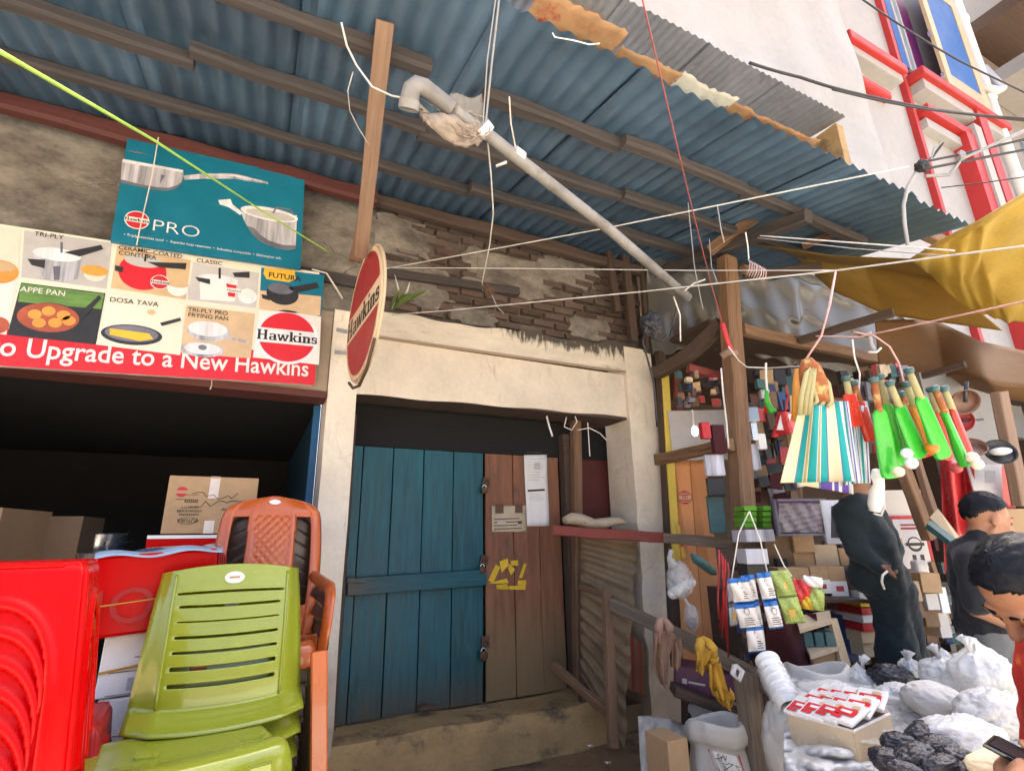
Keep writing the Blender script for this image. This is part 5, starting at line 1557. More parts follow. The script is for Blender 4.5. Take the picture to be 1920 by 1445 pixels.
MB().beam(at(1231, 862, 3.70), at(1372, 832, 2.86), 0.06, 0.10, n=4, jit=0.003).build('tie_beam', 'wood_brown', sf)
MB().beam(at(1228, 700, 3.74), at(1352, 606, 3.0), 0.11, 0.12, n=8, jit=0.004, bend=(0, 0, -0.06)).build('brace', 'wood_dark', sf)
MB().beam(at(1392, 618, 2.86), at(1640, 672, 2.86), 0.07, 0.10, n=8, jit=0.004).build('beam', 'wood_brown', sf)
MB().beam(at(1640, 672, 2.86), at(1905, 745, 2.86), 0.07, 0.10, n=8, jit=0.004).build('beam', 'wood_dark', sf)
MB().beam(at(1290, 700, 3.5), at(1465, 742, 3.3), 0.07, 0.09, n=4, jit=0.003).build('beam', 'wood_dark', sf)
MB().beam(at(1290, 690, 3.2), at(1350, 706, 3.1), 0.07, 0.07, n=2).build('beam', 'wood_red', sf)
MB().beam(at(1500, 638, 2.8), at(1675, 585, 2.1), 0.05, 0.07, n=4, jit=0.003).build('brace', 'wood_dark', sf)
MB().beam(at(1730, 705, 2.2), at(1810, 683, 1.9), 0.04, 0.05, n=3).build('brace', 'wood_dark', sf)
MB().beam(pc(1682, 850, 3.3), pc(1742, 1010, 3.2), 0.08, 0.06, up=(0, 1, 0), n=4, jit=0.003).build('post', 'wood_brown', sf)
MB().beam(pc(1716, 850, 3.3), pc(1752, 970, 3.25), 0.05, 0.04, up=(0, 1, 0), n=3, jit=0.003).build('post', 'wood_pale', sf)
MB().beam(pc(1872, 735, 2.9), pc(1916, 945, 2.85), 0.11, 0.05, up=(0, 1, 0), n=4, jit=0.003).build('post', 'wood_pale', sf)
MB().box(at(1380, 1262, 2.9) + V(0, 0, 0.07), (0.17, 0.02, 0.03)).build('rag_wrap', 'rag_brown', sf)
# walls that close the stall
sw = thing('stall_wall', 'dark back and side boards of the goods stall', 'wall', (6, 5, 0))
MB().box((7.0, 5.6, 1.9), (8.0, 0.06, 3.8)).build('back_board', 'wood_dark', sw)
MB().box((3.66, 4.9, 1.9), (0.05, 1.6, 3.8)).build('side_board', 'wood_dark', sw)
MB().box((7.3, 4.5, 3.45), (7.2, 2.5, 0.05)).build('ceiling_board', 'wood_dark', sw)
MB().box((11.0, 3.6, 1.9), (0.05, 4.0, 3.8)).build('side_board', 'wood_dark', sw)

# orange panel with its round logo
c4 = [at(1256, 812, 3.86), at(1322, 850, 3.66), at(1366, 1262, 3.40), at(1282, 1262, 3.72)]
op = thing('orange_panel', 'tall orange board with a red round logo leaning beside the pillar', 'panel', c4[3])
nrm = (c4[1] - c4[0]).cross(c4[3] - c4[0]).normalized()
if nrm.y > 0: nrm = -nrm
def slab4(c, th, nn):
    vs = [p + nn*th/2 for p in c] + [p - nn*th/2 for p in c]
    return MB().add(vs, [(0, 1, 2, 3), (7, 6, 5, 4), (0, 4, 5, 1), (1, 5, 6, 2), (2, 6, 7, 3), (3, 7, 4, 0)])
m01, m32 = lerp(c4[0], c4[1], 0.52), lerp(c4[3], c4[2], 0.52)
slab4([c4[0], lerp(c4[0], c4[1], 0.512), lerp(c4[3], c4[2], 0.512), c4[3]], 0.02, nrm).build('board', 'panel_orange', op)
slab4([lerp(c4[0], c4[1], 0.53), c4[1], c4[2], lerp(c4[3], c4[2], 0.53)], 0.02, nrm).build('board', 'panel_orange', op)
c5 = [at(1262, 700, 3.85), at(1276, 728, 3.82), at(1281, 808, 3.80), at(1264, 808, 3.84)]
slab4(c5, 0.02, nrm).build('board', 'panel_orange', op)
rl_ = ray(1284, 932)
best = None
for iu in range(60):
    for iv in range(120):
        q_ = lerp(lerp(c4[0], c4[1], iu/59), lerp(c4[3], c4[2], iu/59), iv/119)
        e_ = ((q_ - EYE).normalized() - rl_).length
        if best is None or e_ < best[0]:
            best = (e_, q_)
lc_ = best[1] + nrm*0.03
eu_ = V(0, 0, 1).cross(nrm).normalized()
cv = Canvas(lc_, eu_, nrm.cross(eu_))
cv.ell(0, 0, 0.062, 0.062, 'logo_red', 0)
for k in (-2, 2, -3, 3):
    w = math.sqrt(max(0, 0.058**2 - (0.0145*k)**2))
    cv.rect(-w, 0.0145*k - 0.003, w, 0.0145*k + 0.003, 'tan_print', 1)
cv.rect(-0.055, -0.018, 0.055, 0.018, 'tan_print', 1); cv.text('101', 0, -0.013, 0.04, 'logo_red', 2, 0.02, 'CENTER')
cv.build('logo', op)
yp = thing('yellow_packet', 'narrow yellow and red packet hanging below the orange panel logo', 'packet', at(1275, 1060, 3.5))
MB().beam(at(1270, 985, 3.52), at(1282, 1045, 3.5), 0.045, 0.012, up=(0, 1, 0), n=3, jit=0.003).build('pack', 'pack_yellow', yp)
MB().beam(at(1274, 1002, 3.512), at(1279, 1025, 3.502), 0.03, 0.02, up=(0, 1, 0)).build('print', 'pack_red', yp)

# ------------------------------------------------------------------ tarpaulins
def sheet_from(ctrl, fold, m, name, label, nu=40, nv=24, sub=0):
    """ctrl: rows of points (each row left to right); bilinear patch with folds"""
    R_, C_ = len(ctrl) - 1, len(ctrl[0]) - 1
    def fn(u, v):
        a, b = min(R_ - 1e-6, v*R_), min(C_ - 1e-6, u*C_)
        i, j = int(a), int(b)
        s, t = sstep(0, 1, a - i)*0.5 + (a - i)*0.5, sstep(0, 1, b - j)*0.5 + (b - j)*0.5
        p = lerp(lerp(ctrl[i][j], ctrl[i][j+1], t), lerp(ctrl[i+1][j], ctrl[i+1][j+1], t), s)
        return p + V(0, 0.3, 1)*fold(u, v)
    o = MB().grid(fn, nu, nv, lcf=lambda u, v: V(u*2, v*2, 0)).build(name, m, smooth=True, sol=0.003)
    return tag(o, label, 'tarpaulin')
g = [[at(1208, 452, 3.72), at(1350, 470, 3.5), at(1500, 520, 3.4), at(1705, 600, 3.3)],
     [at(1215, 540, 3.80), at(1350, 560, 3.62), at(1500, 600, 3.5), at(1705, 640, 3.35)],
     [at(1222, 660, 3.80), at(1350, 650, 3.75), at(1500, 690, 3.6), at(1705, 720, 3.4)]]
sheet_from(g, lambda u, v: 0.05*math.sin(26*u + 4*v)*math.sin(math.pi*v)**0.7 + 0.03*math.sin(61*u - 7*v) + 0.02*math.sin(17*v + 5*u), 'tarp_grey', 'grey_tarpaulin', 'creased grey plastic tarpaulin hanging behind the stall post', 90, 36)
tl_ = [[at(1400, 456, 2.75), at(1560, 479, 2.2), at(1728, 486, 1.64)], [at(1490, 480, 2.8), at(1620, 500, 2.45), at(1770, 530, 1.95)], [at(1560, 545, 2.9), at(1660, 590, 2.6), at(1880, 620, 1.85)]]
sheet_from(tl_, lambda u, v: 0.02*math.sin(9*u + 5*v)*math.sin(math.pi*v), 'tarp_shaded', 'shaded_tarpaulin', 'left part of the yellow tarpaulin, roof shade painted in as tan brown', 40, 20)
yl = [[at(1712, 492, 1.66), at(1770, 455, 1.45), at(1840, 420, 1.2), at(1990, 330, 0.85)],
      [at(1748, 520, 1.80), at(1800, 520, 1.6), at(1850, 515, 1.45), at(1990, 480, 1.15)],
      [at(1810, 575, 1.85), at(1850, 590, 1.75), at(1890, 605, 1.65), at(1990, 605, 1.45)]]
yt = sheet_from(yl, lambda u, v: 0.025*math.sin(9*u + 5*v)*math.sin(math.pi*v) + 0.012*math.sin(33*u + 15*v), 'tarp_yellow', 'yellow_tarpaulin', 'bright mustard yellow tarpaulin stretched over the stall at the right edge', 60, 30)
MB().tube([at(1712, 488, 1.65), at(1770, 452, 1.44), at(1840, 417, 1.18), at(1990, 326, 0.84)], 0.022, 8).build('rolled_hem', 'tarp_yellow', yt, smooth=True)
bl = [[at(1640, 600, 2.6), at(1750, 598, 2.3), at(1838, 640, 1.95), at(1990, 672, 1.5)], [at(1650, 690, 2.6), at(1770, 705, 2.2), at(1850, 712, 1.8), at(1990, 735, 1.5)], [at(1660, 700, 2.6), at(1780, 716, 2.25), at(1868, 742, 1.85), at(1990, 770, 1.55)]]
sheet_from(bl, lambda u, v: 0.03*math.sin(13*u + 3*v)*math.sin(math.pi*v), 'tarp_brown', 'brown_tarpaulin', 'thin brown tarpaulin sagging above the hanging pans', 40, 14)

# ------------------------------------------------------------------ striped shopping bags in a bunch
def shopping_bag(k, off, stripes, label, zc, base, wob):
    t = thing('shopping_bag', label, 'bag', pc(1548, 920, zc), 'striped shopping bags in one bunch')
    x0, x1, y0, y1 = base
    tot = sum(w for w, _ in stripes)
    acc = 0
    def pt(u, v, d=0.0):
        xt = lerp(x0[1], x1[1], u); xb = lerp(x0[0], x1[0], u)
        px = lerp(xb, xt, v); py = lerp(lerp(y1[0], y1[1], u), lerp(y0[0], y0[1], u), v)
        return pc(px, py, zc + d + wob*math.sin(5*u + 2.5*v + k)*(1 - 0.6*v) + 0.012*math.sin(11*u + k))
    for w, m in stripes:
        a, b = acc/tot, (acc + w)/tot
        n = max(2, int(w*2))
        mb = MB()
        mb.grid(lambda u, v: pt(lerp(a, b, u), v), n, 10)
        mb.build('stripe_panel', m, t, smooth=True, sol=0.002)
        acc += w
    mb = MB().grid(lambda u, v: pt(u, v, 0.05 + 0.015*math.sin(math.pi*v)), 8, 6)
    mb.build('back_panel', stripes[0][1], t, smooth=True, sol=0.002)
    MB().grid(lambda u, v: pt(1.0, v, 0.05*u), 2, 6).build('gusset', 'stripe_white', t, smooth=True, sol=0.002)
    return t, pt
ST1 = [(6, 'stripe_cream'), (0.5, 'stripe_blue'), (3, 'stripe_teal'), (0.5, 'stripe_cream'), (1.2, 'webbing'), (0.5, 'stripe_cream'), (4, 'stripe_teal'), (0.4, 'stripe_white'), (1.2, 'webbing'), (0.4, 'stripe_white'), (3.2, 'stripe_teal'), (0.4, 'stripe_purple'), (6.4, 'stripe_cream'), (0.4, 'stripe_blue'), (3.2, 'stripe_teal'), (1.2, 'stripe_white')]
b1, f1 = shopping_bag(0, 0, ST1, 'front shopping bag with cream and teal stripes and webbing handles', 2.20, ((1463, 1498), (1602, 1576), (766, 752), (905, 902)), 0.03)
STW = [(1, 'stripe_white'), (0.5, 'stripe_blue'), (1.2, 'stripe_white'), (0.4, 'stripe_blue'), (0.8, 'stripe_white'), (0.8, 'stripe_teal'), (1, 'stripe_white'), (0.4, 'stripe_purple'), (0.6, 'stripe_white')]
shopping_bag(1, 0, STW, 'white and blue striped bag directly behind the front cream bag', 2.24, ((1575, 1566), (1612, 1590), (752, 752), (912, 905)), 0.02)
shopping_bag(2, 0, STW, 'white and blue striped bag in the middle of the bunch', 2.28, ((1590, 1580), (1618, 1602), (756, 758), (905, 900)), 0.02)
shopping_bag(3, 0, STW, 'rightmost white and blue striped bag of the bunch', 2.32, ((1600, 1590), (1632, 1624), (760, 760), (906, 905)), 0.02)
STP = [(5, 'stripe_cream'), (0.5, 'stripe_blue'), (2.6, 'stripe_purple'), (0.5, 'stripe_white'), (1, 'stripe_purple'), (0.8, 'stripe_white'), (1.6, 'stripe_purple'), (1, 'stripe_white')]
shopping_bag(4, 0, STP, 'cream and purple striped bag hanging lowest behind the front bag', 2.30, ((1494, 1510), (1600, 1590), (780, 770), (908, 926)), 0.02)
for (xa, xb, xt) in ((1499, 1532, 1512), (1517, 1560, 1526), (1508, 1546, 1520)):
    pts = [pc(xa, 778, 2.19), pc(xa + 4, 740, 2.18), pc(xt, 700, 2.19), pc(xt + 4, 690, 2.2), pc(xb - 6, 720, 2.2), pc(xb, 752, 2.2), pc(xb - 8, 762, 2.19)]
    MB().tube(pts, 0.011, 6, flat=0.35).build('handle', 'webbing', b1, smooth=True)
fb_ = MB()
fb_.tube([pc(1512, 672, 2.22), pc(1518, 690, 2.22), pc(1526, 720, 2.22), pc(1536, 756, 2.22)], [0.02, 0.045, 0.055, 0.045], 10, flat=0.5)
tag(fb_.build('floral_bag', 'floral', smooth=True), 'folded rust and gold floral bag at the top of the striped bunch', 'bag')
fb_ = MB()
fb_.tube([pc(1504, 690, 2.25), pc(1505, 720, 2.25), pc(1503, 790, 2.25)], [0.03, 0.04, 0.04], 8, flat=0.3)
tag(fb_.build('checked_bag', 'orange_print', smooth=True), 'narrow orange checked roll left of the floral bag', 'bag')
# string the bunch hangs from
tag(MB().tube([at(1567, 508, 1.62), pc(1556, 570, 2.2), pc(1540, 630, 2.2), pc(1512, 672, 2.2)], 0.006, 5, flat=0.5).build('hanging_string', 'pink_string', smooth=True), 'pink string holding up the striped bags', 'string')

# ------------------------------------------------------------------ toy cricket bats with balls
def bat(k, top, bot, wpx, zc, m, label, twist=0.0, ball=None):
    a, b = pc(*top, zc), pc(*bot, zc - 0.03)
    t = thing('toy_bat', label, 'toy bat', b, 'toy bats hanging in a row')
    d = (b - a).normalized()
    side = (ROT @ V(1, 0, 0)); side = (side - d*side.dot(d)).normalized()
    nn = side.cross(d).normalized()
    side = (side*math.cos(twist) + nn*math.sin(twist)); nn = side.cross(d).normalized()
    L = (b - a).length
    w = wpx*sc(zc)/2
    rows = [(0.0, 0.30), (0.03, 0.62), (0.08, 0.85), (0.30, 0.94), (0.70, 1.02), (0.93, 1.05), (0.985, 0.95), (1.0, 0.7)]
    s0 = 0.30*L
    def fn(u, v):
        i = v*(len(rows) - 1); j = min(len(rows) - 2, int(i)); q = i - j
        s = lerp(rows[j][0], rows[j+1][0], q); r = lerp(rows[j][1], rows[j+1][1], q)
        ang_ = 2*math.pi*u
        x = math.cos(ang_); y = math.sin(ang_)
        th = 0.010 + (0.010 if y > 0 else 0.0)*(1 - abs(x)) + (0.012*sstep(0.2, 0.8, s) if y > 0 else 0)
        return a + d*(s0 + s*(L - s0)) + side*(w*r*math.copysign(abs(x)**0.6, x)) + nn*(y*th)
    MB().grid(fn, 20, 21).build('blade', m, t, smooth=True)
    MB().tube([a, a + d*(s0*0.5), a + d*(s0 + 0.03*L)], [0.013, 0.014, 0.015], 8).build('handle', 'webbing' if k % 3 else 'floral', t, smooth=True)
    MB().lathe([(0.0, -0.012), (0.017, -0.010), (0.019, 0.0), (0.016, 0.012), (0.0, 0.014)], a, d, 10).build('grip_cap', 'pack_teal', t, smooth=True)
    return t
bats = [((1638, 712), (1672, 896), 34, 2.20, 'plastic_green', 'bright green toy bat nearest the striped bags', 0.0),
        ((1650, 706), (1690, 872), 32, 2.26, 'plastic_green', 'bright green toy bat, second from the striped bags', 0.3),
        ((1668, 718), (1726, 858), 36, 2.20, 'plastic_green', 'bright green toy bat in the middle of the row with curled edge', 0.25),
        ((1690, 738), (1738, 856), 30, 2.30, 'plastic_scarlet', 'red toy bat between two green bats in the middle', 0.0),
        ((1700, 720), (1742, 850), 24, 2.24, 'plastic_amber', 'amber orange toy bat in front of the middle red bat', 0.5),
        ((1704, 694), (1772, 858), 34, 2.16, 'plastic_green', 'long dark green toy bat hanging right of the orange bat', 0.2),
        ((1752, 728), (1816, 872), 26, 2.20, 'plastic_green', 'slim green toy bat, rightmost green one', 0.7),
        ((1770, 728), (1818, 850), 24, 2.26, 'plastic_scarlet', 'slim red toy bat behind the rightmost green bat', 0.5),
        ((1586, 710), (1604, 800), 30, 2.30, 'plastic_scarlet', 'red toy bat mostly hidden behind the striped bags', 0.0),
        ((1600, 718), (1636, 826), 26, 2.34, 'plastic_scarlet', 'narrow red toy bat peeping out right of the striped bags', 0.3),
        ((1745, 730), (1778, 862), 22, 2.34, 'plastic_scarlet', 'dim red toy bat behind the long dark green bat', 0.2)]
for k, (a, b, w, z, m, lab, tw) in enumerate(bats):
    bat(k, a, b, w, z, m, lab, tw)
balls = [((1700, 850), 10, 2.12, 'plastic_white', 'upper of two white plastic balls under the green bats'), ((1709, 868), 11, 2.10, 'plastic_white', 'lower of two white plastic balls under the green bats'), ((1685, 884), 10, 2.12, 'ball_cream', 'cream ball at the tip of the first green bat'),
         ((1748, 840), 11.5, 2.14, 'plastic_amber', 'yellow orange ball beside the long green bat'), ((1823, 858), 11, 2.14, 'ball_cream', 'pale cream ball under the slim green bat'), ((1832, 870), 10.5, 2.12, 'ball_cream', 'lower yellowish ball under the slim green bat'), ((1793, 877), 10, 2.2, 'pan_red', 'dull red ball hanging under the dim red bats')]
for (p, r, z, m, lab) in balls:
    mb = MB().ell(pc(*p, z), r*sc(z)*1.0, nu=16, nv=12)
    tag(mb.build('toy_ball', m, smooth=True), lab, 'ball', 'toy balls below the bats')

# ------------------------------------------------------------------ smaller goods hanging in the stall
def disc_thing(name, p, r, zc, m, label, cat, ax=None, depth=0.03, handle=None):
    c = pc(*p, zc)
    t = thing(name, label, cat, c - V(0, 0, r*sc(zc)), 'round pans hanging at the right')
    R_ = r*sc(zc)
    axis = (EYE - c).normalized() if ax is None else Vector(ax)
    MB().lathe([(0.001, -depth), (R_*0.72, -depth), (R_*0.92, -depth*0.5), (R_, 0), (R_*0.97, 0.004), (R_*0.88, -depth*0.45), (R_*0.68, -depth + 0.005), (0.001, -depth + 0.005)], c, axis, 28).build('bowl', m, t, smooth=True)
    if handle:
        MB().tube([c, pc(*handle, zc)], 0.010, 7, flat=0.6).build('handle', 'plastic_black', t, smooth=True)
    return t
disc_thing('hanging_pan', (1810, 754), 25, 2.5, 'pan_brown', 'round brown pan hanging topmost at the right of the bats', 'pan', V(-0.5, -0.6, -0.5), handle=(1812, 715))
disc_thing('hanging_pan', (1800, 788), 22, 2.6, 'pan_red', 'red pan with thin black handle below the brown pan', 'pan', handle=(1842, 786))
disc_thing('hanging_pan', (1825, 836), 22, 2.5, 'pan_brown', 'brown bowl with green rim under the red pan', 'bowl', V(-0.5, -0.5, 0.6))
sv = disc_thing('hanging_pan', (1876, 846), 26, 2.7, 'plastic_black', 'black pan with a white lid at the far right of the stall', 'pan', V(-0.55, -0.6, 0.35))
MB().ell(pc(1876, 846, 2.68), (0.045, 0.045, 0.02), RZ()).build('lid', 'plastic_white', sv, smooth=True)
# light panel behind the pans
pw, _, _ = pbox('pale_wall', 1775, 690, 1920, 905, 4.2, 0.05, 'grey_wall', 'pale grey wall behind the hanging pans', 'wall', bev=None)
# scissors-like peeler, red bag
pe = thing('green_peeler', 'small green and red peeler hanging at the dark stall beam', 'peeler', pc(1448, 775, 2.9))
MB().tube([pc(1437, 730, 2.9), pc(1438, 752, 2.9), pc(1447, 772, 2.9), pc(1455, 768, 2.88)], [0.008, 0.014, 0.020, 0.012], 8, flat=0.4).build('grip', 'plastic_green', pe, smooth=True)
MB().tube([pc(1440, 745, 2.92), pc(1438, 775, 2.92)], [0.012, 0.018], 8, flat=0.4).build('blade', 'plastic_scarlet', pe, smooth=True)
MB().tube([pc(1436, 680, 2.9), pc(1436, 705, 2.9), pc(1438, 732, 2.9)], 0.006, 5).build('cord', 'wire_white', pe)
rbag = thing('red_hand_bag', 'small red and white bag hanging left of the striped bags', 'bag', pc(1470, 818, 2.8))
MB().grid(lambda u, v: pc(lerp(1449, 1489, u) + 12*v*(u < .99)*(1 - u), lerp(820 - 10*u, 772, v), 2.8 + 0.03*math.sin(6*u + 3*v)), 12, 10).build('body', 'pack_red', rbag, smooth=True, sol=0.02)
MB().grid(lambda u, v: pc(lerp(1456, 1476, u) + 8*v, lerp(806, 776, v), 2.775), 4, 4).build('print', 'paper', rbag, smooth=True, sol=0.002)
MB().tube([pc(1472, 776, 2.8), pc(1478, 745, 2.8), pc(1474, 722, 2.8)], 0.005, 5).build('strap', 'pack_red', rbag)
wj = thing('white_jug', 'white plastic sprayer with cord hanging right below the striped bags', 'sprayer', pc(1646, 962, 2.3))
MB().tube([pc(1640, 880, 2.3), pc(1645, 892, 2.3), pc(1648, 908, 2.3), pc(1644, 922, 2.3), pc(1641, 945, 2.3), pc(1640, 958, 2.3)], [0.012, 0.026, 0.022, 0.030, 0.030, 0.022], 12).build('body', 'plastic_white', wj, smooth=True)
MB().tube([pc(1640, 892, 2.28), pc(1656, 884, 2.26), pc(1662, 890, 2.26)], [0.018, 0.02, 0.012], 8).build('nozzle', 'plastic_white', wj, smooth=True)
MB().tube([pc(1655, 925, 2.3), pc(1658, 950, 2.3), pc(1652, 966, 2.3), pc(1638, 962, 2.3)], 0.005, 5).build('cord', 'wire_white', wj, smooth=True)
# fluorescent lit corner seen through the frame
lp = thing('bulb_lamp', 'bright white lamp glowing inside the stall behind the timber post', 'lamp', pc(1302, 815, 4.4))
MB().ell(pc(1303, 808, 4.4), (0.026, 0.026, 0.042)).build('bulb', 'bulb', lp, smooth=True)
MB().tube([pc(1301, 798, 4.4), pc(1298, 768, 4.4)], 0.008, 6).build('flex', 'wire_white', lp)
pbox('mirror_cabinet', 1262, 768, 1372, 862, 4.9, 0.1, 'grey_print', 'pale cabinet with a lamp in front, behind the timber post', 'cabinet', bev=None)
hang = [(1318, 790, 1336, 822, 'pack_red'), (1340, 795, 1366, 850, 'cloth_maroon'), (1385, 762, 1425, 790, 'glass_sky'), (1392, 790, 1408, 830, 'pan_brown'), (1412, 790, 1424, 825, 'metal_light'), (1396, 832, 1428, 882, 'steel_print'), (1424, 812, 1440, 842, 'paper'), (1326, 852, 1362, 892, 'steel_print'), (1330, 895, 1362, 930, 'plastic_black'), (1334, 930, 1364, 1000, 'pack_teal')]
hl = ['small red packet hung by the lamp behind the timber post', 'maroon pouch hung left of the timber post', 'clear plastic pack at the top right of the timber post', 'brown pouch under the clear pack right of the timber post', 'narrow shiny pack beside the brown pouch', 'grey shiny blister pack right of the timber post', 'white framed card above the grey blister pack', 'silvery pack hung low left of the timber post', 'black case below the silvery pack left of the post', 'dark green pack standing left of the post above the red rail']
for (x0, y0, x1, y1, m), lab in zip(hang, hl):
    pbox('hanging_pack', x0, y0, x1, y1, 4.25 if x0 > 1380 else 4.0, 0.05, m, lab, 'pack', rnd.uniform(-.2, .2), 'packs hung in the stall', bev=0.008)
# framed tray in film, green packs, silver boxes
ft = pbox('framed_tray', 1455, 940, 1546, 1000, 3.4, 0.05, 'pack_purple', 'dark framed tray wrapped in shiny film above the cartons', 'tray', 0.1, bev=0.006)[0]
MB().grid(lambda u, v: pc(lerp(1460, 1542, u), lerp(998, 943, v), 3.37 + 0.01*math.sin(21*u + 9*v) + 0.008*math.sin(33*v - 12*u)), 30, 20).build('film', 'film', ft, smooth=True)
for (x0, y0, x1, y1) in ((1453, 936, 1457, 1003), (1545, 936, 1549, 1003), (1453, 935, 1549, 939), (1453, 1000, 1549, 1004)):
    w, h = (x1 - x0)*sc(3.36), (y1 - y0)*sc(3.36)
    MB().box(pc((x0 + x1)/2, (y0 + y1)/2, 3.36), (w, 0.03, h), RZ(0.1)).build('frame_side', 'steel_dark', ft)
for k, (x0, x1) in enumerate(((1396, 1420), (1432, 1456))):
    for r in range(4):
        pbox('green_pack', x0, 948 + r*10.5, x1, 957.5 + r*10.5, 3.45, 0.15, 'pack_green', '%s flat green packet of the %s pile on the stall shelf' % (['topmost', 'second', 'third', 'lowest'][r], 'left' if k == 0 else 'right'), 'packet', 0.05, 'green packets piled in the stall', bev=0.003)
pbox('silver_box', 1400, 993, 1455, 1016, 3.3, 0.2, 'steel_print', 'silver display box with window, above the end of the red rail', 'box', 0.05)
pbox('silver_box', 1402, 1030, 1442, 1058, 3.2, 0.2, 'steel_light', 'small silver box below the end of the red rail', 'box', -0.1)
pbox('dark_case', 1404, 1058, 1440, 1082, 3.2, 0.2, 'plastic_black', 'black case under the small silver box', 'case', -0.1)
pt_ = pbox('poster_card', 1552, 940, 1590, 1020, 3.1, 0.01, 'steel_light', 'grey picture card beside the standing person in navy', 'card', 0.15, bev=None)[0]
MB().grid(lambda u, v: pc(lerp(1558, 1584, u), lerp(1008, 948, v), 3.085), 2, 2).build('print', 'steel_dark', pt_)
# shelf with cartons
def lane_box(x0, y0, x1, y1, zc, m, lab, d=0.3, rot=0.0, **k):
    return pbox('stock_carton', x0, y0, x1, y1, zc, d, m, lab, 'carton', rot, 'cartons shelved in the stall', seam=True, **k)
rowA = [(1440, 1007, 1490, 1062, 'card_dark', 'wide brown carton at the left of the upper stall row'), (1491, 1005, 1530, 1036, 'card', 'upper of two small cartons in the upper stall row'), (1491, 1037, 1530, 1062, 'card', 'lower of two small cartons in the upper stall row'), (1531, 1024, 1576, 1061, 'card_pale', 'pale open-flap carton next to the person in navy'), (1578, 1030, 1602, 1061, 'card', 'brown carton partly hidden by the person in navy')]
for (x0, y0, x1, y1, m, lab) in rowA:
    lane_box(x0, y0, x1, y1, 3.45, m, lab, rot=rnd.uniform(-.06, .06))
MB().beam(pc(1385, 1066, 3.4), pc(1620, 1064, 3.4), 0.3, 0.02).build('goods_shelf', 'wood_dark')
tag(bpy.data.objects['goods_shelf'], 'dark shelf board under the upper row of cartons', 'shelf')
rowB = [(1466, 1068, 1524, 1110, 'card', 'brown carton at the left of the lower stall row'), (1526, 1066, 1560, 1112, 'card', 'brown carton with white lower label in the lower stall row'), (1561, 1066, 1592, 1118, 'card', 'brown carton with white label nearest the person in navy')]
for (x0, y0, x1, y1, m, lab) in rowB:
    t, fp, Rr = lane_box(x0, y0, x1, y1, 3.2, m, lab, rot=rnd.uniform(-.06, .06))
    if x0 > 1500:
        h = (y1 - y0)*sc(3.2)
        w = (x1 - x0)*sc(3.2)
        cv = Canvas(fp(-w/2, 0), Rr @ V(1, 0, 0), V(0, 0, 1)); cv.rect(0.0, 0.0, w, h*0.52, 'paper', 1); cv.rect(w*0.3, h*0.18, w*0.75, h*0.36, 'pan_red', 2); cv.build('label', t)
MB().beam(pc(1440, 1120, 3.15), pc(1600, 1122, 3.15), 0.3, 0.02).build('goods_shelf', 'wood_dark')
tag(bpy.data.objects['goods_shelf.001'] if 'goods_shelf.001' in bpy.data.objects else bpy.data.objects['goods_shelf'], 'dark shelf board under the lower row of cartons', 'shelf')
pbox('stock_cabinet', 1400, 1125, 1620, 1330, 3.5, 0.5, 'wood_dark', 'dark cabinet carrying the stall shelves behind the counter goods', 'cabinet', bev=None)
pbox('dark_stack', 1575, 1160, 1612, 1240, 3.25, 0.3, 'pack_blue', 'dark blue printed stack of boxes behind the counter', 'boxes')
# stack of coloured boxes left of the person
cols = [('card_dark', 1084, 1106), ('grey_print', 1107, 1124), ('pack_yellow', 1125, 1138), ('pack_red', 1139, 1152), ('paper', 1153, 1168), ('pack_red', 1169, 1184), ('card_pale', 1185, 1206), ('paper_old', 1207, 1232)]
cl = ['dark brown', 'grey', 'yellow', 'upper red', 'white', 'lower red', 'tan', 'stained paper']
for k, (m, y0, y1) in enumerate(cols):
    pbox('flat_box', 1612 + k*1.2 + rnd.uniform(-2, 2), y0, 1660, y1, 3.15, 0.25, m, '%s flat box in the stack left of the person in navy' % cl[k], 'box', rnd.uniform(-.05, .1), 'flat boxes stacked beside the person', bev=0.003)
# stack of boxes right of the person
pbox('cooker_poster', 1640, 920, 1738, 972, 3.9, 0.01, 'cream_print', 'pale poster with a cookware picture behind the person in navy', 'poster', bev=None)
pc_ = pbox('red_display_box', 1650, 972, 1766, 1088, 3.75, 0.25, 'pack_red', 'tall red cookware display box right of the person in navy', 'box', 0.1)[0]
cv = Canvas(pc(1690, 1066, 3.60), RZ(0.1) @ V(1, 0, 0), (0, 0, 1))
cv.rect(0.01, 0.0, 0.235, 0.33, 'white_print', 1); cv.ell(0.14, 0.16, 0.055, 0.05, 'black_print', 2); cv.ell(0.14, 0.165, 0.045, 0.036, 'white_print', 3); cv.rect(0.07, 0.15, 0.21, 0.17, 'black_print', 4)
cv.rect(0.10, 0.05, 0.13, 0.09, 'black_print', 2); cv.rect(0.16, 0.05, 0.19, 0.09, 'black_print', 2); cv.rect(0.06, 0.26, 0.20, 0.275, 'pan_red', 2); cv.rect(0.06, 0.285, 0.18, 0.297, 'pan_red', 2); cv.rect(0.02, 0.10, 0.05, 0.2, 'tan_print', 2)
cv.build('print', pc_)
pbox('white_blender', 1728, 1052, 1750, 1092, 3.4, 0.08, 'plastic_white', 'white rounded packet in front of the red display box', 'packet', bev=0.02)
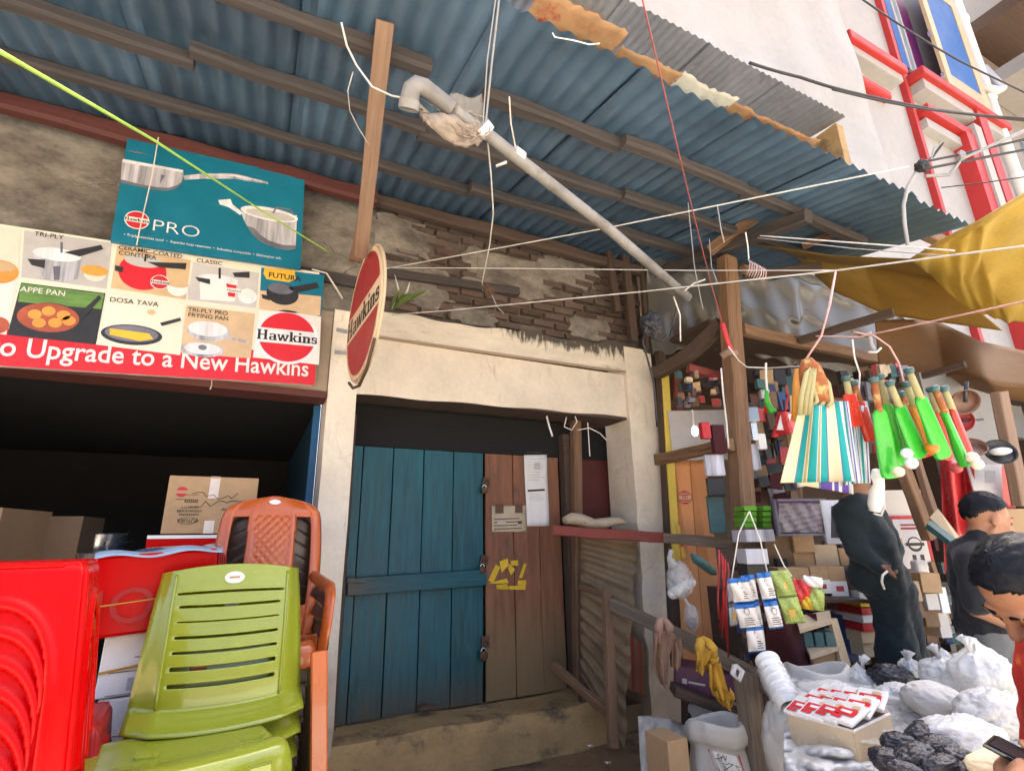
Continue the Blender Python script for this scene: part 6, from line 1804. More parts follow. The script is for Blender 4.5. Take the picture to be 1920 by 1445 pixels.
rs = [(1692, 1092, 1730, 1128, 'card_pale', 'pale tan carton directly right of the person in navy'), (1732, 1076, 1768, 1112, 'card', 'brown carton below the red display box'), (1700, 1130, 1738, 1160, 'pan_brown', 'brownish red box under the pale tan carton'), (1740, 1114, 1766, 1144, 'grey_print', 'grey box under the brown carton by the man in black'), (1768, 1104, 1784, 1150, 'paper', 'narrow white box at the right of the box stack'), (1740, 1146, 1764, 1176, 'card_dark', 'dark tan box low in the right stack'), (1766, 1152, 1788, 1196, 'grey_print', 'tilted grey box at the foot of the right stack'), (1706, 1162, 1738, 1200, 'pack_yellow', 'orange and yellow packet box near the tied white bags'), (1706, 1202, 1738, 1236, 'card', 'brown box lowest right of the person in navy')]
for (x0, y0, x1, y1, m, lab) in rs:
    pbox('small_box', x0, y0, x1, y1, 3.2, 0.2, m, lab, 'box', rnd.uniform(-.2, .2), 'small boxes right of the person', tilt=rnd.uniform(-.06, .06), bev=0.003)
pbox('stall_counter', 1690, 1236, 1800, 1420, 3.3, 0.6, 'wood_dark', 'dark plinth under the small boxes at the right of the stall', 'plinth', bev=None)
# leaning boards, red drape and poster
def leaning(name, q, th, m, label, cat):
    pts = [pc(x, y, z) for x, y, z in q]
    nn = (pts[1] - pts[0]).cross(pts[3] - pts[0]).normalized()
    return tag(slab4(pts, th, nn).build(name, m), label, cat)
leaning('leaning_board', [(1736, 985, 3.0), (1744, 978, 3.05), (1796, 1018, 2.9), (1792, 1028, 2.85)], 0.03, 'pack_teal', 'green edged board leaning behind the man in black', 'board')
leaning('leaning_board', [(1742, 972, 3.06), (1758, 955, 3.1), (1798, 1008, 2.95), (1794, 1018, 2.9)], 0.02, 'frame_cream', 'cream board leaning behind the green edged board', 'board')
dr = MB().grid(lambda u, v: pc(lerp(1762, 1826, u) + 10*(1 - v), lerp(1075, 862, v), 3.3 + 0.05*math.sin(9*u + 2*v)), 24, 10, lcf=lambda u, v: V(u, v, 0)).build('red_drape', 'pack_red', smooth=True, sol=0.004)
tag(dr, 'tall red cloth hanging behind the man in black', 'drape')
po = pbox('wall_poster', 1836, 872, 1902, 955, 3.2, 0.012, 'grey_print', 'grey poster with a pink right border at the far right', 'poster', bev=None)[0]
MB().grid(lambda u, v: pc(lerp(1878, 1902, u) + 3*(1 - v), lerp(953, 874, v), 3.185), 2, 2).build('border', 'pan_red', po)
MB().grid(lambda u, v: pc(lerp(1846, 1866, u), lerp(905, 882, v), 3.185), 2, 2).build('print', 'steel_dark', po)
pbox('brown_carton', 1888, 955, 1960, 1005, 3.1, 0.3, 'card', 'brown carton at the right edge behind the man in black', 'carton')

# ------------------------------------------------------------------ sachets in strips
def strip(name, x, y, w, h, n, zc, cols_, label, dx=8, lean=0.0):
    t = thing(name, label, 'sachets', pc(x, y + h*n, zc), 'strips of sachets hanging at the stall front')
    for k in range(n):
        cx_, cy_ = x + dx*k, y + h*k
        def fn(u, v, cx_=cx_, cy_=cy_):
            bul = math.sin(math.pi*u)**0.6*math.sin(math.pi*v)**0.5
            return pc(cx_ + w*(u - 0.5) + dx*(1 - v) + lean*(u - 0.5), cy_ + h*0.97*(1 - v) - 3*(u - 0.5), zc - 0.018*bul + 0.006*math.sin(9*u + 5*v + k))
        a, b = cols_
        mb = MB()
        mb.grid(fn, 12, 16)
        for i, f in enumerate(mb.f):
            row = i // 12
            mb.mi[i] = 1 if (row >= 13 or row < 1) else 0
        sa = mb.build('sachet', [a, b], t, smooth=True, sol=0.003)
        c0 = fn(0.25, 0.25)
        cvv = Canvas(fn(0.2, 0.12) - FWD*0.012, fn(0.9, 0.12) - fn(0.1, 0.12), fn(0.5, 0.8) - fn(0.5, 0.1))
        s_ = sc(zc)
        if b == 'sachet_blue':
            for q in range(4):
                cvv.rect(0.004, (4 + 4*q)*s_, (w*0.6)*s_ - 0.006*(q % 2), (5.2 + 4*q)*s_, 'ink', 1)
            cvv.ell(w*0.3*s_, 30*s_, 5*s_, 7*s_, 'steel_dark', 1); cvv.ell(w*0.3*s_, 30*s_, 3.8*s_, 5.6*s_, 'sachet_white', 2)
        else:
            cvv.rect(2*s_, 8*s_, w*0.5*s_, 24*s_, 'pack_yellow', 1); cvv.rect(4*s_, 12*s_, w*0.4*s_, 20*s_, 'tan_print', 2)
        cvv.build('print', sa)
strip('sachet_strip', 1384, 1083, 33, 48, 2, 2.33, ('sachet_white', 'sachet_blue'), 'white and blue sachet strip at the left of the hanging row', 12, 6)
strip('sachet_strip', 1414, 1172, 32, 52, 1, 2.34, ('sachet_white', 'sachet_blue'), 'single white and blue sachet hanging lowest over the grey post', 6)
strip('sachet_strip', 1400, 1078, 26, 50, 2, 2.40, ('sachet_white', 'sachet_blue'), 'white and blue sachet strip half hidden behind the left one', 9)
strip('sachet_strip', 1430, 1073, 31, 53, 2, 2.30, ('sachet_white', 'sachet_blue'), 'white and blue sachet strip in the middle of the hanging row', 13, -5)
strip('sachet_strip', 1460, 1069, 29, 50, 2, 2.38, ('sachet_green', 'sachet_green'), 'light green herb sachet strip at the right of the hanging row', 16, 8)
strip('sachet_strip', 1370, 1086, 14, 44, 2, 2.42, ('steel_print', 'steel_dark'), 'silver backed sachet strip at the left end of the row', 3)
for k, (x, y, w, h, m, lab) in enumerate([(1504, 1084, 34, 46, 'pack_red', 'red and yellow snack packet hanging right of the green sachets'), (1512, 1112, 26, 26, 'pack_yellow', 'yellow snack packet under the red one'), (1524, 1078, 36, 18, 'paper', 'pale packet lying on top of the snack packets'), (1530, 1100, 30, 40, 'sachet_green', 'green and white picture sachet right of the snack packets'), (1490, 1130, 14, 30, 'pack_red', 'thin red packet edge behind the green sachets')]):
    mb = MB().grid(lambda u, v: pc(x + w*(u - .5), y + h*(1 - v) + 6*u, 2.45 - 0.03*math.sin(math.pi*u)*math.sin(math.pi*v) + 0.01*math.sin(9*u + 7*v)), 12, 12)
    tag(mb.build('snack_packet', m, smooth=True, sol=0.006), lab, 'packet', 'snack packets hanging at the stall front')
for (a, b, c) in (((1405, 958), (1385, 1000), (1372, 1084)), ((1405, 958), (1425, 1010), (1440, 1078)), ((1452, 1020), (1470, 1060), (1485, 1080))):
    tag(MB().tube([pc(*a, 2.4), pc(*b, 2.4), pc(*c, 2.38)], 0.003, 5).build('string', 'wire_white'), 'white string from (%d) tying up the sachet strips' % a[0] if False else ['thin white string running down to the left sachets', 'thin white string running down to the middle sachets', 'thin white string running down to the green sachets'][[1372, 1440, 1485].index(c[0])], 'string')
# maroon cloth and cardboard rack behind the sachets
tag(MB().grid(lambda u, v: pc(lerp(1436, 1530, u) + 14*(1 - v)*u, lerp(1262, 1150, v), 2.7 + 0.05*math.sin(7*u + 3*v)), 20, 16).build('maroon_cloth', 'cloth_maroon', smooth=True, sol=0.006), 'dark maroon cloth hanging behind the sachets', 'cloth')
cr_ = thing('cardboard_rack', 'bent pale cardboard box rack behind the sachets', 'cardboard', pc(1540, 1240, 2.75))
slab4([pc(1492, 1158, 2.7), pc(1556, 1146, 2.8), pc(1560, 1166, 2.7), pc(1500, 1184, 2.6)], 0.015, V(0, 0, 1)).build('flap', 'card_pale', cr_)
slab4([pc(1554, 1160, 2.75), pc(1566, 1158, 2.78), pc(1592, 1246, 2.72), pc(1576, 1248, 2.68)], 0.02, V(0, -1, 0)).build('side', 'card_pale', cr_)
slab4([pc(1512, 1216, 2.7), pc(1572, 1200, 2.8), pc(1576, 1214, 2.7), pc(1520, 1232, 2.62)], 0.02, V(0, 0, 1)).build('shelf', 'card_pale', cr_)
slab4([pc(1520, 1232, 2.66), pc(1576, 1214, 2.74), pc(1582, 1262, 2.72), pc(1530, 1266, 2.66)], 0.015, V(0, -1, 0)).build('front', 'card', cr_)
for k in range(3):
    w0 = 1500 + 20*k
    MB().box(pc(w0 + 9, 1196, 2.74), (17*sc(2.74), 0.08, 26*sc(2.74)), RZ()).build('bottle_pack', 'pack_teal', cr_, bev=0.004)
# open-weave coil of wire under the roof
co = thing('wire_coil', 'hank of thin wire hooks hanging under the tarpaulin', 'wire', pc(1420, 520, 3.0))
for k in range(8):
    x = 1402 + 4.4*k
    pts = [pc(x, 486 + 2.4*k, 3.0), pc(x + 4, 492 + 2.4*k, 2.98), pc(x + 3, 505 + 2*k, 2.98), pc(x - 2, 516 + 1.6*k, 3.0)]
    MB().tube(pts, 0.0035, 5).build('hook', 'pink_string' if k % 2 else 'wire_grey', co, smooth=True)
MB().tube([pc(1398, 436, 3.0), pc(1402, 460, 3.0), pc(1404, 486, 3.0)], 0.0035, 5).build('hook', 'wire_white', co)

# the unreadable clutter of small packets hung and stacked in the depth of the stall
rk_ = random.Random(21)
cl_ = MB()
ms_ = ['pan_red', 'steel_dark', 'card', 'steel_print', 'pack_teal', 'pan_brown', 'card_dark', 'pack_blue', 'plastic_black', 'paper_old', 'wood_dark', 'cloth_maroon', 'plastic_black', 'wood_brown']
def clutter(x0, x1, y0, y1, z0, z1, n, smin, smax):
    for _ in range(n):
        x, y, z = rk_.uniform(x0, x1), rk_.uniform(y0, y1), rk_.uniform(z0, z1)
        w, h = rk_.uniform(smin, smax), rk_.uniform(smin, smax)*1.3
        s_ = sc(z)
        cl_.box(pc(x, y, z), (w*s_, rk_.uniform(0.02, 0.07), h*s_), RZ(rk_.uniform(-.5, .5)) @ Matrix.Rotation(rk_.uniform(-.15, .15), 3, 'Y'), rk_.randrange(len(ms_)))
clutter(1408, 1495, 750, 945, 4.5, 5.0, 90, 12, 28)
clutter(1270, 1345, 700, 760, 4.2, 4.8, 26, 6, 14)
clutter(1410, 1640, 705, 770, 4.6, 5.2, 60, 12, 28)
clutter(1540, 1700, 1010, 1110, 3.9, 4.3, 70, 9, 22)
clutter(1395, 1470, 1060, 1240, 3.3, 3.45, 50, 9, 22)
clutter(1560, 1640, 1110, 1245, 3.35, 3.45, 40, 9, 20)
clutter(1690, 1800, 1010, 1220, 3.6, 3.9, 70, 9, 22)
clutter(1640, 1700, 690, 880, 3.6, 4.0, 40, 8, 18)
tag(cl_.build('hung_packets', ms_), 'dense mix of small packets hung and stacked in the depth of the stall', 'packets', kind='stuff')

# ================================================================== GOODS ON AND UNDER THE STALL COUNTER
def crumple(c, r, rot, seed, amp, nu=64, nv=40, sharp=6.0, pleat=False):
    """a soft bag: an ellipsoid pushed about by ridged noise"""
    mb = MB().ell((0, 0, 0), (1, 1, 1), nu=nu, nv=nv)
    vs = []
    for p in mb.v:
        q = p*1.6 + V(seed*3.1, seed*1.7, -seed)
        d = 1 + amp*(0.8*noise.noise(q) - 0.9*abs(noise.noise(q*2.1)) - 0.5*abs(noise.noise(q*4.7)) + 0.2*noise.noise(q*sharp))
        x = V(p.x*r[0]*d, p.y*r[1]*d, p.z*r[2]*d)
        if pleat and p.z > -0.2:                       # cloth or film gathered towards the knot
            th = math.atan2(p.y, p.x); rho = math.hypot(p.x, p.y)
            k_ = 1 + 0.07*sstep(-0.2, 0.7, p.z)*math.sin(13*th + seed) + 0.035*sstep(-0.2, 0.7, p.z)*math.sin(29*th + 2*seed)
            x.x *= k_; x.y *= k_
            x.z += r[2]*0.45*max(0, 1 - rho*1.9)**2
        vs.append((rot @ x if rot is not None else x) + Vector(c))
    mb.v = vs
    return mb
def knot(c, h, w, seed):
    r_ = random.Random(seed)
    mb = MB()
    for k in range(5):
        a = r_.uniform(0, 6.28)
        d = V(math.cos(a)*0.5, math.sin(a)*0.5, 1).normalized()
        mb.tube([c - V(0, 0, 0.01), c + d*h*0.4, c + d*h + V(r_.uniform(-.3, .3)*w, 0, 0)], [w*0.25, w*0.18, w*0.5], 6, flat=0.3)
    return mb
def bag(name, px, py, rx, ry, zc, m, label, cat='bag', seed=1, amp=0.22, depth=None, tie=None, group=None, roll=0.0):
    c = pc(px, py, zc)
    s = sc(zc)
    t = thing(name, label, cat, c - V(0, 0, ry*s), group)
    Rr = RZ() @ Matrix.Rotation(roll, 3, 'Y')
    crumple(c, (rx*s, (depth or min(rx, ry)*s*1.1), ry*s), Rr, seed, amp*0.8, pleat=bool(tie)).build('body', m, t, smooth=True)
    if tie:
        knot(pc(*tie, zc), 0.05, 0.035, seed).build('knot', m, t, smooth=True)
    return t
# counter: a low trestle
ct = thing('stall_counter', 'low trestle counter buried under bags at the lower right', 'counter', (2.4, 1.3, 0))
cA, cB = atz(1440, 1500, 0.60), atz(1960, 1400, 0.60)
MB().box((2.98, 1.36, 0.585), (1.45, 1.0, 0.04), Matrix.Rotation(rad(-20), 3, 'Z')).build('counter_top', 'wood_grey', ct)
for sx in (-0.65, 0.65):
    for sy in (-0.42, 0.42):
        MB().box(V(2.98, 1.36, 0.282) + Matrix.Rotation(rad(-20), 3, 'Z') @ V(sx, sy, 0), (0.06, 0.06, 0.564)).build('leg', 'wood_grey', ct)
# white sacks stuffed in front of the counter
bag('white_sack', 1490, 1400, 56, 92, 2.05, 'sack_white', 'bulging white sack between the grey post and the packet box', 'sack', 11, 0.16)
bag('white_sack', 1560, 1450, 80, 42, 1.95, 'sack_white', 'white sack under the packet box at the bottom edge', 'sack', 12, 0.16)
# box of red and white packets
topq = [pc(1476, 1330, 1.90), pc(1604, 1392, 1.70), pc(1672, 1362, 1.86), pc(1548, 1302, 2.08)]
zt = sum(p.z for p in topq)/4
for p in topq: p.z = zt
bx_ = thing('packet_box', 'open carton of red and white packets on the counter', 'carton', sum(topq, V(0, 0, 0))/4 - V(0, 0, 0.16))
for i in range(4):
    a, b = topq[i], topq[(i + 1) % 4]
    dn = V(0, 0, -0.17)
    nn = (b - a).cross(dn).normalized()
    slab4([a + V(0, 0, 0.012), b + V(0, 0, 0.012), b + dn, a + dn], 0.008, nn).build('carton_side', 'card_pale', bx_)
slab4([p - V(0, 0, 0.16) for p in topq], 0.006, V(0, 0, 1)).build('carton_base', 'card_pale', bx_)
MB().tube([topq[0] + V(0, 0, 0.013), topq[1] + V(0, 0, 0.013), topq[2] + V(0, 0, 0.013)], 0.006, 5).build('torn_edge', 'tape', bx_)
e1, e2 = (topq[1] - topq[0]), (topq[3] - topq[0])
for r in range(3):
    for k in range(4):
        c0 = topq[0] + e1*(0.14 + 0.24*k) + e2*(0.18 + 0.32*r) + V(0, 0, 0.012 + 0.006*k + 0.005*r)
        u_, v_ = e1.normalized(), e2.normalized()
        R_ = Matrix.Rotation(rnd.uniform(-.25, .25), 3, 'Z')
        u_, v_ = R_ @ u_, R_ @ v_
        w, h = 0.098, 0.115
        tl = V(0, 0, 0.035)
        pts = [c0 - u_*w/2 - v_*h/2, c0 + u_*w/2 - v_*h/2, c0 + u_*w/2 + v_*h/2 + tl, c0 - u_*w/2 + v_*h/2 + tl]
        nn = (pts[1] - pts[0]).cross(pts[3] - pts[0]).normalized()
        lab = '%s packet in the %s row of the open packet carton' % (['leftmost red and white', 'second red and white', 'third red and white', 'rightmost red and white'][k], ['front', 'middle', 'rear'][r])
        p_ = thing('tea_packet', lab, 'packet', c0, 'red and white packets in the carton')
        slab4(pts, 0.014, nn).build('pouch', 'sachet_white', p_, bev=0.005)
        cv = Canvas(pts[0] + nn*0.008, u_, (pts[3] - pts[0]))
        cv.rect(0.012, 0.035, 0.085, 0.075, 'red_print', 1); cv.rect(0.012, 0.012, 0.05, 0.03, 'red_print', 1); cv.ell(0.065, 0.09, 0.016, 0.011, 'tan_print', 1); cv.rect(0.03, 0.048, 0.07, 0.062, 'white_print', 2)
        cv.build('print', p_)
# foam cups in a pink wrapper
fc_ = thing('foam_cups', 'stack of white foam cups in pink film at the rail end', 'cups', pc(1450, 1300, 2.2))
d_ = (pc(1478, 1318, 2.05) - pc(1438, 1236, 2.25))
L_ = d_.length
d_.normalize()
for k in range(6):
    o_ = pc(1438, 1236, 2.25) + d_*(L_*k/6)
    MB().lathe([(0.038, 0.0), (0.051, 0.002), (0.052, 0.008), (0.045, 0.012), (0.040, 0.055), (0.036, 0.055), (0.043, 0.005)], o_, d_, 20).build('cup', 'plastic_white', fc_, smooth=True)
MB().tube([pc(1446, 1256, 2.22), pc(1460, 1285, 2.14), pc(1478, 1318, 2.06)], 0.06, 12, cap=False).build('film', 'film', fc_, smooth=True)
# sacks and bags behind
os_ = thing('open_sack', 'open beige sack with folded rim behind the foam cups', 'sack', pc(1530, 1300, 2.4))
oc_ = pc(1528, 1262, 2.4)
def osf(u, v):
    a = 2*math.pi*u
    prof = [(0.93, -0.10), (1.03, -0.03), (1.0, 0.02), (0.93, 0.028), (0.86, 0.01), (0.80, -0.03), (0.5, -0.055), (0.0, -0.06)]
    i = v*(len(prof) - 1); j = min(len(prof) - 2, int(i)); q = i - j
    r = lerp(prof[j][0], prof[j+1][0], q); z = lerp(prof[j][1], prof[j+1][1], q)
    n_ = 1 + 0.08*math.sin(3*a + 1) + 0.04*math.sin(7*a)
    return oc_ + RZ(-0.35) @ V(0.135*r*n_*math.cos(a), 0.085*r*n_*math.sin(a), z*1.1 + 0.018*math.sin(2*a + 0.6))
MB().grid(osf, 48, 21).build('sack', 'sack_white', os_, smooth=True)
bag('white_sack', 1540, 1300, 70, 26, 2.3, 'sack_white', 'white sack lying under the open beige sack', 'sack', 14, 0.2)
bag('tied_bag', 1612, 1274, 22, 22, 2.35, 'film_white', 'small tied white bag left of the dark bag', 'bag', 15, 0.2, tie=(1616, 1250))
bag('dark_bag', 1674, 1270, 44, 26, 2.3, 'lump_black', 'crumpled dark brown plastic bag in front of the person in navy', 'bag', 16, 0.3, roll=0.25)
bag('tied_bag', 1706, 1252, 20, 17, 2.36, 'film_white', 'small knotted white bag on the dark bag', 'bag', 17, 0.35, tie=(1702, 1240))
bag('tied_bag', 1776, 1264, 46, 34, 2.15, 'film_white', 'full white carrier bag with upright knot in the heap', 'bag', 18, 0.22, tie=(1762, 1232))
bag('tied_bag', 1842, 1262, 54, 44, 2.05, 'film_white', 'largest tied white bag with tall knot, top of the heap', 'bag', 19, 0.2, tie=(1818, 1216))
bag('tied_bag', 1862, 1335, 70, 44, 1.8, 'film_white', 'pale bluish white bag at the right below the largest bag', 'bag', 20, 0.25)
bag('tied_bag', 1760, 1318, 70, 34, 1.95, 'sack_white', 'cream paper sack lying in the middle of the heap', 'sack', 21, 0.2, roll=0.3)
bag('tied_bag', 1688, 1312, 62, 30, 2.05, 'film_white', 'flat clear white bag behind the packet carton', 'bag', 22, 0.3)
bag('tied_bag', 1800, 1385, 84, 44, 1.68, 'film_white', 'large cream white bag next to the black pouches', 'bag', 23, 0.22)
bag('cloth_roll', 1880, 1432, 70, 26, 1.45, 'stripe_cream', 'rolled cream cloth under the phone at the bottom right', 'cloth', 24, 0.12)
hp = MB().grid(lambda u, v: pc(lerp(1470, 1960, u), lerp(1470, 1262, v) + 20*math.sin(3*u), lerp(1.55, 2.5, v) - 0.10*math.sin(math.pi*v)*(0.6 + 0.4*math.sin(5*u)) + 0.10*noise.noise(V(u*6, v*5, 3)) - 0.13*abs(noise.noise(V(u*9, v*7, 1))) - 0.05*abs(noise.noise(V(u*21, v*17, 5)))), 90, 60, lcf=lambda u, v: V(u*1.2, v, 0))
tag(hp.build('plastic_heap', 'film_white', smooth=True, sol=0.004), 'bright white crumpled plastic sheeting spread under the bags on the counter', 'plastic sheet')
fl = MB().grid(lambda u, v: pc(lerp(1560, 1800, u), lerp(1400, 1292, v) + 34*(u - .5), 1.72 + 0.42*v + 0.06*noise.noise(V(u*5, v*5, 3)) - 0.03*abs(noise.noise(V(u*11, v*9, 1)))), 40, 26, lcf=lambda u, v: V(u, v, 0))
tag(fl.build('plastic_film', 'film', smooth=True), 'clear plastic film draped over the heap behind the packet carton', 'film')
# black pouches
bl_ = [(1690, 1396, 30, 22, 1.66), (1726, 1382, 26, 22, 1.68), (1668, 1428, 30, 22, 1.56), (1712, 1424, 36, 24, 1.54), (1756, 1402, 30, 22, 1.60), (1760, 1436, 34, 20, 1.50), (1796, 1424, 30, 22, 1.52), (1820, 1444, 26, 18, 1.48), (1706, 1452, 34, 18, 1.46), (1742, 1366, 22, 14, 1.72)]
bn = ['by the packet carton', 'at the back of the pile', 'at the lower left of the pile', 'in the middle of the pile', 'right of the middle', 'low in front of the pile', 'at the right of the pile', 'at the lower right corner of the pile', 'at the bottom edge of the picture', 'topmost against the clear film']
for k, (x, y, rx, ry, z) in enumerate(bl_):
    bag('black_pouch', x, y, rx*1.3, ry*1.05, z, 'lump_black', 'crumpled black pouch ' + bn[k], 'pouch', 30 + k, 0.22, group='black pouches in a pile', roll=rnd.uniform(-.5, .5))

# ------------------------------------------------------------------ below the rail, beside the pillar
sk = thing('brand_sack', 'white rolled-top sack printed BRAND under the sloping rail', 'sack', pc(1345, 1445, 2.9) - V(0, 0, 0.3))
so = pc(1342, 1352, 2.95)
zb = so.z
def skf(u, v):
    a = 2*math.pi*u
    prof = [(1.05, -zb + 0.01), (1.18, -zb*0.6), (1.12, -0.20), (0.98, -0.115), (1.02, -0.10), (1.13, -0.085), (1.17, -0.05), (1.12, -0.005), (1.0, 0.012), (0.88, 0.0), (0.82, -0.03), (0.8, -0.08), (0.4, -0.11), (0.0, -0.115)]
    i = v*(len(prof) - 1); j = min(len(prof) - 2, int(i)); q = i - j
    r = lerp(prof[j][0], prof[j+1][0], q); z = lerp(prof[j][1], prof[j+1][1], q)
    w = 1 + 0.05*math.sin(3*a + 2*z) + 0.03*math.sin(8*a + 9*z) + 0.05*noise.noise(V(math.cos(a)*2, math.sin(a)*2, z*9))
    return so + RZ() @ V(0.145*r*w*math.cos(a), 0.115*r*w*math.sin(a), z + 0.015*math.sin(2*a))
MB().grid(skf, 56, 39).build('sack', 'sack_white', sk, smooth=True)
ou = RZ() @ V(1, 0, 0)
class SackPrint(Canvas):               # print that follows the bulge of the sack
    def p3(s, u, v, layer):
        u, v = u*1.25, v*1.25
        z = v - 0.30 - 0.10*u
        a = -math.pi/2 + 0.10 + u/0.15
        vv = 0.0
        pr = [(1.05, -zb + 0.01), (1.18, -zb*0.6), (1.12, -0.20), (0.98, -0.115)]
        for i in range(3):
            if pr[i][1] <= z <= pr[i+1][1]:
                vv = (i + (z - pr[i][1])/(pr[i+1][1] - pr[i][1]))/13
        if z > -0.115: vv = 3/13
        p = skf((a/(2*math.pi)) % 1.0, vv)
        return p - FWD*(0.010 + 0.0012*layer) + V(0, 0, 0)
cv = SackPrint(so, ou, (0, 0, 1))
poly = [(-0.085, 0.20), (0.055, 0.17), (0.07, 0.02), (0.0, -0.02), (-0.05, 0.05)]
cv.poly([(-0.10, 0.21), (0.05, 0.18), (0.075, 0.03), (0.06, -0.03), (0.0, -0.04), (-0.06, 0.07)][::-1], 'logo_red', 0)
cv.poly([(-0.075, 0.195), (0.025, 0.18), (0.05, 0.06), (0.0, 0.0), (-0.04, 0.06)][::-1], 'white_print', 1)
r8 = random.Random(8)
for k in range(16):
    a_, b_ = (r8.uniform(-.05, .03), r8.uniform(0.05, 0.15)), None
    cv.stroke([a_, (a_[0] + r8.uniform(-.02, .02), a_[1] + r8.uniform(-.02, .02)), (a_[0] + r8.uniform(-.03, .03), a_[1] + r8.uniform(-.03, .03))], 0.0022, 'ink', 2)
cv.text('COI', -0.06, 0.155, 0.032, 'ink', 2, 0.0); cv.text('BRAND', -0.008, -0.022, 0.03, 'white_print', 2, 0.012, 'LEFT', 0.9, 0.3)
cv.build('print', sk)
wsht = MB().grid(lambda u, v: pc(lerp(1196, 1290, u) + 14*(1 - v)*(0.5 - u), lerp(1470, 1342 + 20*u - 30*u*(1 - u), v), lerp(2.9, 3.3, v) + 0.05*noise.noise(V(u*4, v*4, 7)) - 0.05*abs(noise.noise(V(u*7, v*3, 2)))), 30, 24, lcf=lambda u, v: V(u, v, 0))
tag(wsht.build('white_sheet', 'sack_white', smooth=True, sol=0.004), 'white woven plastic sheet draped at the foot of the right pillar', 'sheet')
pbox('small_carton', 1254, 1398, 1302, 1470, 2.75, 0.2, 'card', 'brown carton corner in front of the printed sack', 'carton', 0.4, tape=False)
pp = pbox('purple_box', 1268, 1262, 1388, 1306, 3.3, 0.25, 'pack_purple', 'dark purple box lying on the plank behind the yellow rag', 'box', -0.25, tilt=rad(8))
cv = Canvas(pp[1](-0.16, 0.05), pp[2] @ V(1, 0, 0), pp[2] @ V(0, 0, 1)); cv.rect(0, 0, 0.03, 0.03, 'print_grey', 1); cv.rect(0.04, 0.008, 0.14, 0.02, 'print_grey', 1); cv.build('print', pp[0])
tag(MB().beam(pc(1262, 1290, 3.3), pc(1420, 1352, 3.2), 0.2, 0.05, n=4, jit=0.004).build('plank', 'wood_dark'), 'dark plank carrying the purple box under the rail', 'plank')
MBt = MB().beam(pc(1290, 1310, 3.4), pc(1292, 1480, 3.3), 0.07, 0.07, up=(0, 1, 0), n=3)  # leg that carries the plank
tag(MBt.build('plank_leg', 'wood_dark'), 'dark upright leg under the plank with the purple box', 'block')
bag('rubbish_bag', 1330, 1330, 40, 34, 3.35, 'sack_white', 'greyish cloth bundle under the plank with the purple box', 'bundle', 41, 0.25)
# hanging clear bags, green pouch
hb = bag('clear_bag', 1275, 1088, 25, 34, 3.3, 'film', 'clear plastic bag with a white bottle hanging on the right pillar', 'bag', 42, 0.2)
MB().capsule(pc(1262, 1112, 3.3), pc(1296, 1092, 3.3), 0.035, 0.03).build('bottle', 'plastic_white', hb, smooth=True)
MB().tube([pc(1264, 1060, 3.3), pc(1255, 1045, 3.3), pc(1258, 1030, 3.3)], [0.04, 0.018, 0.012], 8).build('neck', 'film', hb, smooth=True)
hb = bag('clear_bag', 1297, 1158, 14, 26, 3.2, 'film', 'smaller clear bag with brown contents below the first', 'bag', 43, 0.2)
bag('seed', 1297, 1168, 9, 12, 3.2, 'pan_brown', 'brown goods inside the smaller clear bag', 'packet', 44, 0.2)
MB().tube([pc(1292, 1136, 3.2), pc(1284, 1122, 3.2)], 0.008, 6).build('neck', 'film', hb)
gp_ = MB()
gp_.tube([pc(1296, 1038, 3.2), pc(1306, 1048, 3.2), pc(1322, 1060, 3.2), pc(1336, 1072, 3.2), pc(1342, 1076, 3.2)], [0.012, 0.045, 0.042, 0.035, 0.012], 10, flat=0.6)
tag(gp_.build('green_pouch', 'pack_teal', smooth=True), 'crumpled dull green pouch hanging on the orange panel', 'pouch')
# red ribbons down the side of the post
for k in range(5):
    x = 1348 + 4*k
    tag(MB().tube([pc(x, 1030 + 6*k, 2.95), pc(x + rnd.uniform(-4, 4), 1070, 2.94), pc(x + rnd.uniform(-5, 5), 1120, 2.94), pc(x + rnd.uniform(-4, 6), 1160 + 18*k, 2.95)], 0.006, 5, flat=0.3).build('red_ribbon', 'pack_red' if k % 2 else 'pan_red', smooth=True), '%s of the red ribbons hanging beside the stall post' % ['leftmost', 'second from left', 'middle', 'second from right', 'rightmost'][k], 'ribbon', 'red ribbons beside the stall post')
# rags knotted on the rail
def rag(name, m, label, knot_px, tails, zc, m2=None):
    t = thing(name, label, 'rag', pc(*knot_px, zc) - V(0, 0, 0.1))
    c = pc(*knot_px, zc)
    mb = MB()
    pts = [c + V(0, 0, 0) + (ROT @ V(math.cos(a)*0.035, math.sin(a)*0.07, math.cos(a*2)*0.02)) for a in [2*math.pi*k/12 for k in range(13)]]
    mb.tube(pts, [0.020 + 0.008*math.sin(k*1.7) for k in range(13)], 8)
    mb.build('knot', m, t, smooth=True)
    for k, tl in enumerate(tails):
        rows = [pc(x, y, zc - 0.03) for x, y, w in tl]
        ws = [w*sc(zc) for _, _, w in tl]
        n = len(tl) - 1
        rt = ROT @ V(1, 0, 0)
        def fn(u, v):
            i = v*n; j = min(n - 1, int(i)); q = i - j
            return lerp(rows[j], rows[j+1], q) + rt*(lerp(ws[j], ws[j+1], q)*(u - .5)) - FWD*(0.02*math.sin(9*u + 4*v) + 0.015*math.sin(17*u))
        MB().grid(fn, 14, 16, lcf=lambda u, v: V(u*0.2, v*0.4, 0)).build('tail', m2 if (m2 and k == len(tails) - 1) else m, t, smooth=True, sol=0.003)
rag('brown_rag', 'rag_brown', 'pinkish brown rag knotted on the sloping rail', (1244, 1186), [[(1246, 1182, 44), (1244, 1205, 40), (1240, 1235, 34), (1242, 1262, 26), (1246, 1284, 12)], [(1266, 1196, 20), (1270, 1225, 24), (1268, 1252, 16)]], 2.95)
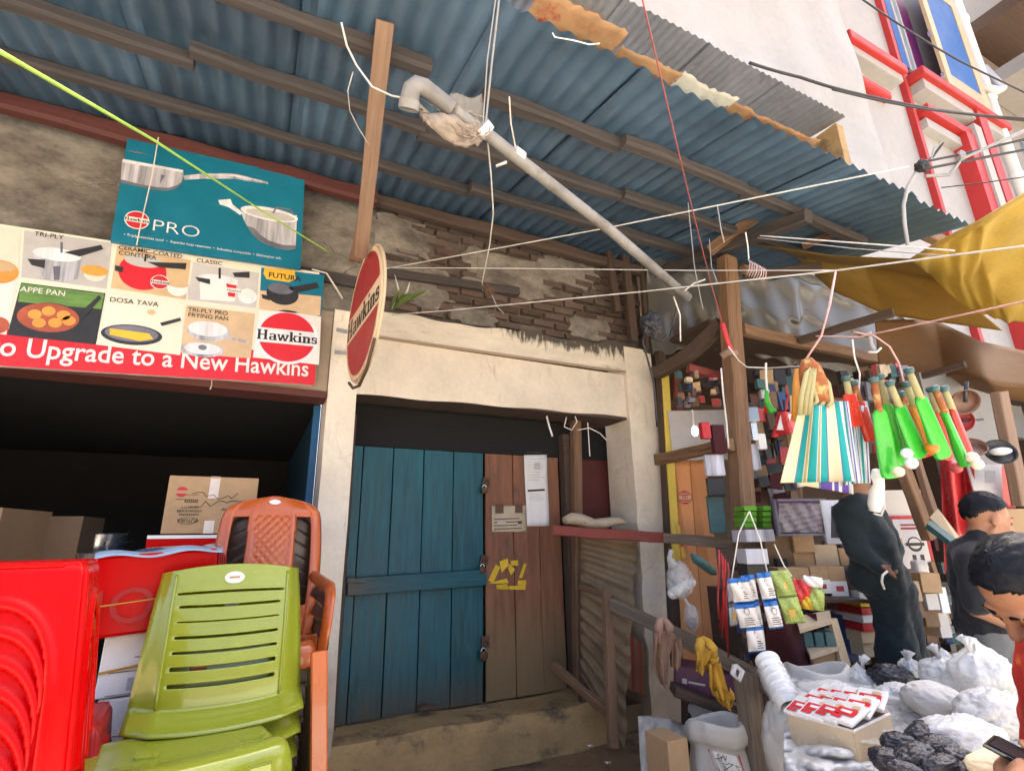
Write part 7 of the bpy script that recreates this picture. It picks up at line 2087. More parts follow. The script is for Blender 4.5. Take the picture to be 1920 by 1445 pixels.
rag('yellow_rag', 'rag_yellow', 'mustard yellow rag knotted on the sloping rail', (1322, 1226), [[(1318, 1215, 30), (1316, 1240, 24), (1314, 1260, 14)], [(1338, 1240, 24), (1346, 1280, 36), (1354, 1306, 30)], [(1352, 1290, 34), (1362, 1308, 40), (1366, 1326, 16)]], 2.6)
tag(MB().tube([pc(1378, 1246, 2.5), pc(1374, 1262, 2.45), pc(1386, 1275, 2.44), pc(1392, 1258, 2.46), pc(1378, 1246, 2.5)], 0.014, 6, flat=0.4).build('rail_tie', 'sack_white', smooth=True), 'whitish strip tied round the sloping rail near the post', 'tie')

# ================================================================== PEOPLE
def flesh(mb, name, m, parent, voxel, it=6):
    o = mb.build(name, m, parent, smooth=True)
    md = o.modifiers.new('skin', 'REMESH'); md.mode = 'VOXEL'; md.voxel_size = voxel; md.use_smooth_shade = True
    if it:
        md = o.modifiers.new('soft', 'SMOOTH'); md.iterations = it; md.factor = 0.5
    if name in ('shirt', 'trousers'):          # folds in the cloth
        for ty, sz, st in (('CLOUDS', 0.16, 0.035), ('CLOUDS', 0.06, 0.016)):
            tx = bpy.data.textures.new('folds', ty); tx.noise_scale = sz; tx.noise_depth = 1
            md = o.modifiers.new('folds', 'DISPLACE'); md.texture = tx; md.strength = st; md.mid_level = 0.5; md.texture_coords = 'LOCAL'
    return o
CR, CU, CB = ROT @ V(1, 0, 0), ROT @ V(0, 1, 0), ROT @ V(0, 0, 1)
def cvec(a, b, c):
    return CR*a + CU*b + CB*c
class Head:
    def __init__(s, c, fwd, up, k=1.0):
        s.c = Vector(c); s.f = Vector(fwd).normalized()
        u = Vector(up); s.u = (u - s.f*u.dot(s.f)).normalized(); s.r = s.f.cross(s.u).normalized(); s.k = k
        s.R = Matrix((s.r, s.f, s.u)).transposed()
    def __call__(s, x, y, z):
        return s.c + (s.r*x + s.f*y + s.u*z)*s.k
    def add(s, mb):
        k = s.k
        E_ = lambda p, r: mb.ell(s(*p), V(*r)*k, s.R, 20, 14)
        E_((0, -0.015, 0.03), (0.075, 0.094, 0.088)); E_((0, 0.022, -0.035), (0.060, 0.066, 0.085)); E_((0, 0.052, -0.102), (0.034, 0.030, 0.026))
        mb.capsule(s(0, 0.084, 0.004), s(0, 0.106, -0.034), 0.010*k, 0.0155*k); mb.capsule(s(-0.036, 0.074, 0.019), s(0.036, 0.074, 0.019), 0.013*k, 0.013*k)
        for q in (-1, 1):
            E_((q*0.036, 0.058, -0.040), (0.024, 0.026, 0.026)); E_((q*0.013, 0.094, -0.040), (0.011, 0.012, 0.009))
            E_((q*0.077, -0.008, -0.012), (0.010, 0.022, 0.034)); E_((q*0.030, 0.074, -0.003), (0.014, 0.010, 0.010))
            mb.capsule(s(q*0.055, -0.01, -0.07), s(q*0.022, 0.055, -0.105), 0.020*k, 0.020*k)
        mb.capsule(s(-0.018, 0.083, -0.067), s(0.018, 0.083, -0.067), 0.0085*k, 0.0085*k); mb.capsule(s(-0.015, 0.081, -0.080), s(0.015, 0.081, -0.080), 0.010*k, 0.010*k)
    def hair(s, parent, line=0.045, side=-0.02):
        mb = MB().ell((0, 0, 0), (1, 1, 1), nu=56, nv=40)
        keep = []
        for f in mb.f:
            p = sum((mb.v[i] for i in f), V(0, 0, 0))/len(f)
            y, z, x = p.y, p.z, abs(p.x)
            low = -0.62 + 0.50*sstep(-0.9, -0.2, y) + 0.20*sstep(-0.2, 0.25, y) + 0.62*sstep(0.25, 0.85, y) + 0.05*math.sin(9*p.x)
            if z > low:
                keep.append(f)
        mb.f = keep; mb.mi = [0]*len(keep)
        vs = []
        for p in mb.v:
            d = 1 + 0.05*noise.noise(p*5) + 0.035*noise.noise(p*14) + 0.02*noise.noise(p*33)
            vs.append(s(p.x*0.0815*d, -0.016 + p.y*0.1005*d, 0.034 + p.z*0.0965*d))
        mb.v = vs
        return mb.build('hair', 'hair', parent, smooth=True, sol=0.004)
    def face(s, parent):
        for q in (-1, 1):
            MB().capsule(s(q*0.018, 0.0865, 0.024), s(q*0.047, 0.076, 0.024), 0.0042*s.k, 0.0028*s.k).build('eyebrow', 'hair', parent, smooth=True)
            MB().ell(s(q*0.030, 0.0812, -0.003), V(0.0135, 0.0062, 0.0075)*s.k, s.R).build('eyelid', 'skin_dark', parent, smooth=True)
            MB().capsule(s(q*0.020, 0.0868, -0.0075), s(q*0.041, 0.082, -0.0075), 0.0014*s.k, 0.0011*s.k).build('eyelash', 'hair', parent, smooth=True)

# ---- the person in navy, head hidden behind the striped bags
Z = 2.9
pn = thing('person', 'person in loose navy shirt and trousers standing behind the striped bags, head hidden', 'person', pc(1680, 1400, Z) * 1.0)
P = lambda x, y, dz=0.0: pc(x, y, Z + dz)
hd = Head(P(1600, 893, 0.04), cvec(0.5, 0.05, -0.6), V(0, 0, 1) + CR*-0.1)
ft1, ft2 = P(1672, 1290), P(1706, 1290)
g1, g2 = V(ft1.x, ft1.y, 0.06), V(ft2.x + 0.06, ft2.y + 0.05, 0.06)
mb = MB()
hd.add(mb)
mb.capsule(hd(0, -0.015, -0.06), P(1606, 946), 0.055, 0.062)
mb.capsule(P(1606, 950), P(1650, 1080), 0.09, 0.10); mb.capsule(P(1654, 1085), P(1680, 1200, -0.06), 0.075, 0.055); mb.capsule(P(1676, 1090), P(1700, 1200, 0.06), 0.075, 0.055)
mb.capsule(P(1680, 1200, -0.06), g1 + V(0, 0, 0.05), 0.05, 0.04); mb.capsule(P(1700, 1200, 0.06), g2 + V(0, 0, 0.05), 0.05, 0.04)
mb.capsule(g1, g1 + cvec(0.1, -0.1, 0.1), 0.045, 0.035); mb.capsule(g2, g2 + cvec(0.1, -0.1, 0.1), 0.045, 0.035)
mb.capsule(P(1588, 966), P(1608, 1032, -0.08), 0.036, 0.032); mb.capsule(P(1608, 1032, -0.08), P(1660, 1068, -0.15), 0.032, 0.026)
mb.capsule(P(1640, 968, 0.08), P(1674, 1034, 0.05), 0.036, 0.032); mb.capsule(P(1674, 1034, 0.05), P(1674, 1070, -0.10), 0.032, 0.026)
for k in range(4):
    mb.capsule(P(1662 + 3*k, 1068 + 2*k, -0.16), P(1676 + 2*k, 1074 + 4*k, -0.19), 0.010, 0.008)
mb.capsule(P(1660, 1062, -0.16), P(1672, 1060, -0.19), 0.011, 0.009)
flesh(mb, 'body', 'skin_dark', pn, 0.012)
hd.hair(pn); hd.face(pn)
mb = MB()
mb.capsule(P(1604, 952), P(1630, 1010), 0.10, 0.125); mb.capsule(P(1630, 1010), P(1652, 1085), 0.125, 0.125)
mb.ell(P(1592, 956), (0.08, 0.08, 0.055)); mb.ell(P(1624, 954, 0.06), (0.08, 0.08, 0.055))
mb.capsule(P(1588, 966), P(1608, 1032, -0.08), 0.062, 0.056); mb.capsule(P(1608, 1032, -0.08), P(1655, 1068, -0.14), 0.056, 0.046)
mb.capsule(P(1640, 968, 0.08), P(1674, 1034, 0.05), 0.062, 0.056); mb.capsule(P(1674, 1034, 0.05), P(1674, 1070, -0.06), 0.056, 0.046)
mb.capsule(P(1630, 1078), P(1674, 1080), 0.105, 0.09)
sh_ = flesh(mb, 'shirt', 'cloth_navy', pn, 0.014, 8)
mb = MB()
mb.capsule(P(1648, 1085), P(1664, 1110), 0.11, 0.11); mb.capsule(P(1660, 1105), P(1680, 1205, -0.06), 0.095, 0.088); mb.capsule(P(1682, 1105), P(1698, 1205, 0.06), 0.092, 0.088)
mb.capsule(P(1680, 1205, -0.06), g1 + V(0, 0, 0.12), 0.105, 0.095); mb.capsule(P(1698, 1205, 0.06), g2 + V(0, 0, 0.12), 0.105, 0.095)
flesh(mb, 'trousers', 'cloth_navy', pn, 0.015, 8)
MB().tube([P(1664, 1070, -0.20), P(1655, 1078, -0.20), P(1653, 1090, -0.19), P(1658, 1104, -0.19)], 0.006, 6).build('drawstring', 'wire_white', pn, smooth=True)

# ---- the man in the black shirt, in profile
Z = 2.45
pm = thing('person', 'man with black hair in a black shirt looking to the right', 'person', V(pc(1850, 1300, Z).x, pc(1850, 1300, Z).y, 0))
P = lambda x, y, dz=0.0: pc(x, y, Z + dz)
hd = Head(P(1851, 972), cvec(0.93, -0.22, 0.22), V(0, 0, 1) + CR*-0.12, 0.94)
gx = P(1880, 1300)
g1, g2 = V(gx.x - 0.05, gx.y + 0.05, 0.06), V(gx.x + 0.10, gx.y - 0.06, 0.06)
mb = MB()
hd.add(mb)
mb.capsule(hd(0, -0.02, -0.06), P(1832, 1032), 0.052, 0.06)
mb.capsule(P(1836, 1045), P(1852, 1165), 0.11, 0.12)
mb.capsule(P(1862, 1180, -0.04), P(1884, 1300, -0.04), 0.085, 0.06); mb.capsule(P(1880, 1180, 0.06), P(1900, 1300, 0.06), 0.085, 0.06)
mb.capsule(P(1884, 1300, -0.04), g1, 0.06, 0.045); mb.capsule(P(1900, 1300, 0.06), g2, 0.06, 0.045)
mb.capsule(g1, g1 + CR*0.13, 0.045, 0.032); mb.capsule(g2, g2 + CR*0.13, 0.045, 0.032)
mb.capsule(P(1820, 1060, -0.10), P(1832, 1140, -0.12), 0.048, 0.04); mb.capsule(P(1832, 1140, -0.12), P(1890, 1168, -0.16), 0.038, 0.028)
for k in range(4):
    mb.capsule(P(1893, 1163 + 4*k, -0.17), P(1912, 1164 + 5*k, -0.18 + 0.01*k), 0.010, 0.008)
mb.capsule(P(1890, 1162, -0.17), P(1902, 1156, -0.18), 0.011, 0.009)
mb.capsule(P(1850, 1055, 0.12), P(1876, 1125, 0.12), 0.048, 0.04); mb.capsule(P(1876, 1125, 0.12), P(1905, 1150, 0.05), 0.038, 0.028)
flesh(mb, 'body', 'skin', pm, 0.007, 4)
hd.hair(pm); hd.face(pm)
mb = MB()
mb.capsule(P(1836, 1050), P(1852, 1165), 0.125, 0.135); mb.ell(P(1826, 1042, -0.06), (0.085, 0.09, 0.06)); mb.ell(P(1846, 1042, 0.08), (0.085, 0.09, 0.06))
mb.capsule(P(1820, 1056, -0.10), P(1830, 1125, -0.12), 0.068, 0.062); mb.capsule(P(1850, 1055, 0.12), P(1874, 1118, 0.12), 0.066, 0.06)
mb.capsule(hd(0, -0.025, -0.10), P(1833, 1034), 0.058, 0.075)
flesh(mb, 'shirt', 'cloth_black', pm, 0.012, 8)
mb = MB()
mb.capsule(P(1856, 1172), P(1868, 1195), 0.13, 0.125); mb.capsule(P(1862, 1190, -0.04), P(1884, 1300, -0.04), 0.105, 0.085); mb.capsule(P(1880, 1190, 0.06), P(1900, 1300, 0.06), 0.105, 0.085)
mb.capsule(P(1884, 1300, -0.04), g1 + V(0, 0, 0.08), 0.085, 0.075); mb.capsule(P(1900, 1300, 0.06), g2 + V(0, 0, 0.08), 0.085, 0.075)
flesh(mb, 'trousers', 'cloth_grey', pm, 0.014, 8)

# ---- the man in front, bent over his phone
Z = 1.16
pf = thing('person', 'man in red and yellow bent over a phone at the right edge, seen from above', 'person', V(pc(2040, 1300, Z).x, pc(2040, 1300, Z).y, 0))
P = lambda x, y, dz=0.0: pc(x, y, Z + dz)
hd = Head(P(1921, 1104), cvec(-0.56, -0.80, 0.16), cvec(-0.78, 0.60, 0.12), 0.93)
mb = MB()
hd.add(mb)
ch = P(2030, 1215)
mb.capsule(hd(0, -0.03, -0.06), ch, 0.056, 0.066)
mb.capsule(P(2070, 1270), P(2130, 1640, 0.05), 0.13, 0.15)
hip = P(2130, 1640, 0.05)
foot = V(hip.x, hip.y, 0.06)
for q in (-1, 1):
    mb.capsule(hip + cvec(0.0, -0.05, q*0.09), V(hip.x + 0.02, hip.y + q*0.1, 0.45), 0.085, 0.06); mb.capsule(V(hip.x + 0.02, hip.y + q*0.1, 0.45), foot + V(0, q*0.1, 0), 0.058, 0.042)
    mb.capsule(foot + V(0, q*0.1, 0), foot + V(-0.13, q*0.1 + 0.02, -0.01), 0.042, 0.032)
wr = P(1990, 1440, -0.14)
mb.capsule(P(2020, 1290, -0.16), P(2070, 1470, -0.14), 0.052, 0.042); mb.capsule(P(2070, 1470, -0.14), wr, 0.042, 0.030)
# phone and the hand round it
ph = [P(1842, 1396, -0.16), P(1862, 1378, -0.13), P(1966, 1428, -0.16), P(1948, 1452, -0.19)]
pn_ = (ph[1] - ph[0]).cross(ph[3] - ph[0]).normalized()
if pn_.dot(EYE - ph[0]) < 0: pn_ = -pn_
lx, ly = (ph[3] - ph[0]).normalized(), (ph[1] - ph[0]).normalized()
palm = lerp(ph[3], ph[2], 0.5) - pn_*0.035 + lx*0.015
mb.capsule(wr, palm, 0.030, 0.034); mb.capsule(palm - ly*0.025, palm + ly*0.03, 0.028, 0.028); mb.capsule(palm - lx*0.05 - ly*0.02, palm - lx*0.05 + ly*0.025, 0.022, 0.022)
for k, (t_, l_) in enumerate(((0.62, 0.9), (0.78, 1.0), (0.92, 0.95), (1.05, 0.8))):
    b0 = lerp(ph[0], ph[3], t_ + 0.05) - pn_*0.022 + ly*0.02
    k1 = lerp(ph[0], ph[3], t_) - ly*0.012 - pn_*0.020
    k2 = lerp(ph[0], ph[3], t_) - ly*0.013 + pn_*0.006
    mb.capsule(palm - lx*0.03*(1 - k*0.3), b0, 0.011, 0.010); mb.capsule(b0, k1, 0.010, 0.009); mb.capsule(k1, k2, 0.009, 0.0075); mb.capsule(k2, k2 + (ly*0.012*l_ + pn_*0.006), 0.0078, 0.006)
th0 = lerp(ph[2], ph[3], 0.0) + ly*0.012 - pn_*0.012 - lx*0.015
th1 = lerp(ph[1], ph[2], 0.62) + ly*0.016 + pn_*0.006
th2 = lerp(ph[1], ph[2], 0.45) - ly*0.006 + pn_*0.016
mb.capsule(palm + ly*0.02, th0, 0.018, 0.014); mb.capsule(th0, th1, 0.014, 0.011); mb.capsule(th1, th2, 0.011, 0.008)
flesh(mb, 'body', 'skin', pf, 0.0055, 5)
hd.hair(pf); hd.face(pf)
mb = MB()
mb.capsule(P(2062, 1275), P(2110, 1560, 0.04), 0.145, 0.165); mb.ell(P(2030, 1262, -0.10), (0.09, 0.09, 0.075)); mb.ell(P(2060, 1262, 0.14), (0.09, 0.09, 0.075))
mb.capsule(P(2022, 1280, -0.15), P(2048, 1400, -0.15), 0.082, 0.076); mb.capsule(P(1990, 1300, 0.02), P(2020, 1400, 0.02), 0.075, 0.08)
flesh(mb, 'shirt', 'cloth_redyellow', pf, 0.012, 8)
mb = MB()
mb.capsule(P(2112, 1580, 0.04), hip, 0.16, 0.15)
for q in (-1, 1):
    mb.capsule(hip + cvec(0.0, -0.05, q*0.09), V(hip.x + 0.02, hip.y + q*0.1, 0.45), 0.105, 0.085); mb.capsule(V(hip.x + 0.02, hip.y + q*0.1, 0.45), foot + V(0, q*0.1, 0.08), 0.085, 0.07)
flesh(mb, 'trousers', 'cloth_grey', pf, 0.014, 6)
pht = thing('mobile_phone', 'black mobile phone held by the man at the right edge', 'phone', ph[0])
slab4([ph[0], ph[3], ph[2], ph[1]], 0.009, pn_).build('case', 'phone', pht, bev=0.003)
cv = Canvas(ph[0] + pn_*0.005, lx, ly)
Lp, Wp = (ph[3] - ph[0]).length, (ph[1] - ph[0]).length
cv.rect(0.006, 0.004, Lp - 0.006, Wp - 0.004, 'plastic_black', 1)
cv.build('screen', pht)

# ================================================================== PIPES, WIRES AND STRINGS
def wire(name, pts, r, m, label, cat='wire', flat=1.0, n=6, sag=0.0, steps=10, group=None):
    """pts: (px, py, zc); straight runs subdivided with a little sag"""
    P3 = [pc(*p) for p in pts]
    out = []
    for a, b in zip(P3[:-1], P3[1:]):
        for k in range(steps):
            t = k/steps
            out.append(lerp(a, b, t) - V(0, 0, sag*math.sin(math.pi*t)))
    out.append(P3[-1])
    return tag(MB().tube(out, r*0.8, n, flat=flat).build(name, m, smooth=True), label, cat, group)
pv = thing('pvc_pipe', 'long dusty plastic pipe with an elbow, slung slanting under the tin roof', 'pipe', pc(1280, 548, 3.35))
MB().tube([pc(790, 168, 2.35), pc(905, 245, 2.42), pc(975, 300, 2.55), pc(1140, 428, 2.9), pc(1290, 558, 3.35)], 0.030, 12).build('pipe', 'pvc', pv, smooth=True)
el = [pc(850, 205, 2.36), pc(815, 178, 2.33), pc(796, 164, 2.31), pc(782, 160, 2.30), pc(772, 168, 2.29), pc(768, 184, 2.29), pc(766, 202, 2.30)]
MB().tube(el, [0.034, 0.036, 0.038, 0.040, 0.041, 0.041, 0.041], 16, cap=False).build('elbow', 'pvc', pv, smooth=True)
MB().tube([pc(768, 188, 2.29), pc(766, 206, 2.30)], 0.046, 16, cap=False).build('collar', 'pvc', pv, smooth=True)
MB().tube([pc(903, 236, 2.41), pc(914, 250, 2.43)], 0.042, 12).build('joint', 'pvc_white', pv, smooth=True)
MB().tube([pc(962, 286, 2.53), pc(978, 298, 2.56)], 0.038, 10).build('binding', 'tape', pv, smooth=True)
def wf(u, v):
    a, b = lerp(pc(775, 190, 2.3), pc(905, 250, 2.42), u), lerp(pc(800, 235, 2.34), pc(898, 275, 2.45), u)
    return lerp(a, b, v) - V(0, 0, 0.03*math.sin(math.pi*u)*v) + FWD*0.03*math.sin(7*u + 5*v) + cvec(0, 0.02*noise.noise(V(u*6, v*6, 0)), 0)
tag(MB().grid(wf, 24, 14, lcf=lambda u, v: V(u*0.5, v*0.3, 0)).build('cobweb', 'web_dense', smooth=True, sol=0.02), 'thick dusty cobweb hanging under the elbow of the plastic pipe', 'cobweb')
def wf2(u, v):
    a, b = lerp(pc(800, 165, 2.33), pc(903, 172, 2.40), u), lerp(pc(805, 195, 2.35), pc(910, 240, 2.43), u)
    return lerp(a, b, v) - V(0, 0, 0.04*math.sin(math.pi*u)*(1 - v)) + FWD*0.03*math.sin(9*u)
tag(MB().grid(wf2, 24, 10, lcf=lambda u, v: V(u*0.5, v*0.3, 0)).build('cobweb', 'web', smooth=True), 'thin sheet of cobweb stretched above the plastic pipe elbow', 'cobweb')
rw = random.Random(9)
cw = thing('web_tangle', 'tangle of cobweb threads and dirt wound round the pipe joint', 'cobweb', pc(885, 262, 2.42))
for k in range(16):
    a = rw.uniform(0, 6.28)
    c = (884 + rw.uniform(-14, 14), 240 + rw.uniform(-12, 12))
    pts = [pc(c[0] + rw.uniform(12, 30)*math.cos(a + 0.7*q), c[1] + rw.uniform(10, 24)*math.sin(a + 0.7*q), 2.40 + rw.uniform(-.03, .03)) for q in range(7)]
    MB().tube(pts, rw.uniform(0.0015, 0.004), 4).build('thread', 'web_dense', cw, smooth=True)
crumple(pc(882, 250, 2.42), (0.06, 0.05, 0.05), None, 3, 0.5).build('dust_clot', 'web_dense', cw, smooth=True)

wire('green_cable', [(-30, 80, 0.95), (290, 264, 1.75), (480, 388, 2.9), (620, 475, 3.75)], 0.0065, 'wire_green', 'lime green cable running from the top left corner down to the wall', 'cable')
wire('white_line', [(700, 508, 3.9), (865, 478, 3.8), (1140, 427, 3.3), (1705, 312, 2.6)], 0.0048, 'wire_white', 'white line rising from the brick wall to the cable bundle at right', 'line')
wire('thin_line', [(720, 502, 3.85), (945, 503, 3.7), (1300, 507, 3.3), (1562, 507, 2.6)], 0.0040, 'wire_white', 'level thin line across the brick wall to the stall', 'line')
wire('stall_line', [(735, 590, 3.8), (840, 582, 3.75), (1200, 547, 3.3), (1562, 508, 2.55), (1728, 486, 2.2), (1990, 452, 1.8)], 0.0052, 'wire_white', 'white line from above the lintel to the yellow tarpaulin', 'line')
wire('red_string', [(1200, -20, 1.7), (1290, 360, 2.6), (1330, 520, 3.3), (1356, 612, 3.55)], 0.0040, 'wire_red', 'dark red string hanging straight down to the stall post', 'string')
wire('post_tassel', [(1354, 606, 3.5), (1364, 640, 3.48), (1376, 668, 3.48)], 0.022, 'pack_red', 'bright red tassel of string knotted on the stall post', 'tassel', flat=0.5)
wire('lamp_flex', [(938, -20, 2.2), (922, 120, 2.3), (910, 236, 2.4)], 0.006, 'wire_grey', 'grey double flex coming down to the pipe joint', 'flex')
wire('lamp_flex', [(932, -20, 2.2), (914, 110, 2.3), (905, 240, 2.4)], 0.004, 'wire_grey', 'thinner grey flex beside the double flex to the pipe', 'flex')
wire('hanging_flex', [(912, 240, 2.4), (921, 330, 2.7), (925, 400, 2.9), (918, 460, 3.2), (904, 530, 3.7), (906, 545, 3.8)], 0.0052, 'wire_white', 'white flex hanging from the pipe joint to the brick wall', 'flex', steps=5)
crm = crumple(pc(916, 542, 3.72), (0.05, 0.04, 0.05), None, 5, 0.5)
tag(crm.build('wire_knot', 'rust', smooth=True), 'rusty brown knot of wire at the end of the white flex', 'knot')
wire('wire_tail', [(920, 548, 3.72), (932, 575, 3.75), (945, 588, 3.78)], 0.004, 'wire_grey', 'short wire tail below the rusty knot', 'wire', steps=4)
wire('bent_wire', [(640, 42, 2.3), (650, 85, 2.35), (668, 122, 2.4), (698, 163, 2.4), (735, 180, 2.35), (768, 186, 2.3)], 0.006, 'wire_white', 'white wire curving past the arm board to the pipe elbow', 'wire', steps=5)
wire('loose_string', [(662, 135, 2.5), (652, 170, 2.5), (656, 208, 2.6), (672, 240, 2.7), (692, 272, 2.8)], 0.003, 'wire_white', 'loose pale string dangling beside the sign arm', 'string', steps=4)
wire('tied_string', [(955, 182, 2.3), (958, 232, 2.4), (968, 285, 2.53)], 0.0045, 'tape', 'frayed string tying the pipe up to the purlin', 'string', steps=5)
wire('white_clip', [(930, 312, 2.5), (950, 304, 2.5)], 0.012, 'wire_white', 'small white clip hanging under the pipe', 'clip', flat=0.5, steps=2)
wire('eave_string', [(1036, 62, 1.9), (1040, 70, 1.9), (1075, 76, 1.9), (1105, 84, 1.9), (1125, 82, 1.9)], 0.003, 'wire_white', 'thread of cobweb string along the roof edge', 'string', steps=3)
wire('stall_string', [(1290, 380, 3.1), (1302, 500, 3.2), (1318, 580, 3.3)], 0.0035, 'wire_grey', 'grey string dropping from the purlin left of the red string', 'string')
wire('stall_string', [(1345, 385, 3.1), (1352, 430, 3.1), (1358, 455, 3.1)], 0.004, 'wire_grey', 'short grey string at the head of the stall post', 'string')
wire('stall_string', [(1330, 448, 3.2), (1334, 500, 3.2), (1345, 530, 3.2)], 0.003, 'wire_grey', 'thin grey string just left of the stall post head', 'string')
wire('white_string', [(1263, 556, 3.3), (1275, 590, 3.3), (1276, 640, 3.3)], 0.006, 'wire_white', 'white cord dangling from the lower end of the pipe', 'cord', steps=5)
wire('black_wire', [(1268, 575, 3.4), (1262, 610, 3.4), (1255, 632, 3.5)], 0.007, 'wire_black', 'black cord dangling beside the white cord at the pipe end', 'cord', steps=5)
wire('pipe_tie', [(1284, 545, 3.25), (1300, 532, 3.25), (1322, 524, 3.25)], 0.011, 'wire_white', 'white strip tied at the lower end of the pipe', 'tie', flat=0.4, steps=4)
wire('wall_cable', [(1218, 598, 3.75), (1205, 640, 3.75), (1216, 680, 3.76), (1226, 720, 3.77), (1232, 800, 3.78)], 0.010, 'wire_black', 'dark cable looping down the outer edge of the right pillar', 'cable', steps=5)
wire('wall_cable', [(1208, 615, 3.72), (1222, 632, 3.7), (1240, 640, 3.7), (1250, 630, 3.7)], 0.012, 'wire_black', 'dark looped cable at the corner of wall and stall', 'cable', steps=5)
crm = crumple(pc(1222, 610, 3.7), (0.09, 0.06, 0.10), None, 6, 0.5)
tag(crm.build('cable_tangle', 'wire_black', smooth=True), 'dark tangle of cable at the top of the right pillar', 'tangle')
# the cable bundle over the street
wire('street_cable', [(1405, 118, 6.0), (1500, 145, 6.2), (1590, 172, 6.3), (1750, 206, 6.5), (1990, 232, 7.0)], 0.022, 'wire_black', 'upper black street cable in front of the white wall', 'cable', sag=0.01)
wire('street_cable', [(1560, 168, 6.2), (1740, 206, 6.4), (1990, 225, 7.0)], 0.013, 'wire_black', 'thin black cable running close under the upper street cable', 'cable', sag=0.02)
wire('street_cable', [(1590, -20, 5.5), (1700, 55, 5.8), (1800, 115, 6.0), (1990, 205, 6.4)], 0.012, 'wire_black', 'black cable crossing the blue window shutter', 'cable', sag=0.01)
wire('street_cable', [(1715, 318, 2.62), (1740, 302, 2.6), (1800, 290, 2.6), (1990, 245, 2.6)], 0.008, 'wire_black', 'topmost black cable of the bundle at the roof corner', 'cable', sag=0.0)
wire('street_cable', [(1715, 320, 2.62), (1745, 315, 2.6), (1800, 304, 2.6), (1990, 268, 2.6)], 0.009, 'wire_black', 'second black cable of the bundle at the roof corner', 'cable')
wire('street_cable', [(1735, 330, 2.62), (1780, 328, 2.6), (1803, 298, 2.6), (1990, 215, 2.6)], 0.011, 'wire_grey', 'thick grey cable of the bundle rising to the right edge', 'cable')
wire('street_cable', [(1718, 318, 2.62), (1748, 295, 2.6), (1768, 268, 2.6)], 0.008, 'wire_black', 'cut cable end pointing up out of the bundle', 'cable', steps=4)
wire('street_cable', [(1722, 312, 2.62), (1746, 298, 2.6), (1755, 272, 2.6)], 0.007, 'wire_grey', 'shorter grey cable end pointing up out of the bundle', 'cable', steps=4)
crm = crumple(pc(1730, 312, 2.6), (0.045, 0.03, 0.03), None, 7, 0.4)
tag(crm.build('cable_clamp', 'wire_black', smooth=True), 'black taped clamp joining the street cables at the roof corner', 'clamp')
crm = crumple(pc(1802, 292, 2.6), (0.02, 0.02, 0.03), None, 8, 0.4)
tag(crm.build('cable_clamp', 'wire_grey', smooth=True), 'grey insulator on the street cables right of the roof corner', 'clamp')
wire('street_cable', [(1765, 352, 2.62), (1850, 342, 2.5), (1990, 322, 2.4)], 0.004, 'wire_black', 'thin black cable below the bundle against the red pillars', 'cable')
wire('grey_conduit', [(1718, 322, 2.62), (1702, 350, 2.62), (1694, 385, 2.62), (1696, 420, 2.62), (1702, 460, 2.62)], 0.011, 'wire_grey', 'grey conduit bending down from the cable bundle to the tarpaulin', 'conduit', steps=5)
wire('thin_line', [(1425, 442, 3.0), (1690, 462, 2.4), (1790, 470, 2.2)], 0.004, 'wire_white', 'thin pale line above the rolled edge of the yellow tarpaulin', 'line')
wire('thin_line', [(1420, 446, 3.0), (1600, 466, 2.6), (1780, 480, 2.2)], 0.003, 'wire_grey', 'thin grey line just below the pale line by the tarpaulin', 'line')
wire('pink_line', [(1530, 630, 2.6), (1610, 632, 2.4), (1750, 602, 2.0), (1990, 550, 1.5)], 0.0042, 'pink_string', 'pinkish line running right under the yellow tarpaulin', 'line')
wire('red_strap', [(1600, 622, 2.4), (1640, 630, 2.35), (1668, 650, 2.3), (1685, 680, 2.3), (1694, 715, 2.28)], 0.010, 'pink_string', 'pink and white strap curving down to the green bats', 'strap', flat=0.5, steps=5)
wire('white_string', [(1598, 636, 2.4), (1602, 670, 2.4), (1612, 700, 2.4), (1610, 740, 2.4)], 0.005, 'wire_white', 'thin white cord hanging right of the striped bags', 'cord', steps=5)
wire('hook_strap', [(1630, 622, 2.4), (1634, 645, 2.4), (1640, 658, 2.4)], 0.012, 'wire_grey', 'grey strap with hook above the toy bats', 'strap', flat=0.4, steps=4)
wire('white_hook', [(1628, 660, 2.4), (1644, 660, 2.39), (1652, 652, 2.39)], 0.006, 'wire_white', 'small white hook at the end of the grey strap', 'hook', steps=4)
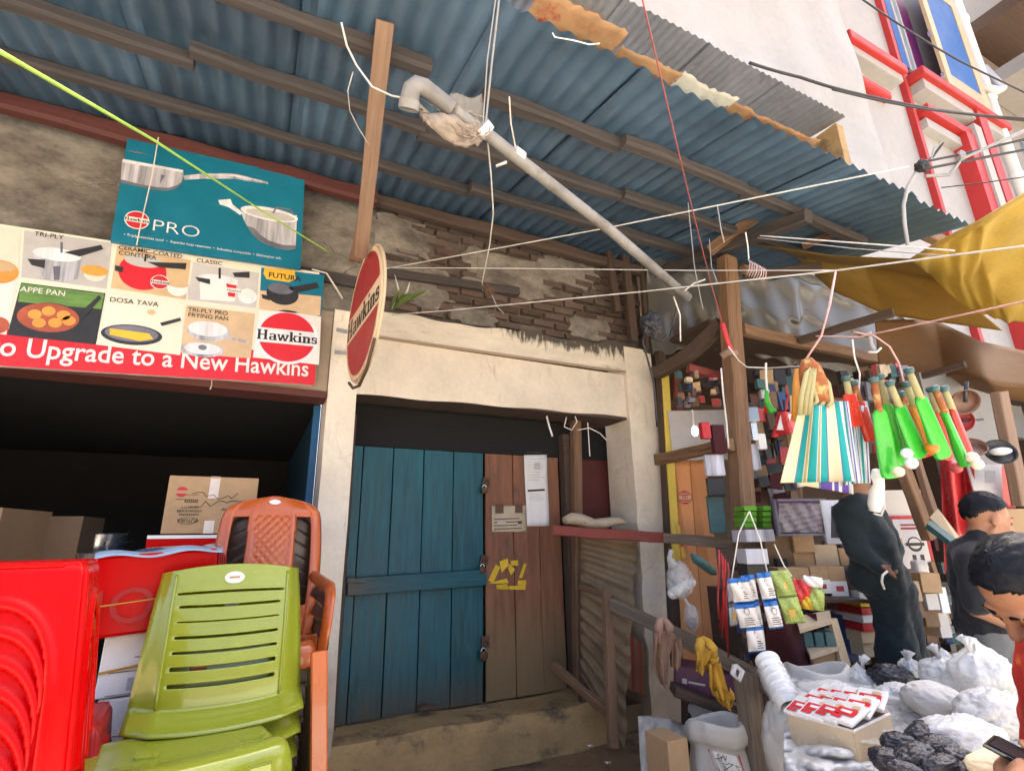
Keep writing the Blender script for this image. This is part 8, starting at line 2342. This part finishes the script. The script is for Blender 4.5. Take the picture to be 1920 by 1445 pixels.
wire('stall_string', [(1352, 690, 2.8), (1356, 740, 2.8), (1362, 790, 2.8), (1366, 840, 2.8)], 0.006, 'wire_white', 'white cord running down the left of the stall post', 'cord', steps=4)
wire('stall_string', [(1366, 650, 2.8), (1385, 676, 2.9), (1400, 688, 3.0), (1440, 690, 3.0), (1510, 686, 2.4)], 0.005, 'wire_white', 'white cord strung from the stall post to the bunch of bags', 'cord', steps=5)
wire('cloth_wrap', [(1352, 668, 3.42), (1366, 660, 3.4), (1380, 664, 3.42)], 0.03, 'rag_brown', 'twist of cloth bound round the stall post', 'binding', steps=4)
# wires under the lintel and a weed on the wall
for k, (pts, lab) in enumerate([([(1062, 782, 4.0), (1058, 800, 4.0), (1072, 806, 4.0), (1082, 790, 4.0), (1078, 780, 4.0)], 'loop of white wire under the lintel above the slim post'), ([(1082, 806, 4.0), (1105, 802, 4.0), (1125, 812, 4.0), (1138, 826, 4.0)], 'white wire arching right under the lintel'), ([(1102, 792, 4.0), (1104, 825, 4.0), (1106, 855, 4.0)], 'white wire hanging straight down under the lintel'), ([(1025, 780, 4.0), (1030, 800, 4.0), (1036, 818, 4.0)], 'white plastic shred hanging under the lintel')]):
    wire('lintel_wire', pts, 0.009 if k == 3 else 0.0045, 'wire_white', lab, 'wire', steps=4)
wd = thing('wall_weed', 'small green weed with white stalks on the wall right of the round sign', 'plant', pc(745, 585, 3.8))
for k, (a, b, c, w) in enumerate([((735, 582), (760, 560), (800, 545), 0.035), ((738, 580), (755, 556), (782, 552), 0.03), ((730, 584), (740, 560), (752, 540), 0.015), ((735, 580), (748, 545), (740, 515), 0.008), ((745, 575), (764, 545), (768, 530), 0.008)]):
    pts = [pc(*a, 3.78), pc(*b, 3.74), pc(*c, 3.72)]
    MB().tube([pts[0], lerp(pts[0], pts[1], .5), pts[1], lerp(pts[1], pts[2], .6), pts[2]], [0.005, w*0.6, w, w*0.6, 0.003], 6, flat=0.15).build('leaf' if k < 3 else 'stalk', 'leaf' if k < 3 else 'wire_white', wd, smooth=True)
